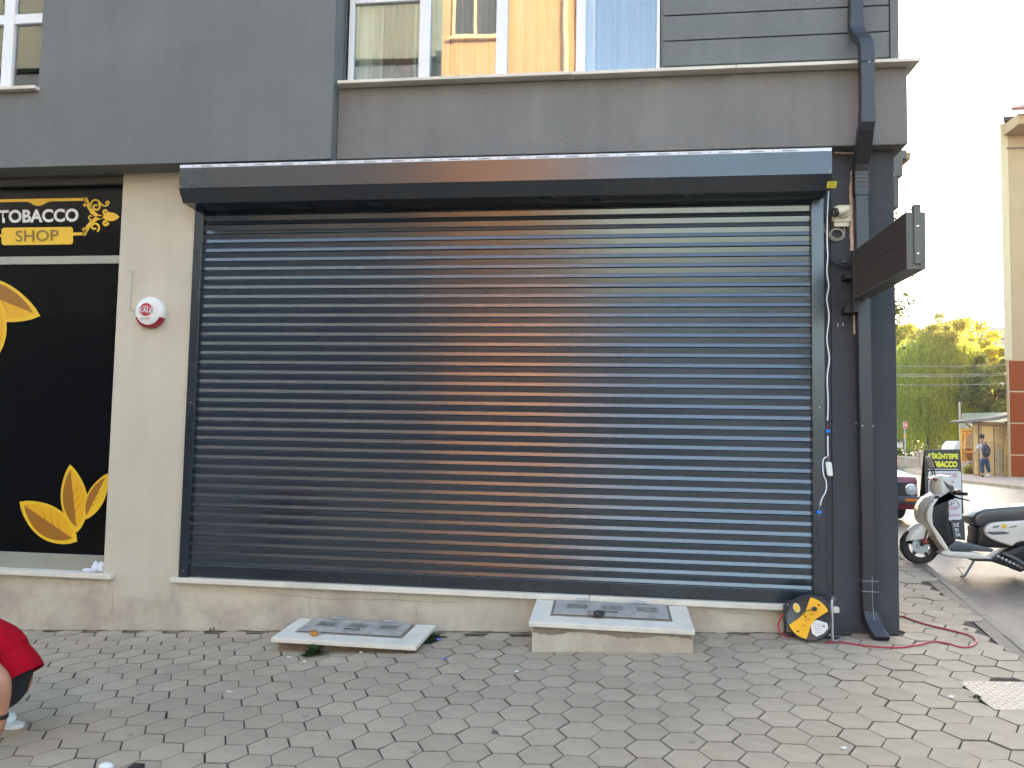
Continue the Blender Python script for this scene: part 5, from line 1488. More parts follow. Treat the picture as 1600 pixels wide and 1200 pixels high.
# fork, fender
q = MB()
a = PX(*C7(215, 914), YS_ - .06); b_ = PX(*C7(262, 760), YS_ - .06)
for y in (-.062, .062): q.tube([(a.x, YS_ + y, a.z), (b_.x, YS_ + y, b_.z)], .016, 10)
q.build('fork', M['scblack'], so, smooth=True)
q = MB(); q.ball(Vector((a.x + .03, YS_ - .075, a.z + .05)), .035, 10, (1, .5, 1)); q.build('brake_caliper', mat('brake_red', (.25, .05, .03), .5), so, smooth=True)
sloft([(240, 770), (195, 752), (160, 768), (120, 806), (92, 850), (84, 886)], [(112, 886), (170, 874), (255, 864), (262, 850)], .075, .05, M['cream'], 'front_fender', .015)
sp([(255, 862), (300, 880), (335, 930), (342, 968), (326, 972), (300, 915), (275, 885)], .06, M['scblack'], 'inner_fender', .01)
# leg shield: cream outer skin and dark inner panel
sloft([(322, 572), (285, 556), (258, 570), (225, 592), (192, 640), (184, 700), (190, 758), (240, 828), (292, 912), (338, 964)], [(372, 938), (330, 890), (285, 805), (252, 745), (247, 700), (262, 652), (300, 600)], .17, .085, M['cream'], 'leg_shield', .012)
sp([(322, 575), (395, 600), (392, 680), (412, 790), (440, 880), (372, 936), (330, 890), (285, 805), (252, 745), (248, 700), (264, 652), (300, 600)], .155, M['scblack'], 'inner_panel', .02)
sp([(398, 600), (400, 640), (394, 660), (405, 700), (392, 735), (378, 700), (380, 620)], .03, M['scgrey'], 'column_cover', .01, yc=-.05)
# headset
hs = sloft([(345, 437), (300, 441), (272, 462), (268, 500), (274, 545), (292, 578)], [(322, 575), (350, 592), (392, 608), (432, 590), (436, 545), (428, 505), (385, 462)], .10, .07, M['cream'], 'headset', .016)
sp([(352, 468), (398, 500), (430, 512), (433, 540), (408, 545), (380, 520)], .102, M['scgrey'], 'dash_panel', .006, par=hs)
sp([(306, 462), (322, 458), (326, 474), (310, 480)], .102, mat('side_lamp_red', (.35, .03, .03), .3), 'side_lamp', .003, par=hs)
p = PX(*C7(410, 565), YS_ - .14)
for sgn in (-1, 1):
    yb = YS_ + sgn * .10; 
    q = MB(); q.tube([(p.x, yb, p.z), (p.x + .02, yb + sgn * .06, p.z + .01), (p.x + .07, yb + sgn * .22, p.z + .015)], .018, 10); q.build('handgrip', M['rubber'], so, smooth=True)
    q = MB(); q.tube([(p.x - .0, yb + sgn * .03, p.z - .01), (p.x + .04, yb + sgn * .10, p.z - .035), (p.x + .11, yb + sgn * .19, p.z - .05)], .0075, 8); q.build('brake_lever', M['scblack'], so, smooth=True)
sp([(440, 545), (470, 535), (495, 552), (495, 575), (450, 575)], .03, mat('brown_switchgear', (.10, .05, .02), .4), 'switchgear', .006, yc=-.19)
sp([(400, 560), (420, 545), (440, 565), (430, 590), (405, 585)], .03, M['scblack'], 'master_cylinder', .008, yc=-.14)
# mirrors
for sgn, dx in ((-1, 0), (1, -16)):
    a = PX(*C7(306 + dx, 440), YS_ + sgn * .12); b_ = PX(*C7(290 + dx, 385), YS_ + sgn * .16)
    q = MB(); q.tube([a, b_], .0065, 8); q.build('mirror_stem', M['scblack'], so, smooth=True)
    Yb = YS_ + sgn * .19; p = PX(*C7(286 + dx, 352), Yb)
    q = MB(); q.ball(p, 1, 16, (.016, .052, .072), Matrix.Rotation(R(-22), 3, 'Y')); mi = q.build('mirror', M['scblack'], so, smooth=True)
    q = MB(); q.ball(p + Vector((-.007, 0, .0)), 1, 16, (.014, .046, .066), Matrix.Rotation(R(-22), 3, 'Y')); q.build('mirror_shell', M['cream'], mi, smooth=True)
# footboard, tunnel
sp([(372, 938), (440, 880), (470, 880), (500, 892), (600, 908), (620, 915), (700, 935), (690, 955), (560, 948), (420, 945)], .17, M['scgrey'], 'footboard', .01)
sp([(340, 966), (372, 940), (420, 950), (560, 955), (620, 968), (700, 1003), (560, 1003), (440, 992), (380, 984)], .175, M['cream'], 'lower_side_panel', .02, seg=4)
sp([(440, 885), (452, 860), (440, 800), (420, 740), (408, 745), (425, 830), (425, 880)], .06, M['scgrey'], 'tunnel', .02)
# seat and rear body
sp([(558, 742), (565, 722), (590, 693), (640, 668), (760, 655), (900, 645), (1050, 640), (1150, 655), (1190, 690), (1150, 730), (1000, 750), (870, 752), (760, 745), (690, 752), (640, 772), (600, 792), (575, 768)], .14, M['seat'], 'seat', .05, seg=5)
sp([(590, 790), (640, 770), (700, 750), (860, 742), (1100, 735), (1180, 740), (1150, 850), (1000, 900), (760, 930), (600, 922), (584, 895), (596, 850)], .125, M['scblack'], 'rear_body', .03)
spn = sp([(633, 815), (642, 790), (672, 766), (710, 755), (860, 745), (1000, 735), (1150, 720), (1205, 730), (1200, 765), (1120, 810), (1010, 850), (930, 880), (880, 885), (850, 895), (825, 918), (740, 892), (680, 868), (645, 842)], .165, M['cream'], 'rear_side_panel', .04, seg=5)
sp([(648, 826), (665, 818), (760, 815), (812, 826), (780, 835), (690, 838)], .168, M['scgrey'], 'side_vent', .002, par=spn)
sp([(692, 784), (734, 776), (734, 786), (694, 793)], .168, M['scgrey'], 'badge', .001, par=spn)
sp([(752, 780), (762, 764), (780, 770), (784, 790), (768, 796), (756, 792)], .168, M['vyellow'], 'emblem', .001, par=spn)
sp([(800, 788), (850, 775), (852, 783), (804, 792)], .168, M['scgrey'], 'badge', .001, par=spn)
sp([(1150, 700), (1195, 720), (1190, 760), (1150, 740)], .1, M['redlens'], 'tail_lamp', .01)
# engine and underside
sp([(520, 995), (690, 1000), (780, 950), (900, 900), (1000, 900), (1120, 880), (1180, 900), (1180, 940), (1050, 985), (930, 1065), (880, 1092), (840, 1070), (760, 1045), (690, 1020), (560, 1015)], .09, M['scblack'], 'engine', .02)
q = MB()
for k in range(7):
    p = PX(*C7(730 + k * 26, 985 + k * 12), YS_ - .10); q.lathe([(.016, 0), (.016, .012), (.009, .016)], (p.x, YS_ - .09, p.z), (0, -1, 0), 10)
q.build('engine_bolts', M['steel'], so, smooth=True)
q = MB(); P1 = [PX(*C7(x, y), YS_ - .12) for x, y in ((760, 960), (850, 1005), (900, 1040), (1000, 1010), (1180, 960))]; q.tube(P1, [.02, .024, .03, .045, .05], 12); q.build('exhaust', M['scgrey'], so, smooth=True)
a, b_ = PX(*C7(566, 1010), YS_ - .12), PX(*C7(500, 1108), YS_ - .16)
b_ = Vector((b_.x, b_.y, zg(b_.x, b_.y) + ROAD + .008))
q = MB(); q.tube([a, b_], .011, 8); q.tube([b_, b_ + Vector((-.035, 0, 0))], .009, 8); q.build('side_stand', M['scgrey'], so, smooth=True)
q = MB(); q.tube([b_, PX(*C7(452, 1056), YS_ - .16), PX(*C7(500, 1060), YS_ - .15)], .004, 6); q.build('stand_foot_loop', M['scgrey'], so, smooth=True)

# cables from the handlebar, panel seams, floor ribs, number plate
for k, (x0, y0, x1, y1) in enumerate(((415, 590, 400, 640), (436, 600, 448, 660), (405, 600, 372, 650))):
    a, b_ = PX(*C7(x0, y0), YS_ - .11), PX(*C7(x1, y1), YS_ - .12 + k * .03)
    q = MB(); q.tube(spline_([a, a.lerp(b_, .5) + Vector((.02, -.03, -.01)), b_]), .0035, 6); q.build('control_cable', M['scblack'], so, smooth=True)
for pts in (((300, 590), (276, 640), (262, 700), (268, 760), (300, 830), (345, 905), (372, 936)), ((640, 800), (700, 768), (860, 756), (1000, 748))):
    q = MB(); q.tube([PX(*C7(*p), YS_ - (.162 if pts[0][0] < 400 else .132)) for p in pts], .003, 5); q.build('panel_seam', M['black'], so)
for k in range(6):
    a, b_ = PX(*C7(470 + k * 22, 892 + k * 4), YS_ - .12), PX(*C7(470 + k * 22, 892 + k * 4), YS_ + .12)
    q = MB(); q.tube([a, b_], .004, 5); q.build('floor_rib', M['scblack'], so)
p = PX(*C7(1210, 790), YS_); q = MB(); q.box(p.x, p.x + .006, YS_ - .09, YS_ + .09, p.z - .06, p.z + .06); q.build('number_plate', M['white_pl'], so, bevel=.002)

# ================================================================== A-FRAME SIGN
sb = GP(1508, 843, ROAD); YA = sb.y
print('sign', sb)
zb = zg(sb.x, YA) + ROAD
sg = thing('pavement_sign', (PX(1477, 840, YA).x, YA, zb), 'black and white A-frame sign headed SIRINTEPE TOBACCO behind the scooter', 'sign')
TL, TR, BR, BL = PX(1445.5, 702.5, YA + .14), PX(1500.5, 702, YA + .14), PX(1508.5, 843, YA), PX(1447, 846, YA)
BR.z = max(BR.z, zb); BL.z = BR.z
def SGp(cx, cy, lift=.0):
    """point of the leaning face from crop position"""
    x, y = C7(cx, cy); t = (y - 702.5) / (843.5 - 702.5)
    p = PX(x, y, YA + .14 * (1 - t)); p.y -= .004 + lift; return p
M['signblack'] = mat('sign_black', (.022, .014, .010), .4)
M['signwhite'] = mat('sign_white', (.66, .66, .65), .4)
M['signyellow'] = mat('sign_yellow', (.85, .80, .02), .4)
M['signred'] = mat('sign_red', (.45, .09, .10), .4)
q = MB(); th = Vector((0, .02, 0))
q.add([TL, TR, BR, BL] + [p + th for p in (TL, TR, BR, BL)], [(0, 1, 2, 3), (7, 6, 5, 4), (0, 4, 5, 1), (1, 5, 6, 2), (2, 6, 7, 3), (3, 7, 4, 0)])
fb = q.build('front_board', M['signblack'], sg, bevel=.003)
q = MB(); TL2, TR2 = TL + Vector((0, .03, 0)), TR + Vector((0, .03, 0)); BR2, BL2 = BR + Vector((0, .34, 0)), BL + Vector((0, .34, 0))
q.add([TL2, TR2, BR2, BL2] + [p + th for p in (TL2, TR2, BR2, BL2)], [(0, 1, 2, 3), (7, 6, 5, 4), (0, 4, 5, 1), (1, 5, 6, 2), (2, 6, 7, 3), (3, 7, 4, 0)])
q.build('rear_board', M['signblack'], sg, bevel=.003)
rr_ = []
x0, x1, y0, y1, r_ = 258, 478, 412, 737, 14
for cx, cy, a0 in ((x1 - r_, y0 + r_, -90), (x1 - r_ + 4, y1 - r_, 0), (x0 + r_ + 3, y1 - r_, 90), (x0 + r_, y0 + r_, 180)):
    for k in range(5): an = R(a0 + 22.5 * k); rr_.append(SGp(cx + r_ * math.cos(an), cy + r_ * math.sin(an), .001))
q = MB(); q.add(rr_, [tuple(range(len(rr_)))]); q.build('white_panel', M['signwhite'], fb, fix=False)
q = MB(); q.add([SGp(258, 396), SGp(460, 398), SGp(460, 403), SGp(258, 401)], [(0, 1, 2, 3)]); q.build('rule_line', M['signwhite'], fb, fix=False)
def st_(body, m, x0, x1, yb, yt, bold, dx=0): text_on('lettering', body, m, sg, SGp(x0, yb, .0025), SGp(x1, yb + 1, .0025), SGp(x0 + dx, yt, .0025), bold)
st_('ŞİRİNTEPE', M['signyellow'], 254, 458, 338, 284, .05)
st_('TOBACCO', M['signyellow'], 262, 452, 386, 344, .06)
st_('CAMIDOR 02', M['signred'], 272, 450, 452, 425, .02)
st_('BLACK X', M['signred'], 320, 432, 494, 474, .02)
st_('PRESS', M['signred'], 345, 446, 671, 648, .02)
st_('YELLOW', M['signred'], 358, 470, 716, 696, .02)
st_('KREDİ', M['vwhite'], 366, 464, 783, 752, .03)
st_('KARTLARI', M['vwhite'], 318, 460, 816, 793, .03)
st_('GEÇERLİDİR', M['vwhite'], 272, 477, 853, 820, .03)

# ================================================================== RED CAR
CY = 7.6
M['redcar'] = mat('dark_red_paint', (.22, .018, .028), .3, coat=.7, dirt=.15)
M['carblack'] = mat('car_black_trim', (.02, .02, .022), .5)
M['greybump'] = mat('grey_bumper', (.075, .08, .09), .55)
cxr = PX(1437, 780, CY).x; W2 = .80; cx_ = cxr - .02 - W2; gzc = zg(cx_, CY) + ROAD
zc = lambda y: PX(1425, y, CY).z
print('car', cxr, gzc, zc(745), zc(808))
car = thing('parked_car', (cx_, CY + 1.9, gzc), 'dark red old hatchback half hidden behind the building corner', 'car')
zt_c = zc(727); 
prof_c = [(CY + .02, gzc + .22), (CY - .0, gzc + .30), (CY + .01, zc(752)), (CY + .06, zc(745)), (CY + .95, zc(736)), (CY + 1.1, zc(734)), (CY + 1.65, gzc + 1.34), (CY + 1.9, gzc + 1.40), (CY + 3.0, gzc + 1.39), (CY + 3.45, gzc + 1.25), (CY + 3.75, gzc + .9), (CY + 3.8, gzc + .5), (CY + 3.75, gzc + .22)]
low = [(a, min(b_, zc(734))) for a, b_ in prof_c if b_ < zc(733)] + []
low = [(CY + .02, gzc + .22), (CY, gzc + .30), (CY + .01, zc(752)), (CY + .06, zc(745)), (CY + .95, zc(737)), (CY + 1.1, zc(735)), (CY + 3.4, gzc + .92), (CY + 3.75, gzc + .86), (CY + 3.8, gzc + .5), (CY + 3.75, gzc + .22)]
q = MB(); q.prism(low, 'x', cx_ - W2, cx_ + W2); bo = q.build('body', M['redcar'], car, bevel=.03, seg=3, smooth=True)
zc7 = zc(735)
q = MB()
cab = [(CY + 1.1, zc7 - .02, .74), (CY + 1.68, gzc + 1.36, .60), (CY + 3.05, gzc + 1.37, .60), (CY + 3.6, gzc + .92, .72)]
vs = [(cx_ - w_, y, z) for y, z, w_ in cab] + [(cx_ + w_, y, z) for y, z, w_ in cab]
q.add(vs, [(0, 1, 2, 3), (7, 6, 5, 4), (0, 4, 5, 1), (1, 5, 6, 2), (2, 6, 7, 3), (3, 7, 4, 0)]); q.build('cabin', M['redcar'], car, bevel=.03, seg=3, smooth=True)
M['carglass'] = mat('dark_car_glass', (.02, .025, .03), .08, spec=.9)
q = MB(); a = cab[0]; c = cab[1]
n_ = Vector((0, -(c[1] - a[1]), (c[0] - a[0]))).normalized() * .006
def cp(t, s): return Vector((cx_ + s * (a[2] + (c[2] - a[2]) * t), a[0] + (c[0] - a[0]) * t, a[1] + (c[1] - a[1]) * t)) + n_
c4 = [cp(.12, -.9), cp(.12, .9), cp(.92, .9), cp(.92, -.9)]
q.add(c4 + [p - n_ * .8 for p in c4], [(0, 1, 2, 3), (7, 6, 5, 4), (0, 4, 5, 1), (1, 5, 6, 2), (2, 6, 7, 3), (3, 7, 4, 0)]); q.build('windscreen', M['carglass'], car)
for s_ in (-1, 1):
    pts = [(cab[0][0] + .22, zc7 + .06, .725), (cab[1][0] + .02, gzc + 1.29, .615), (cab[2][0] - .05, gzc + 1.29, .615), (cab[3][0] - .25, gzc + .98, .70)]
    q = MB(); q.add([(cx_ + s_ * (w_ + .004), y, z) for y, z, w_ in pts] + [(cx_ + s_ * (w_ - .02), y, z) for y, z, w_ in pts], [(0, 1, 2, 3), (7, 6, 5, 4), (0, 4, 5, 1), (1, 5, 6, 2), (2, 6, 7, 3), (3, 7, 4, 0)]); q.build('side_window', M['carglass'], car)
q = MB(); q.box(cx_ - .66, cx_ + .66, CY - .012, CY + .0, zc(777), zc(754)); gr_ = q.build('grille', M['carblack'], car, bevel=.004)
q = MB()
for k in range(6): z = zc(775) + k * (zc(756) - zc(775)) / 5; q.box(cx_ - .5, cx_ + .5, CY - .018, CY - .0125, z - .006, z + .006)
q.build('grille_bars', M['carblack'], gr_)
hx_ = PX(1423, 765, CY).x; rh = .092
for s_ in (-1, 1):
    c = Vector((cx_ + s_ * (hx_ - cx_), CY - .012, zc(765.5)))
    q = MB(); q.lathe([(rh * 1.1, 0), (rh * 1.1, .012), (rh, .016)], c, (0, -1, 0), 28); hl = q.build('headlight', M['chrome'], car, smooth=True)
    q = MB(); q.lathe([(rh * .98, .012), (rh * .85, .026), (rh * .5, .036), (.001, .04)], c, (0, -1, 0), 28); q.build('lens', M['lens'], hl, smooth=True)
q = MB(); q.box(cx_ - W2 - .03, cx_ + W2 + .035, CY - .10, CY + .12, zc(786), zc(775.5)); bu = q.build('bumper', M['greybump'], car, bevel=.02, seg=3, smooth=True)
for s_ in (-1, 1):
    q = MB(); q.box(cx_ + s_ * .66 - .10, cx_ + s_ * .66 + .10, CY - .106, CY - .09, zc(782.5), zc(778.5)); q.build('indicator', M['amber'], bu)
q = MB(); q.box(cx_ - .26, cx_ + .26, CY - .108, CY - .10, zc(786.5), zc(777)); q.build('number_plate', M['signwhite'], bu)
for s_ in (-1, 1):
    for yy in (CY + .72, CY + 3.12):
        q = MB(); q.lathe([(.16, -.08), (.25, -.085), (.28, -.05), (.28, .05), (.25, .085), (.16, .08)], (cx_ + s_ * .70, yy, gzc + .28), (1, 0, 0), 28); ty = q.build('tyre', M['rubber'], car, smooth=True)
        q = MB(); q.lathe([(.05, -.088), (.17, -.082), (.17, .082), (.05, .088)], (cx_ + s_ * .70, yy, gzc + .28), (1, 0, 0), 24); q.build('rim', M['steel'], ty, smooth=True)
    q = MB(); q.ball((cx_ + s_ * (W2 + .07), CY + 1.35, zc7 + .10), .09, 10, (1, .5, .65)); q.build('door_mirror', M['redcar'], car, smooth=True)

# ================================================================== SIDE-STREET DETAILS OF OUR BUILDING (boxes past the corner)
ac = thing('air_conditioner', (5.6, .9, 2.75), 'grey outdoor unit fixed to the side wall just past the corner', 'air conditioner')
q = MB(); a = PX(1404, 300, 1.0); q.box(5.413, PX(1405, 300, .85).x, .85, 1.6, PX(1400, 327, .9).z, PX(1400, 279, .9).z); q.build('unit_casing', M['ledbody'], ac, bevel=.006)
q = MB(); z = PX(1400, 279, .9).z; q.box(5.4135, PX(1401, 300, .85).x, .9, .93, z - .02, z + .05); q.build('mounting_bracket', M['white_pl'], ac, bevel=.003)
b2 = thing('side_soffit_box', (5.45, 1.5, 3.0), 'grey boxed soffit under the side parapet', 'soffit box')
q = MB(); q.box(5.4135, PX(1411, 262, 2.0).x, 2.0, 3.2, PX(1404, 275, 2.0).z, PX(1404, 243, 2.0).z); q.build('soffit_panel', M['stucco_band'], b2, bevel=.006)
wd = thing('wooden_eave_end', (5.9, 4.0, 3.0), 'short pale timber end sticking out beyond the parapet', 'timber end')
q = MB(); p0 = PX(1412, 245, 4.0); p1 = PX(1423, 237, 4.0); q.box(p0.x, p1.x, 4.0, 4.5, PX(1412, 249, 4.0).z, p1.z); q.build('timber_board', mat('pale_timber', (.50, .38, .20), .7, var=.2), wd, bevel=.006)
q = MB(); q.box(5.4135, p0.x - .002, 3.9, 4.45, PX(1412, 252, 4.0).z, p1.z - .01); q.build('timber_bearer', M['stucco_band'], wd)

# ================================================================== FAR SIDE OF THE STREET
M['farpave'] = mat('far_pinkish_paving', (.40, .26, .18), .85, var=.15, vscale=3, bump=.3, bscale=30)
M['lawn'] = mat('lawn', (.06, .085, .025), .95, var=.35, vscale=1.2)
strip('far_pavement', M['farpave'], frange(-40, 62, 2), far_x, lambda Y: far_x(Y) + 7 + max(0, Y - 30) * .1, 4, 0)
fk = MB(); ys_ = frange(-40, 60, 2)
for a, c in zip(ys_, ys_[1:]):
    xa_, xc_ = far_x(a), far_x(c); za_, zc_ = zg(xa_, a), zg(xc_, c)
    fk.add([(xa_ - .02, a, za_ - .3), (xa_ + .16, a, za_ - .3), (xc_ + .16, c, zc_ - .3), (xc_ - .02, c, zc_ - .3), (xa_ - .02, a, za_ + .006), (xa_ + .16, a, za_ + .006), (xc_ + .16, c, zc_ + .006), (xc_ - .02, c, zc_ + .006)],
           [(0, 3, 2, 1), (4, 5, 6, 7), (0, 1, 5, 4), (2, 3, 7, 6), (3, 0, 4, 7)])
structure(fk.build('far_kerb', mat('ochre_kerb', (.42, .29, .17), .85, var=.2), loc=(0, 0, 0)))
# brown and beige building on the right
M['beigewall'] = mat('beige_building_render', (.44, .295, .155), .85, var=.08, vscale=.6, bump=.2, bscale=12)
M['brownpanel'] = mat('brown_cladding', (.25, .045, .004), .6, spec=.2, var=.06, vscale=.8, objrand=.06)
BY = 31.6; bxl_ = PX(1578.5, 745, BY).x; bz0 = zg(bxl_, BY)
zP = [PX(1590, y, BY).z for y in (562.5, 611.8, 661.3, 711)]
ztopb = PX(1578, 192, BY).z
bb = thing('beige_building', (bxl_ + 12, BY, bz0), 'tall beige building with brown panelled ground floor at the right edge', 'building')
SL = .56
q = MB(); q.prism([(bxl_ + .22, BY + .05), (bxl_ + 24, BY + .05), (bxl_ + 24, BY + 14), (bxl_ + .22 + 14 * SL, BY + 14)], 'z', bz0 - .3, ztopb); q.build('wall', M['beigewall'], bb)
q = MB(); q.box(bxl_ - .12, bxl_ + .2195, BY + .02, BY + .0495, zP[0] + .01, ztopb - .01); q.build('corner_pilaster', mat('pale_pilaster', (.60, .46, .27), .8, var=.05), bb, bevel=.02)
q = MB(); q.box(bxl_ - .05, bxl_ + .2195, BY + .04, BY + .0495, bz0 - .3, zP[0] + .009); q.build('corner_post', M['beigewall'], bb)
zl = zP + [bz0 - .2]
for r_ in range(4):
    for c in range(8):
        q = MB(); x0 = bxl_ + .23 + c * 2.9 if c else bxl_ + .03; x1 = bxl_ + .23 + (c + 1) * 2.9
        q.box(x0 + .015, x1 - .015, BY - .03, BY + .0495 if c else BY + .035, zl[r_ + 1] + .03, zl[r_] - .03); q.build('cladding_panel', M['brownpanel'], bb, bevel=.008)
q = MB(); q.box(bxl_ + .025, bxl_ + 23.9, BY + .005, BY + .0495, bz0 - .3, zP[0] - .01); q.build('joint_backing', mat('pale_joint', (.55, .42, .28), .8), bb)
for fz in (4.2, 7.2, 10.2):
    for c in range(5):
        x0 = bxl_ + 2.2 + c * 4.2
        q = MB(); q.box(x0, x0 + 1.6, BY + .0, BY + .08, bz0 + fz, bz0 + fz + 1.5); f = q.build('window', M['white_pvc'], bb, bevel=.01)
        q = MB(); q.box(x0 + .09, x0 + .76, BY - .006, BY - .001, bz0 + fz + .09, bz0 + fz + 1.41); q.build('pane', M['carglass'], f)
        q = MB(); q.box(x0 + .84, x0 + 1.51, BY - .006, BY - .001, bz0 + fz + .09, bz0 + fz + 1.41); q.build('pane', M['carglass'], f)
q = MB(); q.prism([(bxl_ - .12, BY - .3), (bxl_ + 24.6, BY - .3), (bxl_ + 24.6, BY + 14.5), (bxl_ + .3 + 14 * SL, BY + 14.5)], 'z', ztopb, ztopb + .22); q.build('eave', mat('eave_brown', (.12, .075, .06), .8), bb, bevel=.02)
q = MB(); x2 = PX(1590, 190, BY - 1.2).x; zq = PX(1590, 195, BY - 1.2).z
q.box(x2, x2 + 20, BY - 1.3, BY + .04, zq - 0, zq + .5); q.build('upper_balcony', M['beigewall'], bb, bevel=.02)
q = MB(); q.add([(x2 - .5, BY - 1.7, zq + .45), (x2 + 21, BY - 1.7, zq + .45), (x2 + 21, BY + 3, zq + 2.6), (x2 + 2.6, BY + 3, zq + 2.6), (x2 - .5, BY - 1.7, zq + .6), (x2 + 21, BY - 1.7, zq + .6), (x2 + 21, BY + 3, zq + 2.75), (x2 + 2.6, BY + 3, zq + 2.75)],
               [(0, 3, 2, 1), (4, 5, 6, 7), (0, 1, 5, 4), (1, 2, 6, 5), (2, 3, 7, 6), (3, 0, 4, 7)]); q.build('roof', mat('red_tile', (.25, .09, .06), .8, var=.2), bb)
q = MB(); xx = PX(1577, 300, BY - .1).x; q.tube([(xx - .05, BY - .05, PX(1577, 232, BY).z), (xx + 10, BY - .12, PX(1577, 232, BY).z - .02)], .02, 6); q.build('wall_cable', M['carblack'], bb)
# wooden shed
SY = 32.3
M['ply'] = mat('weathered_ply', (.62, .37, .14), .75, var=.18, vscale=2.5, dirt=.3)
M['ply2'] = mat('yellow_board', (.74, .45, .17), .7, var=.1, vscale=2)
M['greyply'] = mat('grey_board', (.46, .31, .17), .8, var=.25, vscale=3, dirt=.4)
M['roofslab'] = mat('old_roof_sheet', (.20, .16, .13), .85, var=.4, vscale=2.5)
M['darkgap'] = mat('dark_gap', (.03, .02, .012), .9)
sX = lambda x, Y=SY: PX(x, 700, Y).x
sZ = lambda y, Y=SY: PX(1550, y, Y).z
gsh = zg(20.5, SY)
shd = thing('wooden_shed', (sX(1550), SY + 1, gsh), 'patched wooden shed with sagging roof beside the brown panels', 'shed')
q = MB(); q.prism([(sX(1521), SY + .06), (sX(1578), SY + .06), (sX(1578) + 1.5, SY + 3.4), (sX(1521) + 1.7, SY + 3.4)], 'z', gsh - .3, sZ(662)); q.build('shed_core', M['greyply'], shd)
def pn(name, x0, x1, y0, y1, m, d=.05, bev=.01):
    q = MB(); q.box(sX(x0), sX(x1), SY - d + .05, SY + .0595, max(sZ(y1), gsh - .05), sZ(y0)); return q.build(name, m, shd, bevel=bev)
pn('post', 1522.5, 1527.5, 664, 742, M['ply'], .12); pn('post', 1529.5, 1533.5, 664, 742, M['greyply'], .10)
pn('door_panel', 1534.5, 1553, 665.5, 691.5, M['ply2']); pn('door_panel', 1534.5, 1553, 692.3, 744, M['ply'])
pn('door_gap', 1553.2, 1554.2, 665, 745, M['darkgap'], .02, 0)
pn('patched_panel', 1554.5, 1568.6, 665, 702.4, M['ply']); pn('lower_board', 1554.5, 1567.5, 703, 744, M['greyply'])
pn('side_board', 1569.2, 1578.3, 664, 680, M['ply']); pn('side_board', 1569.2, 1578.3, 680.6, 710.8, M['ply2']); pn('side_board', 1568.2, 1578.3, 711.3, 743, M['ply'])
r_ = random.Random(5)
for k in range(16):
    x = r_.uniform(1555.5, 1564); y = 667 + (k // 2) * 4.4; q = MB()
    q.tube([PX(x, y, SY - .004), PX(x + 2.4, y + r_.uniform(-.4, 1.6), SY - .01), PX(x + 4.6, y + r_.uniform(-1, 1), SY - .004)], .022, 5); q.build('bark_strip', M['greyply'], shd)
q = MB(); 
rp_ = [(1505.5, 657.5), (1512, 656), (1545, 653), (1560, 651), (1579, 647.5), (1579, 651), (1560, 656), (1545, 658), (1518, 660.5), (1506, 659.5)]
q.prism([(p.x, p.z) for p in (PX(x, y, SY - .5) for x, y in rp_)], 'y', SY - .5, SY + 1.0); q.build('roof_sheet', M['roofslab'], shd, bevel=.02)
q = MB(); q.box(sX(1520), sX(1578), SY - .12, SY + .03, sZ(664.5), sZ(659.5)); q.build('lintel_beam', M['greyply'], shd, bevel=.02)
q = MB(); a, c = PX(1508, 660, SY - .3), PX(1519, 670, SY - .1); q.tube([a, c], .05, 6); q.build('roof_strut', M['greyply'], shd)
for x in (1519.5, 1523.5, 1571, 1575):
    q = MB(); q.box(sX(x), sX(x) + .09, SY - .45, SY + .02, sZ(661.5), sZ(658)); q.build('rafter_end', M['darkgap'] if x < 1530 else M['greyply'], shd)
# timber frame next to it
TY = 36.5
M['orangewood'] = mat('orange_timber', (.70, .33, .045), .6, var=.12)
tf = thing('timber_frame', (PX(1512, 720, TY).x, TY, zg(19, TY)), 'orange varnished timber stall frame left of the shed', 'timber frame')
def bar_(x0, y0, x1, y1, w_, name='post', d=0):
    a, c = PX(x0, y0, TY + d), PX(x1, y1, TY + d); q = MB(); q.tube([a, c], w_, 4); q.build(name, M['orangewood'], tf)
bar_(1502.5, 671, 1502.5, 722, .07); bar_(1508, 673, 1508, 722, .06, 'post', .8); bar_(1521.5, 671, 1522.5, 722, .07)
bar_(1500, 672.3, 1523, 672.3, .085, 'beam'); bar_(1503, 683, 1513, 674, .045, 'brace'); bar_(1508, 684, 1518, 674, .045, 'brace', .8)
bar_(1502, 706.5, 1521, 706.5, .05, 'rail'); bar_(1503, 709, 1512, 720, .04, 'brace')
q = MB(); a, c = PX(1509, 700, TY + .5), PX(1520, 720, TY + .5); q.box(a.x, c.x, TY + .5, TY + 1.1, c.z, a.z); q.build('crate_stack', mat('brown_crates', (.28, .12, .03), .8, var=.5, vscale=6), tf, bevel=.03)
# white and blue van seen through it
vY = 44.0
M['vanblue'] = mat('blue_stripe', (.04, .15, .30), .4)
vn = thing('parked_van', (PX(1512, 710, vY).x, vY, zg(21, vY)), 'white van with blue side seen through the timber frame', 'van')
a, c = PX(1490, 689, vY), PX(1522, 716, vY)
q = MB(); q.prism([(a.x, c.z), (a.x, a.z - .35), (a.x + .25, a.z), (c.x, a.z), (c.x, c.z)], 'y', vY, vY + 1.8); q.build('body', M['white_pl'], vn, bevel=.08, seg=3, smooth=True)
b0, b1 = PX(1510, 691.5, vY), PX(1521.5, 697, vY); q = MB(); q.box(b0.x, b1.x, vY - .02, vY - .001, b1.z, b0.z); q.build('side_window', M['vanblue'], vn)
for x in (1496, 1516):
    p = PX(x, 716, vY); q = MB(); q.lathe([(.32, -.1), (.32, .1)], (p.x, vY + .1, p.z + .05), (0, 1, 0), 20); q.build('wheel', M['rubber'], vn)
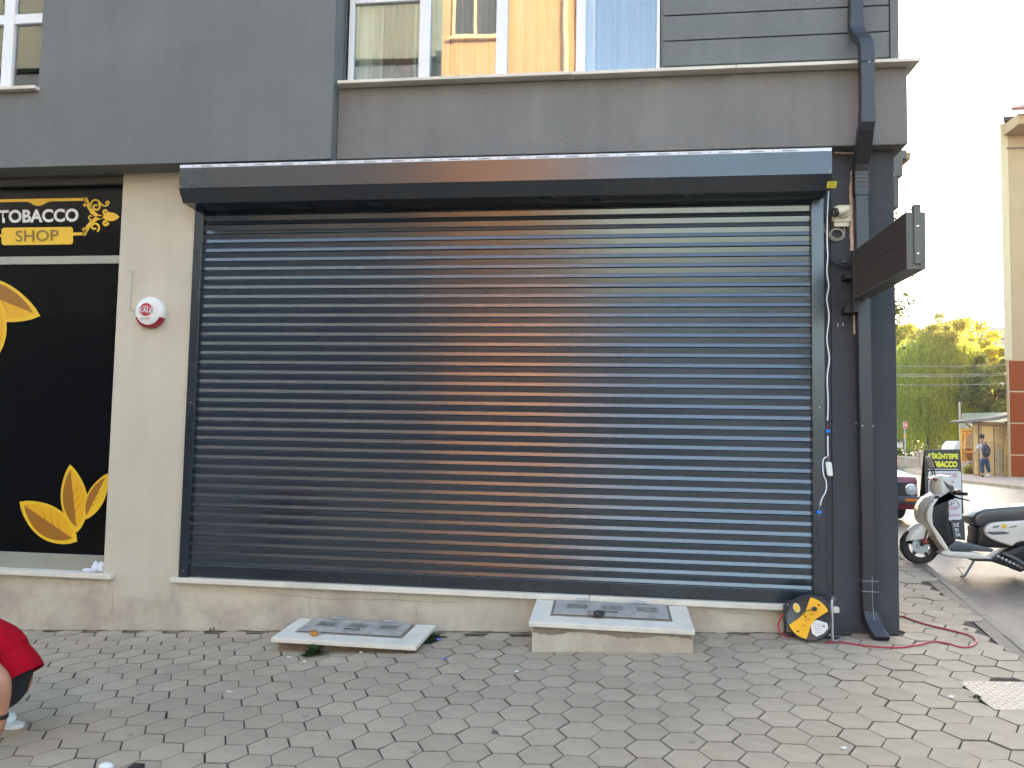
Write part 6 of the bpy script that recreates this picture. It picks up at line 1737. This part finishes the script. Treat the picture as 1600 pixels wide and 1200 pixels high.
# stone clad garden walls
M['cladstone'] = mat('pinkish_stone_cladding', (.40, .26, .17), .85, var=.3, vscale=3.2, stretch=(1, 1, .35), bump=.6, bscale=8, bdist=.03)
M['capstone'] = mat('cap_stone', (.50, .40, .34), .8)
def gwall(p0, p1, h, label, thick=.3):
    p0, p1 = Vector(p0), Vector(p1); d = (p1 - p0); d.z = 0; d.normalize(); n = Vector((-d.y, d.x, 0)) * thick / 2
    t = thing('garden_wall', p0.lerp(p1, .5), label, 'garden wall')
    def slab(a0, a1, z0, z1, ex, name, m):
        nn = n * ex; q = MB(); c = [p0 + d * a0 - nn, p0 + d * a1 - nn, p0 + d * a1 + nn, p0 + d * a0 + nn]
        zb_ = min(p0.z, p1.z)
        q.add([(v.x, v.y, zb_ + z0) for v in c] + [(v.x, v.y, zb_ + z1) for v in c], [(0, 3, 2, 1), (4, 5, 6, 7), (0, 1, 5, 4), (1, 2, 6, 5), (2, 3, 7, 6), (3, 0, 4, 7)]); return q.build(name, m, t, bevel=.01)
    L_ = (p1 - p0).length
    slab(0, L_, -.4, h, 1, 'stone_face', M['cladstone']); slab(-.02, L_ + .02, h + .002, h + .09, 1.4, 'cap', M['capstone'])
    return t, slab, L_
def gpt(px, py): g = GP(px, py); return Vector((g.x, g.y, zg(g.x, g.y)))
wa0, wa1 = gpt(1386, 724.5), gpt(1443, 729.3)
t, slab, L_ = gwall(wa0, wa1, .62, 'low stone clad garden wall with pale cap under the willow')
slab(L_ - .9, L_ - .05, -.3, 1.02, 1.5, 'pillar', M['cladstone']); slab(L_ - 1.0, L_ + .05, 1.022, 1.12, 1.9, 'pillar_cap', M['capstone'])
slab(L_ - .02, L_ + .10, -.3, 1.25, 1.2, 'pale_post', M['capstone'])
wb0, wb1 = gpt(1450, 731), gpt(1519, 737.5)
gwall(wb0, wb1, .60, 'low stone wall with white coping running behind the sign to the shed')
# lawn behind
q = MB(); q.add([(18, 60, zg(18, 60) + .1), (80, 60, zg(18, 60) + .1), (120, 160, zg(18, 60) + .6), (18, 160, zg(18, 60) + .6)], [(0, 1, 2, 3)]); structure(q.build('park_ground', M['lawn'], loc=(0, 0, 0), fix=False))
q = MB(); k_ = [wa0 + Vector((.3, .4, .18)), wa1 + Vector((.3, .4, .18)), wb0 + Vector((0, .4, .15)), wb1 + Vector((0, .4, .15)), Vector((40, 62, -.6)), Vector((27, 75, -.6))]
q.add(k_, [tuple(range(6))]); structure(q.build('lawn', M['lawn'], loc=(0, 0, 0), fix=False))
# stop sign
sgY = 46.0
ss = thing('stop_sign', (PX(1414, 728, sgY).x, sgY, PX(1414, 728, sgY).z), 'red octagonal stop sign with a yellow disc beneath, by the willow', 'road sign')
c = PX(1414, 664, sgY); dn = Vector((.55, -.83, 0)); un = Vector((.83, .55, 0)); r_ = .27
M['stopred'] = mat('sign_red_enamel', (.50, .02, .02), .4)
def octa(c, r, y, m, name, par, n=8, th=.015):
    q = MB(); cc_ = c + dn * y; vs = [cc_ + un * r * math.cos(R(22.5 + 360 / n * k)) + Vector((0, 0, r * math.sin(R(22.5 + 360 / n * k)))) for k in range(n)]
    q.add(vs + [v - dn * th for v in vs], [tuple(range(n)), tuple(reversed(range(n, 2 * n)))] + [(i, (i + 1) % n, n + (i + 1) % n, n + i) for i in range(n)]); return q.build(name, m, par)
octa(c, r_, .03, M['signwhite'], 'sign_rim', ss); sgf = octa(c, r_ * .93, .034, M['stopred'], 'sign_face', ss)
p = c + dn * .036; text_on('lettering', 'DUR', M['signwhite'], ss, p - un * .19 - Vector((0, 0, .09)), p + un * .19 - Vector((0, 0, .09)), p - un * .19 + Vector((0, 0, .09)), .03, nrm=tuple(dn))
octa(PX(1413.5, 680.5, sgY), .13, .03, M['signyellow'] if False else mat('amber_disc', (.80, .40, .02), .4), 'round_plate', ss, 16)
q = MB(); q.tube([(c.x, sgY, c.z + .25), (c.x, sgY, PX(1414, 728, sgY).z - .3)], .035, 8); q.build('post', M['steel'], ss)
# flower planter and a seated kiosk shape behind
pY = 48.5; c = PX(1404, 700, pY)
pt = thing('planter', (c.x, pY, c.z), 'white stone planter with a clipped green bush at the far left of the street', 'planter')
q = MB(); q.lathe([(.16, 0), (.24, .05), (.27, .45), (.30, .5), (.24, .5)], c, (0, 0, 1), 16); q.build('pot', M['white_pl'], pt, smooth=True)
# pole
pY2 = 40.0
tp = thing('utility_pole', (PX(1499.5, 720, pY2).x, pY2, zg(20, pY2)), 'slim grey pole standing behind the timber frame', 'pole')
q = MB(); q.tube([PX(1499.5, 628, pY2), PX(1501, 722, pY2)], .055, 8); q.build('shaft', M['capstone'], tp)
q = MB(); q.tube([PX(1499.5, 629, pY2), PX(1503.5, 629.5, pY2)], .02, 6); q.build('bracket', M['capstone'], tp)
q = MB(); q.tube([PX(1502.5, 647, pY2), PX(1500.2, 672, pY2)], .03, 6); q.build('stay', M['capstone'], tp)
# hut with green shingled roof
hY = 41.0
ht = thing('green_roofed_hut', (PX(1545, 720, hY).x, hY + 2, zg(20, hY)), 'low hut with green shingled roof behind the shed', 'hut')
a, c, e, g = PX(1500.5, 669, hY), PX(1590, 669, hY), PX(1503, 645.5, hY + 5), PX(1590, 644, hY + 5)
q = MB(); q.add([a, c, g, e] + [v - Vector((0, 0, .12)) for v in (a, c, g, e)], [(0, 1, 2, 3), (7, 6, 5, 4), (0, 4, 5, 1), (1, 5, 6, 2), (2, 6, 7, 3), (3, 7, 4, 0)])
q.build('roof', mat('green_shingle', (.13, .16, .10), .9, var=.25, vscale=8, stretch=(1, 1, 1), bump=.5, bscale=20), ht)
q = MB(); q.prism([(a.x + .3, hY + .3), (c.x - .3, hY + .3), (c.x + 2, hY + 4.8), (a.x + 2.6, hY + 4.8)], 'z', zg(20, hY) - .3, a.z - .13); q.build('wall', M['greyply'], ht)
# distant house
fY = 84.0
fh = thing('distant_house', (PX(1553, 700, fY).x, fY, -1.2), 'distant pale house with brown roof above the yellow trees', 'house')
def fp(x, y, d=0): return PX(x, y, fY + d)
q = MB(); a, c = fp(1526, 531), fp(1600, 720); q.box(a.x, c.x + 6, fY + .0, fY + 10, -1.5, a.z); q.build('wall', mat('far_house_wall', (.62, .58, .50), .85), fh)
q = MB(); a, c, e, g = fp(1524, 527.5, -1), fp(1612, 527.5, -1), fp(1612, 510.5, 5), fp(1531, 510.5, 5); q.add([a, c, e, g] + [v - Vector((0, 0, .3)) for v in (a, c, e, g)], [(0, 1, 2, 3), (7, 6, 5, 4), (0, 4, 5, 1), (1, 5, 6, 2), (2, 6, 7, 3), (3, 7, 4, 0)]); q.build('roof', mat('far_brown_roof', (.24, .17, .13), .9), fh)
q = MB(); a, c = fp(1528, 540, -1.2), fp(1600, 543, -1.2); q.box(a.x, c.x, fY - 1.2, fY, c.z, a.z); q.build('balcony_slab', mat('far_white', (.72, .68, .60), .8), fh)
q = MB()
for x in range(1529, 1600, 3): p0, p1 = fp(x, 540, -1.15), fp(x, 533, -1.15); q.tube([p0, p1], .03, 4)
p0, p1 = fp(1528, 533, -1.15), fp(1600, 533, -1.15); q.tube([p0, p1], .05, 4); q.build('balcony_railing', M['white_pl'], fh)['kind'] = 'stuff'
for x in (1534, 1546, 1560, 1570):
    a, c = fp(x, 530), fp(x + 6, 539); q = MB(); q.box(a.x, c.x, fY - .06, fY - .01, c.z, a.z); q.build('window', M['carglass'], fh)
# overhead cables
for i, (y, ye, lab) in enumerate(((570, 570, 'topmost thin overhead cable crossing before the trees'), (583.4, 583, 'upper cable of the middle pair before the trees'), (585.6, 586, 'lower cable of the middle pair before the trees'), (599.4, 599, 'lowest thin overhead cable crossing before the trees'))):
    WY = 33.4; a, c = PX(1300, y - 2, WY), PX(1577.5, ye, WY)
    P_ = [a.lerp(c, t / 14) - Vector((0, 0, .30 * 4 * (t / 14) * (1 - t / 14) * .35)) for t in range(15)]
    q = MB(); q.tube(P_, .012, 5); tag(q.build('overhead_cable', mat('cable_grey', (.45, .43, .38), .6)), lab, 'cable', 'overhead cables across the side street')
pB = thing('utility_pole', (PX(1300, 700, 33.4).x, 33.4, zg(10, 33)), 'grey cable pole hidden behind the corner building', 'pole')
q = MB(); q.tube([(PX(1300, 570, 33.4).x, 33.4, zg(10, 33) - .5), (PX(1300, 570, 33.4).x, 33.4, PX(1300, 550, 33.4).z)], .12, 10); q.build('shaft', M['capstone'], pB)

# ================================================================== TREES
import numpy as np
def leafcloud(name, pts, size, m, parent, seed=1, droop=0.0, aspect=.5, jit=.35):
    """one leaf-shaped quad at every point"""
    r_ = np.random.default_rng(seed); P = np.asarray(pts, dtype=float); n = len(P)
    d = r_.normal(size=(n, 3)); d[:, 2] -= droop * 3; d /= np.linalg.norm(d, axis=1)[:, None]
    s = np.cross(d, r_.normal(size=(n, 3))); s /= np.linalg.norm(s, axis=1)[:, None]
    L_ = size * (1 + jit * r_.normal(size=(n, 1))); L_ = np.clip(L_, size * .4, size * 2)
    v = np.stack([P, P + d * L_ * .5 + s * L_ * aspect * .5, P + d * L_, P + d * L_ * .5 - s * L_ * aspect * .5], axis=1).reshape(-1, 3)
    off_ = np.array(WORLD.get(parent.name, Vector((0, 0, 0))))
    v = v - off_
    me = bpy.data.meshes.new(name); me.vertices.add(n * 4); me.vertices.foreach_set('co', v.ravel())
    me.loops.add(n * 4); me.loops.foreach_set('vertex_index', np.arange(n * 4, dtype=np.int32))
    me.polygons.add(n); me.polygons.foreach_set('loop_start', np.arange(0, n * 4, 4, dtype=np.int32)); me.polygons.foreach_set('loop_total', np.full(n, 4, dtype=np.int32))
    me.materials.append(m); me.update(calc_edges=True); me.validate()
    o = bpy.data.objects.new(name, me); COL.objects.link(o); o.parent = parent
    return o
def crown_pts(c, rad, n, clumps, seed, shell=.55, csz=.28):
    r_ = np.random.default_rng(seed); c = np.array(c); rad = np.array(rad); out = []
    for k in range(clumps):
        d = r_.normal(size=3); d /= np.linalg.norm(d); rr = shell + (1 - shell) * r_.random()
        cc = c + d * rad * rr
        m_ = n // clumps
        q_ = r_.normal(size=(m_, 3)); q_ /= np.linalg.norm(q_, axis=1)[:, None]; q_ *= (r_.random((m_, 1)) ** .45)
        out.append(cc + q_ * rad.mean() * csz * r_.uniform(.6, 1.35) * np.array([1, 1, .7]))
    return np.concatenate(out)
M['bark'] = mat('bark', (.09, .07, .05), .95, var=.3, vscale=6, bump=.5, bscale=12)
def tree(name, base, h, c, rad, n, clumps, leaf, m, label, seed, cat='tree', trunk_r=.22, shell=.5, csz=.28, extra=None, limbs=7):
    t = thing(name, base, label, cat)
    r_ = random.Random(seed); q = MB(); b0 = Vector(base); cv_ = Vector(c)
    top = cv_ + Vector((0, 0, rad[2] * .3))
    P_ = [b0 - Vector((0, 0, .3)), b0.lerp(top, .3) + Vector((r_.uniform(-.1, .1), r_.uniform(-.1, .1), 0)), b0.lerp(top, .6) + Vector((r_.uniform(-.2, .2), 0, 0)), top]
    q.tube(spline(P_, 4), trunk_r, 9, trunk_r * .3)
    for k in range(limbs):
        s_ = b0.lerp(top, r_.uniform(.35, .8)); a = r_.uniform(0, 2 * PI); e = cv_ + Vector((math.cos(a) * rad[0] * .75, math.sin(a) * rad[1] * .75, r_.uniform(-.1, .8) * rad[2]))
        q.tube(spline([s_, s_.lerp(e, .5) + Vector((0, 0, .3)), e], 4), trunk_r * .4, 6, trunk_r * .1)
    q.build('trunk', M['bark'], t, smooth=True)
    pts = crown_pts(c, rad, n, clumps, seed, shell, csz)
    leafcloud('crown', pts, leaf, m, t, seed)
    return t
M['willow'] = leafmat('willow_leaves', (.15, .20, .03), (.33, .39, .05), .6, .35)
M['leafdark'] = leafmat('dark_leaves', (.06, .09, .022), (.16, .20, .045), .4, .5)
M['leafyel'] = leafmat('yellow_green_leaves', (.22, .23, .02), (.50, .46, .02), .62, .5)
M['leafmid'] = leafmat('olive_leaves', (.18, .18, .035), (.36, .34, .06), .6, .5)
M['leafnear'] = leafmat('branch_leaves', (.06, .08, .02), (.16, .18, .04), .5, 2)
# the willow: dome of shoots with long hanging strands
wY = 55.0
def wp(x, y, dy=0): return np.array(PX(x, y, wY + dy))
wbase = Vector((PX(1452, 700, wY).x, wY, zg(24, wY) + .1))
wl = thing('willow_tree', wbase, 'large weeping willow with long hanging strands beyond the street', 'tree')
q = MB(); wc = Vector(wp(1455, 600)); q.tube(spline([wbase - Vector((0, 0, .3)), wbase + Vector((.2, 0, 2.5)), wc], 5), .4, 9, .18)
rg = np.random.default_rng(11); pts = []
for k in range(9):
    a = rg.uniform(0, 2 * PI); e = wc + Vector((math.cos(a) * 3.2, math.sin(a) * 2.4, rg.uniform(-.5, 2.5))); q.tube(spline([wbase + Vector((.1, 0, 2.6)), wc.lerp(e, .4) + Vector((0, 0, .8)), e], 4), .13, 6, .03)
q.build('trunk', M['bark'], wl, smooth=True)
mp_ = PX(1456, 600, wY)
for k in range(1500):
    # crown base point on a dome, strand hangs down from it
    a = rg.uniform(0, 2 * PI); rr2 = rg.random() ** .5
    X = mp_.x + math.cos(a) * rr2 * 3.3; Yq = wY + math.sin(a) * rr2 * 3.0
    ztop = PX(1456, 566, wY).z + 1.6 * math.sqrt(max(0, 1 - rr2 ** 2)) + rg.normal() * .35
    # strands hang in bunches
    bunch = .5 + .5 * math.sin(X * 3.1 + math.sin(Yq * 2.3) * 1.5)
    zlow = PX(1456, 704, wY).z + rg.random() ** 2 * 3.5 * (1.1 - bunch * .7) + (.0 if rr2 > .5 else 1.2)
    L_ = max(.6, ztop - zlow); m_ = int(L_ / .13)
    sx, sy = rg.normal() * .05, rg.normal() * .05
    z = ztop - np.arange(m_) * .13 
    t_ = np.arange(m_) / max(1, m_)
    out_ = .5 * np.minimum(1, t_ * 3)
    pts.append(np.stack([X + math.cos(a) * out_ + sx * t_ * 4 + rg.normal(size=m_) * .05, Yq + math.sin(a) * out_ + rg.normal(size=m_) * .05, z], 1))
leafcloud('hanging_strands', np.concatenate(pts), .24, M['willow'], wl, 3, droop=1.2, aspect=.24)
cp_ = np.concatenate([crown_pts(wp(1476, 534), (2.1, 2.0, 2.1), 14000, 46, 21, .35, .33), crown_pts(wp(1425, 572), (1.7, 1.6, 1.1), 5000, 16, 22, .4, .35), crown_pts(wp(1500, 572), (1.5, 1.5, 1.1), 4500, 16, 23, .4, .35)])
leafcloud('crown', cp_, .22, M['leafmid'], wl, 5, droop=.3, aspect=.4)
# others
def TT(px, py, Y): p = PX(px, py, Y); return (p.x, p.y, p.z)
def base_at(px, Y): p = PX(px, 700, Y); return (p.x, Y, zg(min(p.x, 20), Y))
tree('broadleaf_tree', base_at(1548, 52), 8, TT(1548, 612, 52), (2.3, 2.0, 2.6), 15000, 60, .26, M['leafdark'], 'dark green broadleaf tree behind the shed roof', 31, shell=.4, csz=.25)
tree('yellow_tree', base_at(1515, 68), 10, TT(1512, 545, 68), (2.4, 2.2, 2.3), 8000, 34, .30, M['leafyel'], 'bright yellow-green tree right of the willow top', 32)
tree('yellow_tree', base_at(1556, 56), 10, TT(1553, 562, 56), (1.6, 1.4, .9), 5000, 22, .26, M['leafyel'], 'small sunlit yellow crown in front of the distant house', 33, trunk_r=.12)
tree('yellow_tree', base_at(1405, 66), 10, TT(1404, 560, 66), (3.0, 2.6, 3.0), 12000, 40, .30, M['leafyel'], 'yellow-green tree left of the willow, by the building corner', 34)
tree('broadleaf_tree', base_at(1400, 75), 10, TT(1395, 640, 75), (3.6, 3.0, 3.6), 12000, 46, .34, M['leafmid'], 'olive green tree low behind the stop sign', 35)
tree('broadleaf_tree', base_at(1480, 82), 12, TT(1484, 536, 82), (2.3, 2.3, 3.3), 12000, 60, .34, M['leafmid'], 'tall hazy olive tree rising behind the willow', 36)
tree('broadleaf_tree', base_at(1500, 90), 12, TT(1520, 640, 90), (6, 3.0, 4.2), 14000, 50, .40, M['leafdark'], 'broad dark tree mass behind the hut', 38)
# branch tips of a nearer tree, the rest hidden by the building
nb = Vector((PX(1330, 700, 20).x, 20, zg(8, 20)))
nt_ = thing('plane_tree', nb, 'nearer tree whose sparse leafy branch tips poke out past the corner', 'tree')
q = MB(); top = Vector(TT(1345, 420, 20)); q.tube(spline([nb - Vector((0, 0, .3)), nb.lerp(top, .5) + Vector((.1, 0, 0)), top], 6), .2, 10, .08)
pts = []
r2 = np.random.default_rng(9)
for (x, y), n in (((1408, 485), 60), ((1416, 478), 34), ((1404, 500), 46), ((1402, 522), 40), ((1425, 471), 12), ((1410, 462), 14), ((1400, 345), 26), ((1408, 332), 22), ((1403, 355), 12), ((1436, 432), 3), ((1400, 540), 40), ((1385, 480), 150), ((1380, 400), 150), ((1370, 330), 160), ((1350, 500), 200), ((1340, 400), 300), ((1310, 350), 300), ((1300, 450), 300)):
    e = Vector(TT(x, y, 20)); s_ = nb.lerp(top, .75)
    q.tube(spline([s_, s_.lerp(e, .5) + Vector((0, 0, .2)), e], 5), .035 if x < 1395 else .012, 5, .004)
    pts.append(np.array(e) + r2.normal(size=(n, 3)) * np.array([.11, .3, .10]) * (1 if x > 1395 else 2.2))
q.build('trunk', M['bark'], nt_, smooth=True)
leafcloud('crown', np.concatenate(pts), .11, M['leafnear'], nt_, 10, aspect=.75)
c = PX(1404, 690, pY); leafcloud('bush', crown_pts((c.x, pY, c.z + .02), (.3, .3, .3), 700, 20, 3, .2, .6), .09, M['leafdark'], pt, 4)
g = GP(1523, 741); pts = crown_pts((g.x, g.y + .2, zg(g.x, g.y) + .18), (.55, .2, .22), 700, 14, 8, .2, .5)
wd_ = thing('weed_clump', (g.x, g.y + .2, zg(g.x, g.y)), 'clump of weeds at the foot of the shed corner post', 'weed'); leafcloud('foliage', pts, .13, M['leafmid'], wd_, 12, aspect=.3)

r3 = np.random.default_rng(44); hn = 16000
hx_p = np.stack([r3.uniform(16, 52, hn), r3.uniform(63, 66, hn) , r3.random(hn) ** .8 * 3.6 - 1.6], 1); hx_p[:, 2] += .4 * np.sin(hx_p[:, 0] * 1.7)
hg_ = thing('hedge', (30, 64, -1.6), 'dark tangled hedge closing the view low behind the willow', 'hedge'); leafcloud('foliage', hx_p, .30, M['leafdark'], hg_, 45, aspect=.6)
# ================================================================== ACROSS THE STREET, BEHIND THE CAMERA (seen in the reflections)
M['orange'] = mat('orange_render', (.62, .32, .155), .85, var=.05, vscale=.7)
M['cream_b'] = mat('cream_trim', (.72, .60, .36), .7)
M['greyhouse_up'] = mat('blue_grey_upper_render', (.10, .13, .17), .9, var=.06)
M['greyhouse'] = mat('grey_house_render', (.075, .085, .10), .9, var=.08, vscale=.5)
M['balc'] = mat('grey_green_balcony', (.17, .20, .18), .85)
M['palehouse'] = mat('pale_house_render', (.42, .44, .42), .85)
OY = -13.0
def facade(name, x0, x1, y, h, m, label, wins, fr, d=9.0, cat='building'):
    z = zg(max(min(x0, 6), -12), -9) - .2
    t = thing(name, ((x0 + x1) / 2, y, z), label, cat)
    q = MB(); q.box(x0, x1, y - d, y, z - .5, z + h); q.build('wall', m, t)
    for wx0, wx1, wz0, wz1 in wins:
        q = MB(); q.box(wx0 - .09, wx1 + .09, y - .02, y + .06, wz0 - .09, wz1 + .09); f = q.build('window', fr, t, bevel=.01)
        mid_ = (wx0 + wx1) / 2
        for a, c in ((wx0, mid_ - .04), (mid_ + .04, wx1)):
            q = MB(); q.box(a, c, y + .061, y + .066, wz0, wz1); q.build('pane', M['carglass'], f)
        q = MB(); q.box(wx0 - .15, wx1 + .15, y + .0605, y + .16, wz0 - .16, wz0 - .092); q.build('sill', M['cream_b'], f)
    return t, z
ob, oz = facade('orange_house', -1.05, 2.42, OY, 13.4, M['orange'], 'orange rendered house across the street, seen mirrored in the upper window',
            [(-.72, .35, 11.25, 12.6), (-.6, .5, 4.4, 5.8), (1.1, 2.0, 4.4, 5.8)], M['cream_b'])
q = MB(); q.tube([(2.12, OY + .08, oz + 3), (2.12, OY + .08, oz + 13.2)], .06, 8); q.build('downpipe', M['cream_b'], ob)
q = MB(); q.box(2.422, 2.6, OY - .6, OY + .12, oz + 3.1, oz + 13.4); q.build('corner_trim', M['cream_b'], ob)
q = MB(); q.box(-1.049, 2.419, OY + .001, OY + .5, oz + 3.0, oz + 3.2); q.build('canopy', M['cream_b'], ob)
gb, gz_ = facade('grey_house', -15, -1.1, OY - .6, 10.9 - (zg(-12, -9) - .2), M['greyhouse'], 'grey apartment house across the street to the left', [(-14 + 2.4 * i, -12.8 + 2.4 * i, z0, z0 + 1.4) for i in range(5) for z0 in (4.3, 7.3)], M['white_pvc'])
q = MB(); q.box(-15.2, -1.15, OY - .9, OY - .3, 10.9, 11.05); q.build('roof_edge', M['balc'], gb, bevel=.02)
q = MB(); q.box(-21, -1.12, OY - 8, OY - 3.4, 10.7, 15.5); q.build('penthouse', M['balc'], gb)
for i in range(5):
    q = MB(); q.box(-14.5 + 2.7 * i, -12.9 + 2.7 * i, OY - .598, OY + .0, 6.6, 6.75); q.build('balcony_slab', M['palehouse'], gb)
facade('low_house', 9.0, 24, OY - 9, 4.6, M['palehouse'], 'low pale house across the street to the right', [(10 + 2.4 * i, 11.2 + 2.4 * i, 1.0, 2.3) for i in range(5)], M['white_pvc'])
facade('white_house', -32, -15.2, OY - .2, 13, M['palehouse'], 'pale apartment house further left across the street', [(-31 + 2.6 * i, -29.6 + 2.6 * i, z0, z0 + 1.4) for i in range(6) for z0 in (3.3, 6.3, 9.3)], M['white_pvc'])

# unseen house added along the side street to shade the lower orange house
sz = zg(19, 5)
sh_ = thing('added_shade_house', (24, 5, sz), 'unseen beige house added along the side street to shade the orange house', 'building')
q = MB(); q.box(19.5, 30, -10, 13.5, sz - .6, sz + 9.4); q.build('wall', M['beigewall'], sh_)
for i in range(5):
    for fz in (1.2, 4.3, 7.1):
        q = MB(); q.box(19.42, 19.49, -8 + i * 4.1, -6.4 + i * 4.1, sz + fz, sz + fz + 1.5); f = q.build('window', M['white_pvc'], sh_)
        for k in range(2):
            q = MB(); q.box(19.405, 19.414, -7.92 + i * 4.1 + k * .76, -7.24 + i * 4.1 + k * .76, sz + fz + .08, sz + fz + 1.42); q.build('pane', M['carglass'], f)
q = MB(); q.box(19.1, 30.4, -10.4, 13.9, sz + 9.4, sz + 9.65); q.build('eave', M['roofslab'], sh_)
q = MB(); q.box(-14.95, -1.12, OY - .5999, OY - .55, 6.8, 10.89); q.build('upper_render', M['greyhouse_up'], gb)
# ================================================================== AIR
hz = bpy.data.materials.new('haze'); hz.use_nodes = True
N = hz.node_tree.nodes; L = hz.node_tree.links; N.remove(N['Principled BSDF'])
pvn = N.new('ShaderNodeVolumePrincipled'); pvn.inputs['Density'].default_value = .0005; pvn.inputs['Color'].default_value = (1.0, .95, .84, 1); pvn.inputs['Anisotropy'].default_value = .35
L.new(pvn.outputs[0], N['Material Output'].inputs['Volume'])
q = MB(); q.box(-60, 170, -60, 165, -4.5, 24); tag(q.build('haze', hz, loc=(0, 0, 0)), kind='stuff')
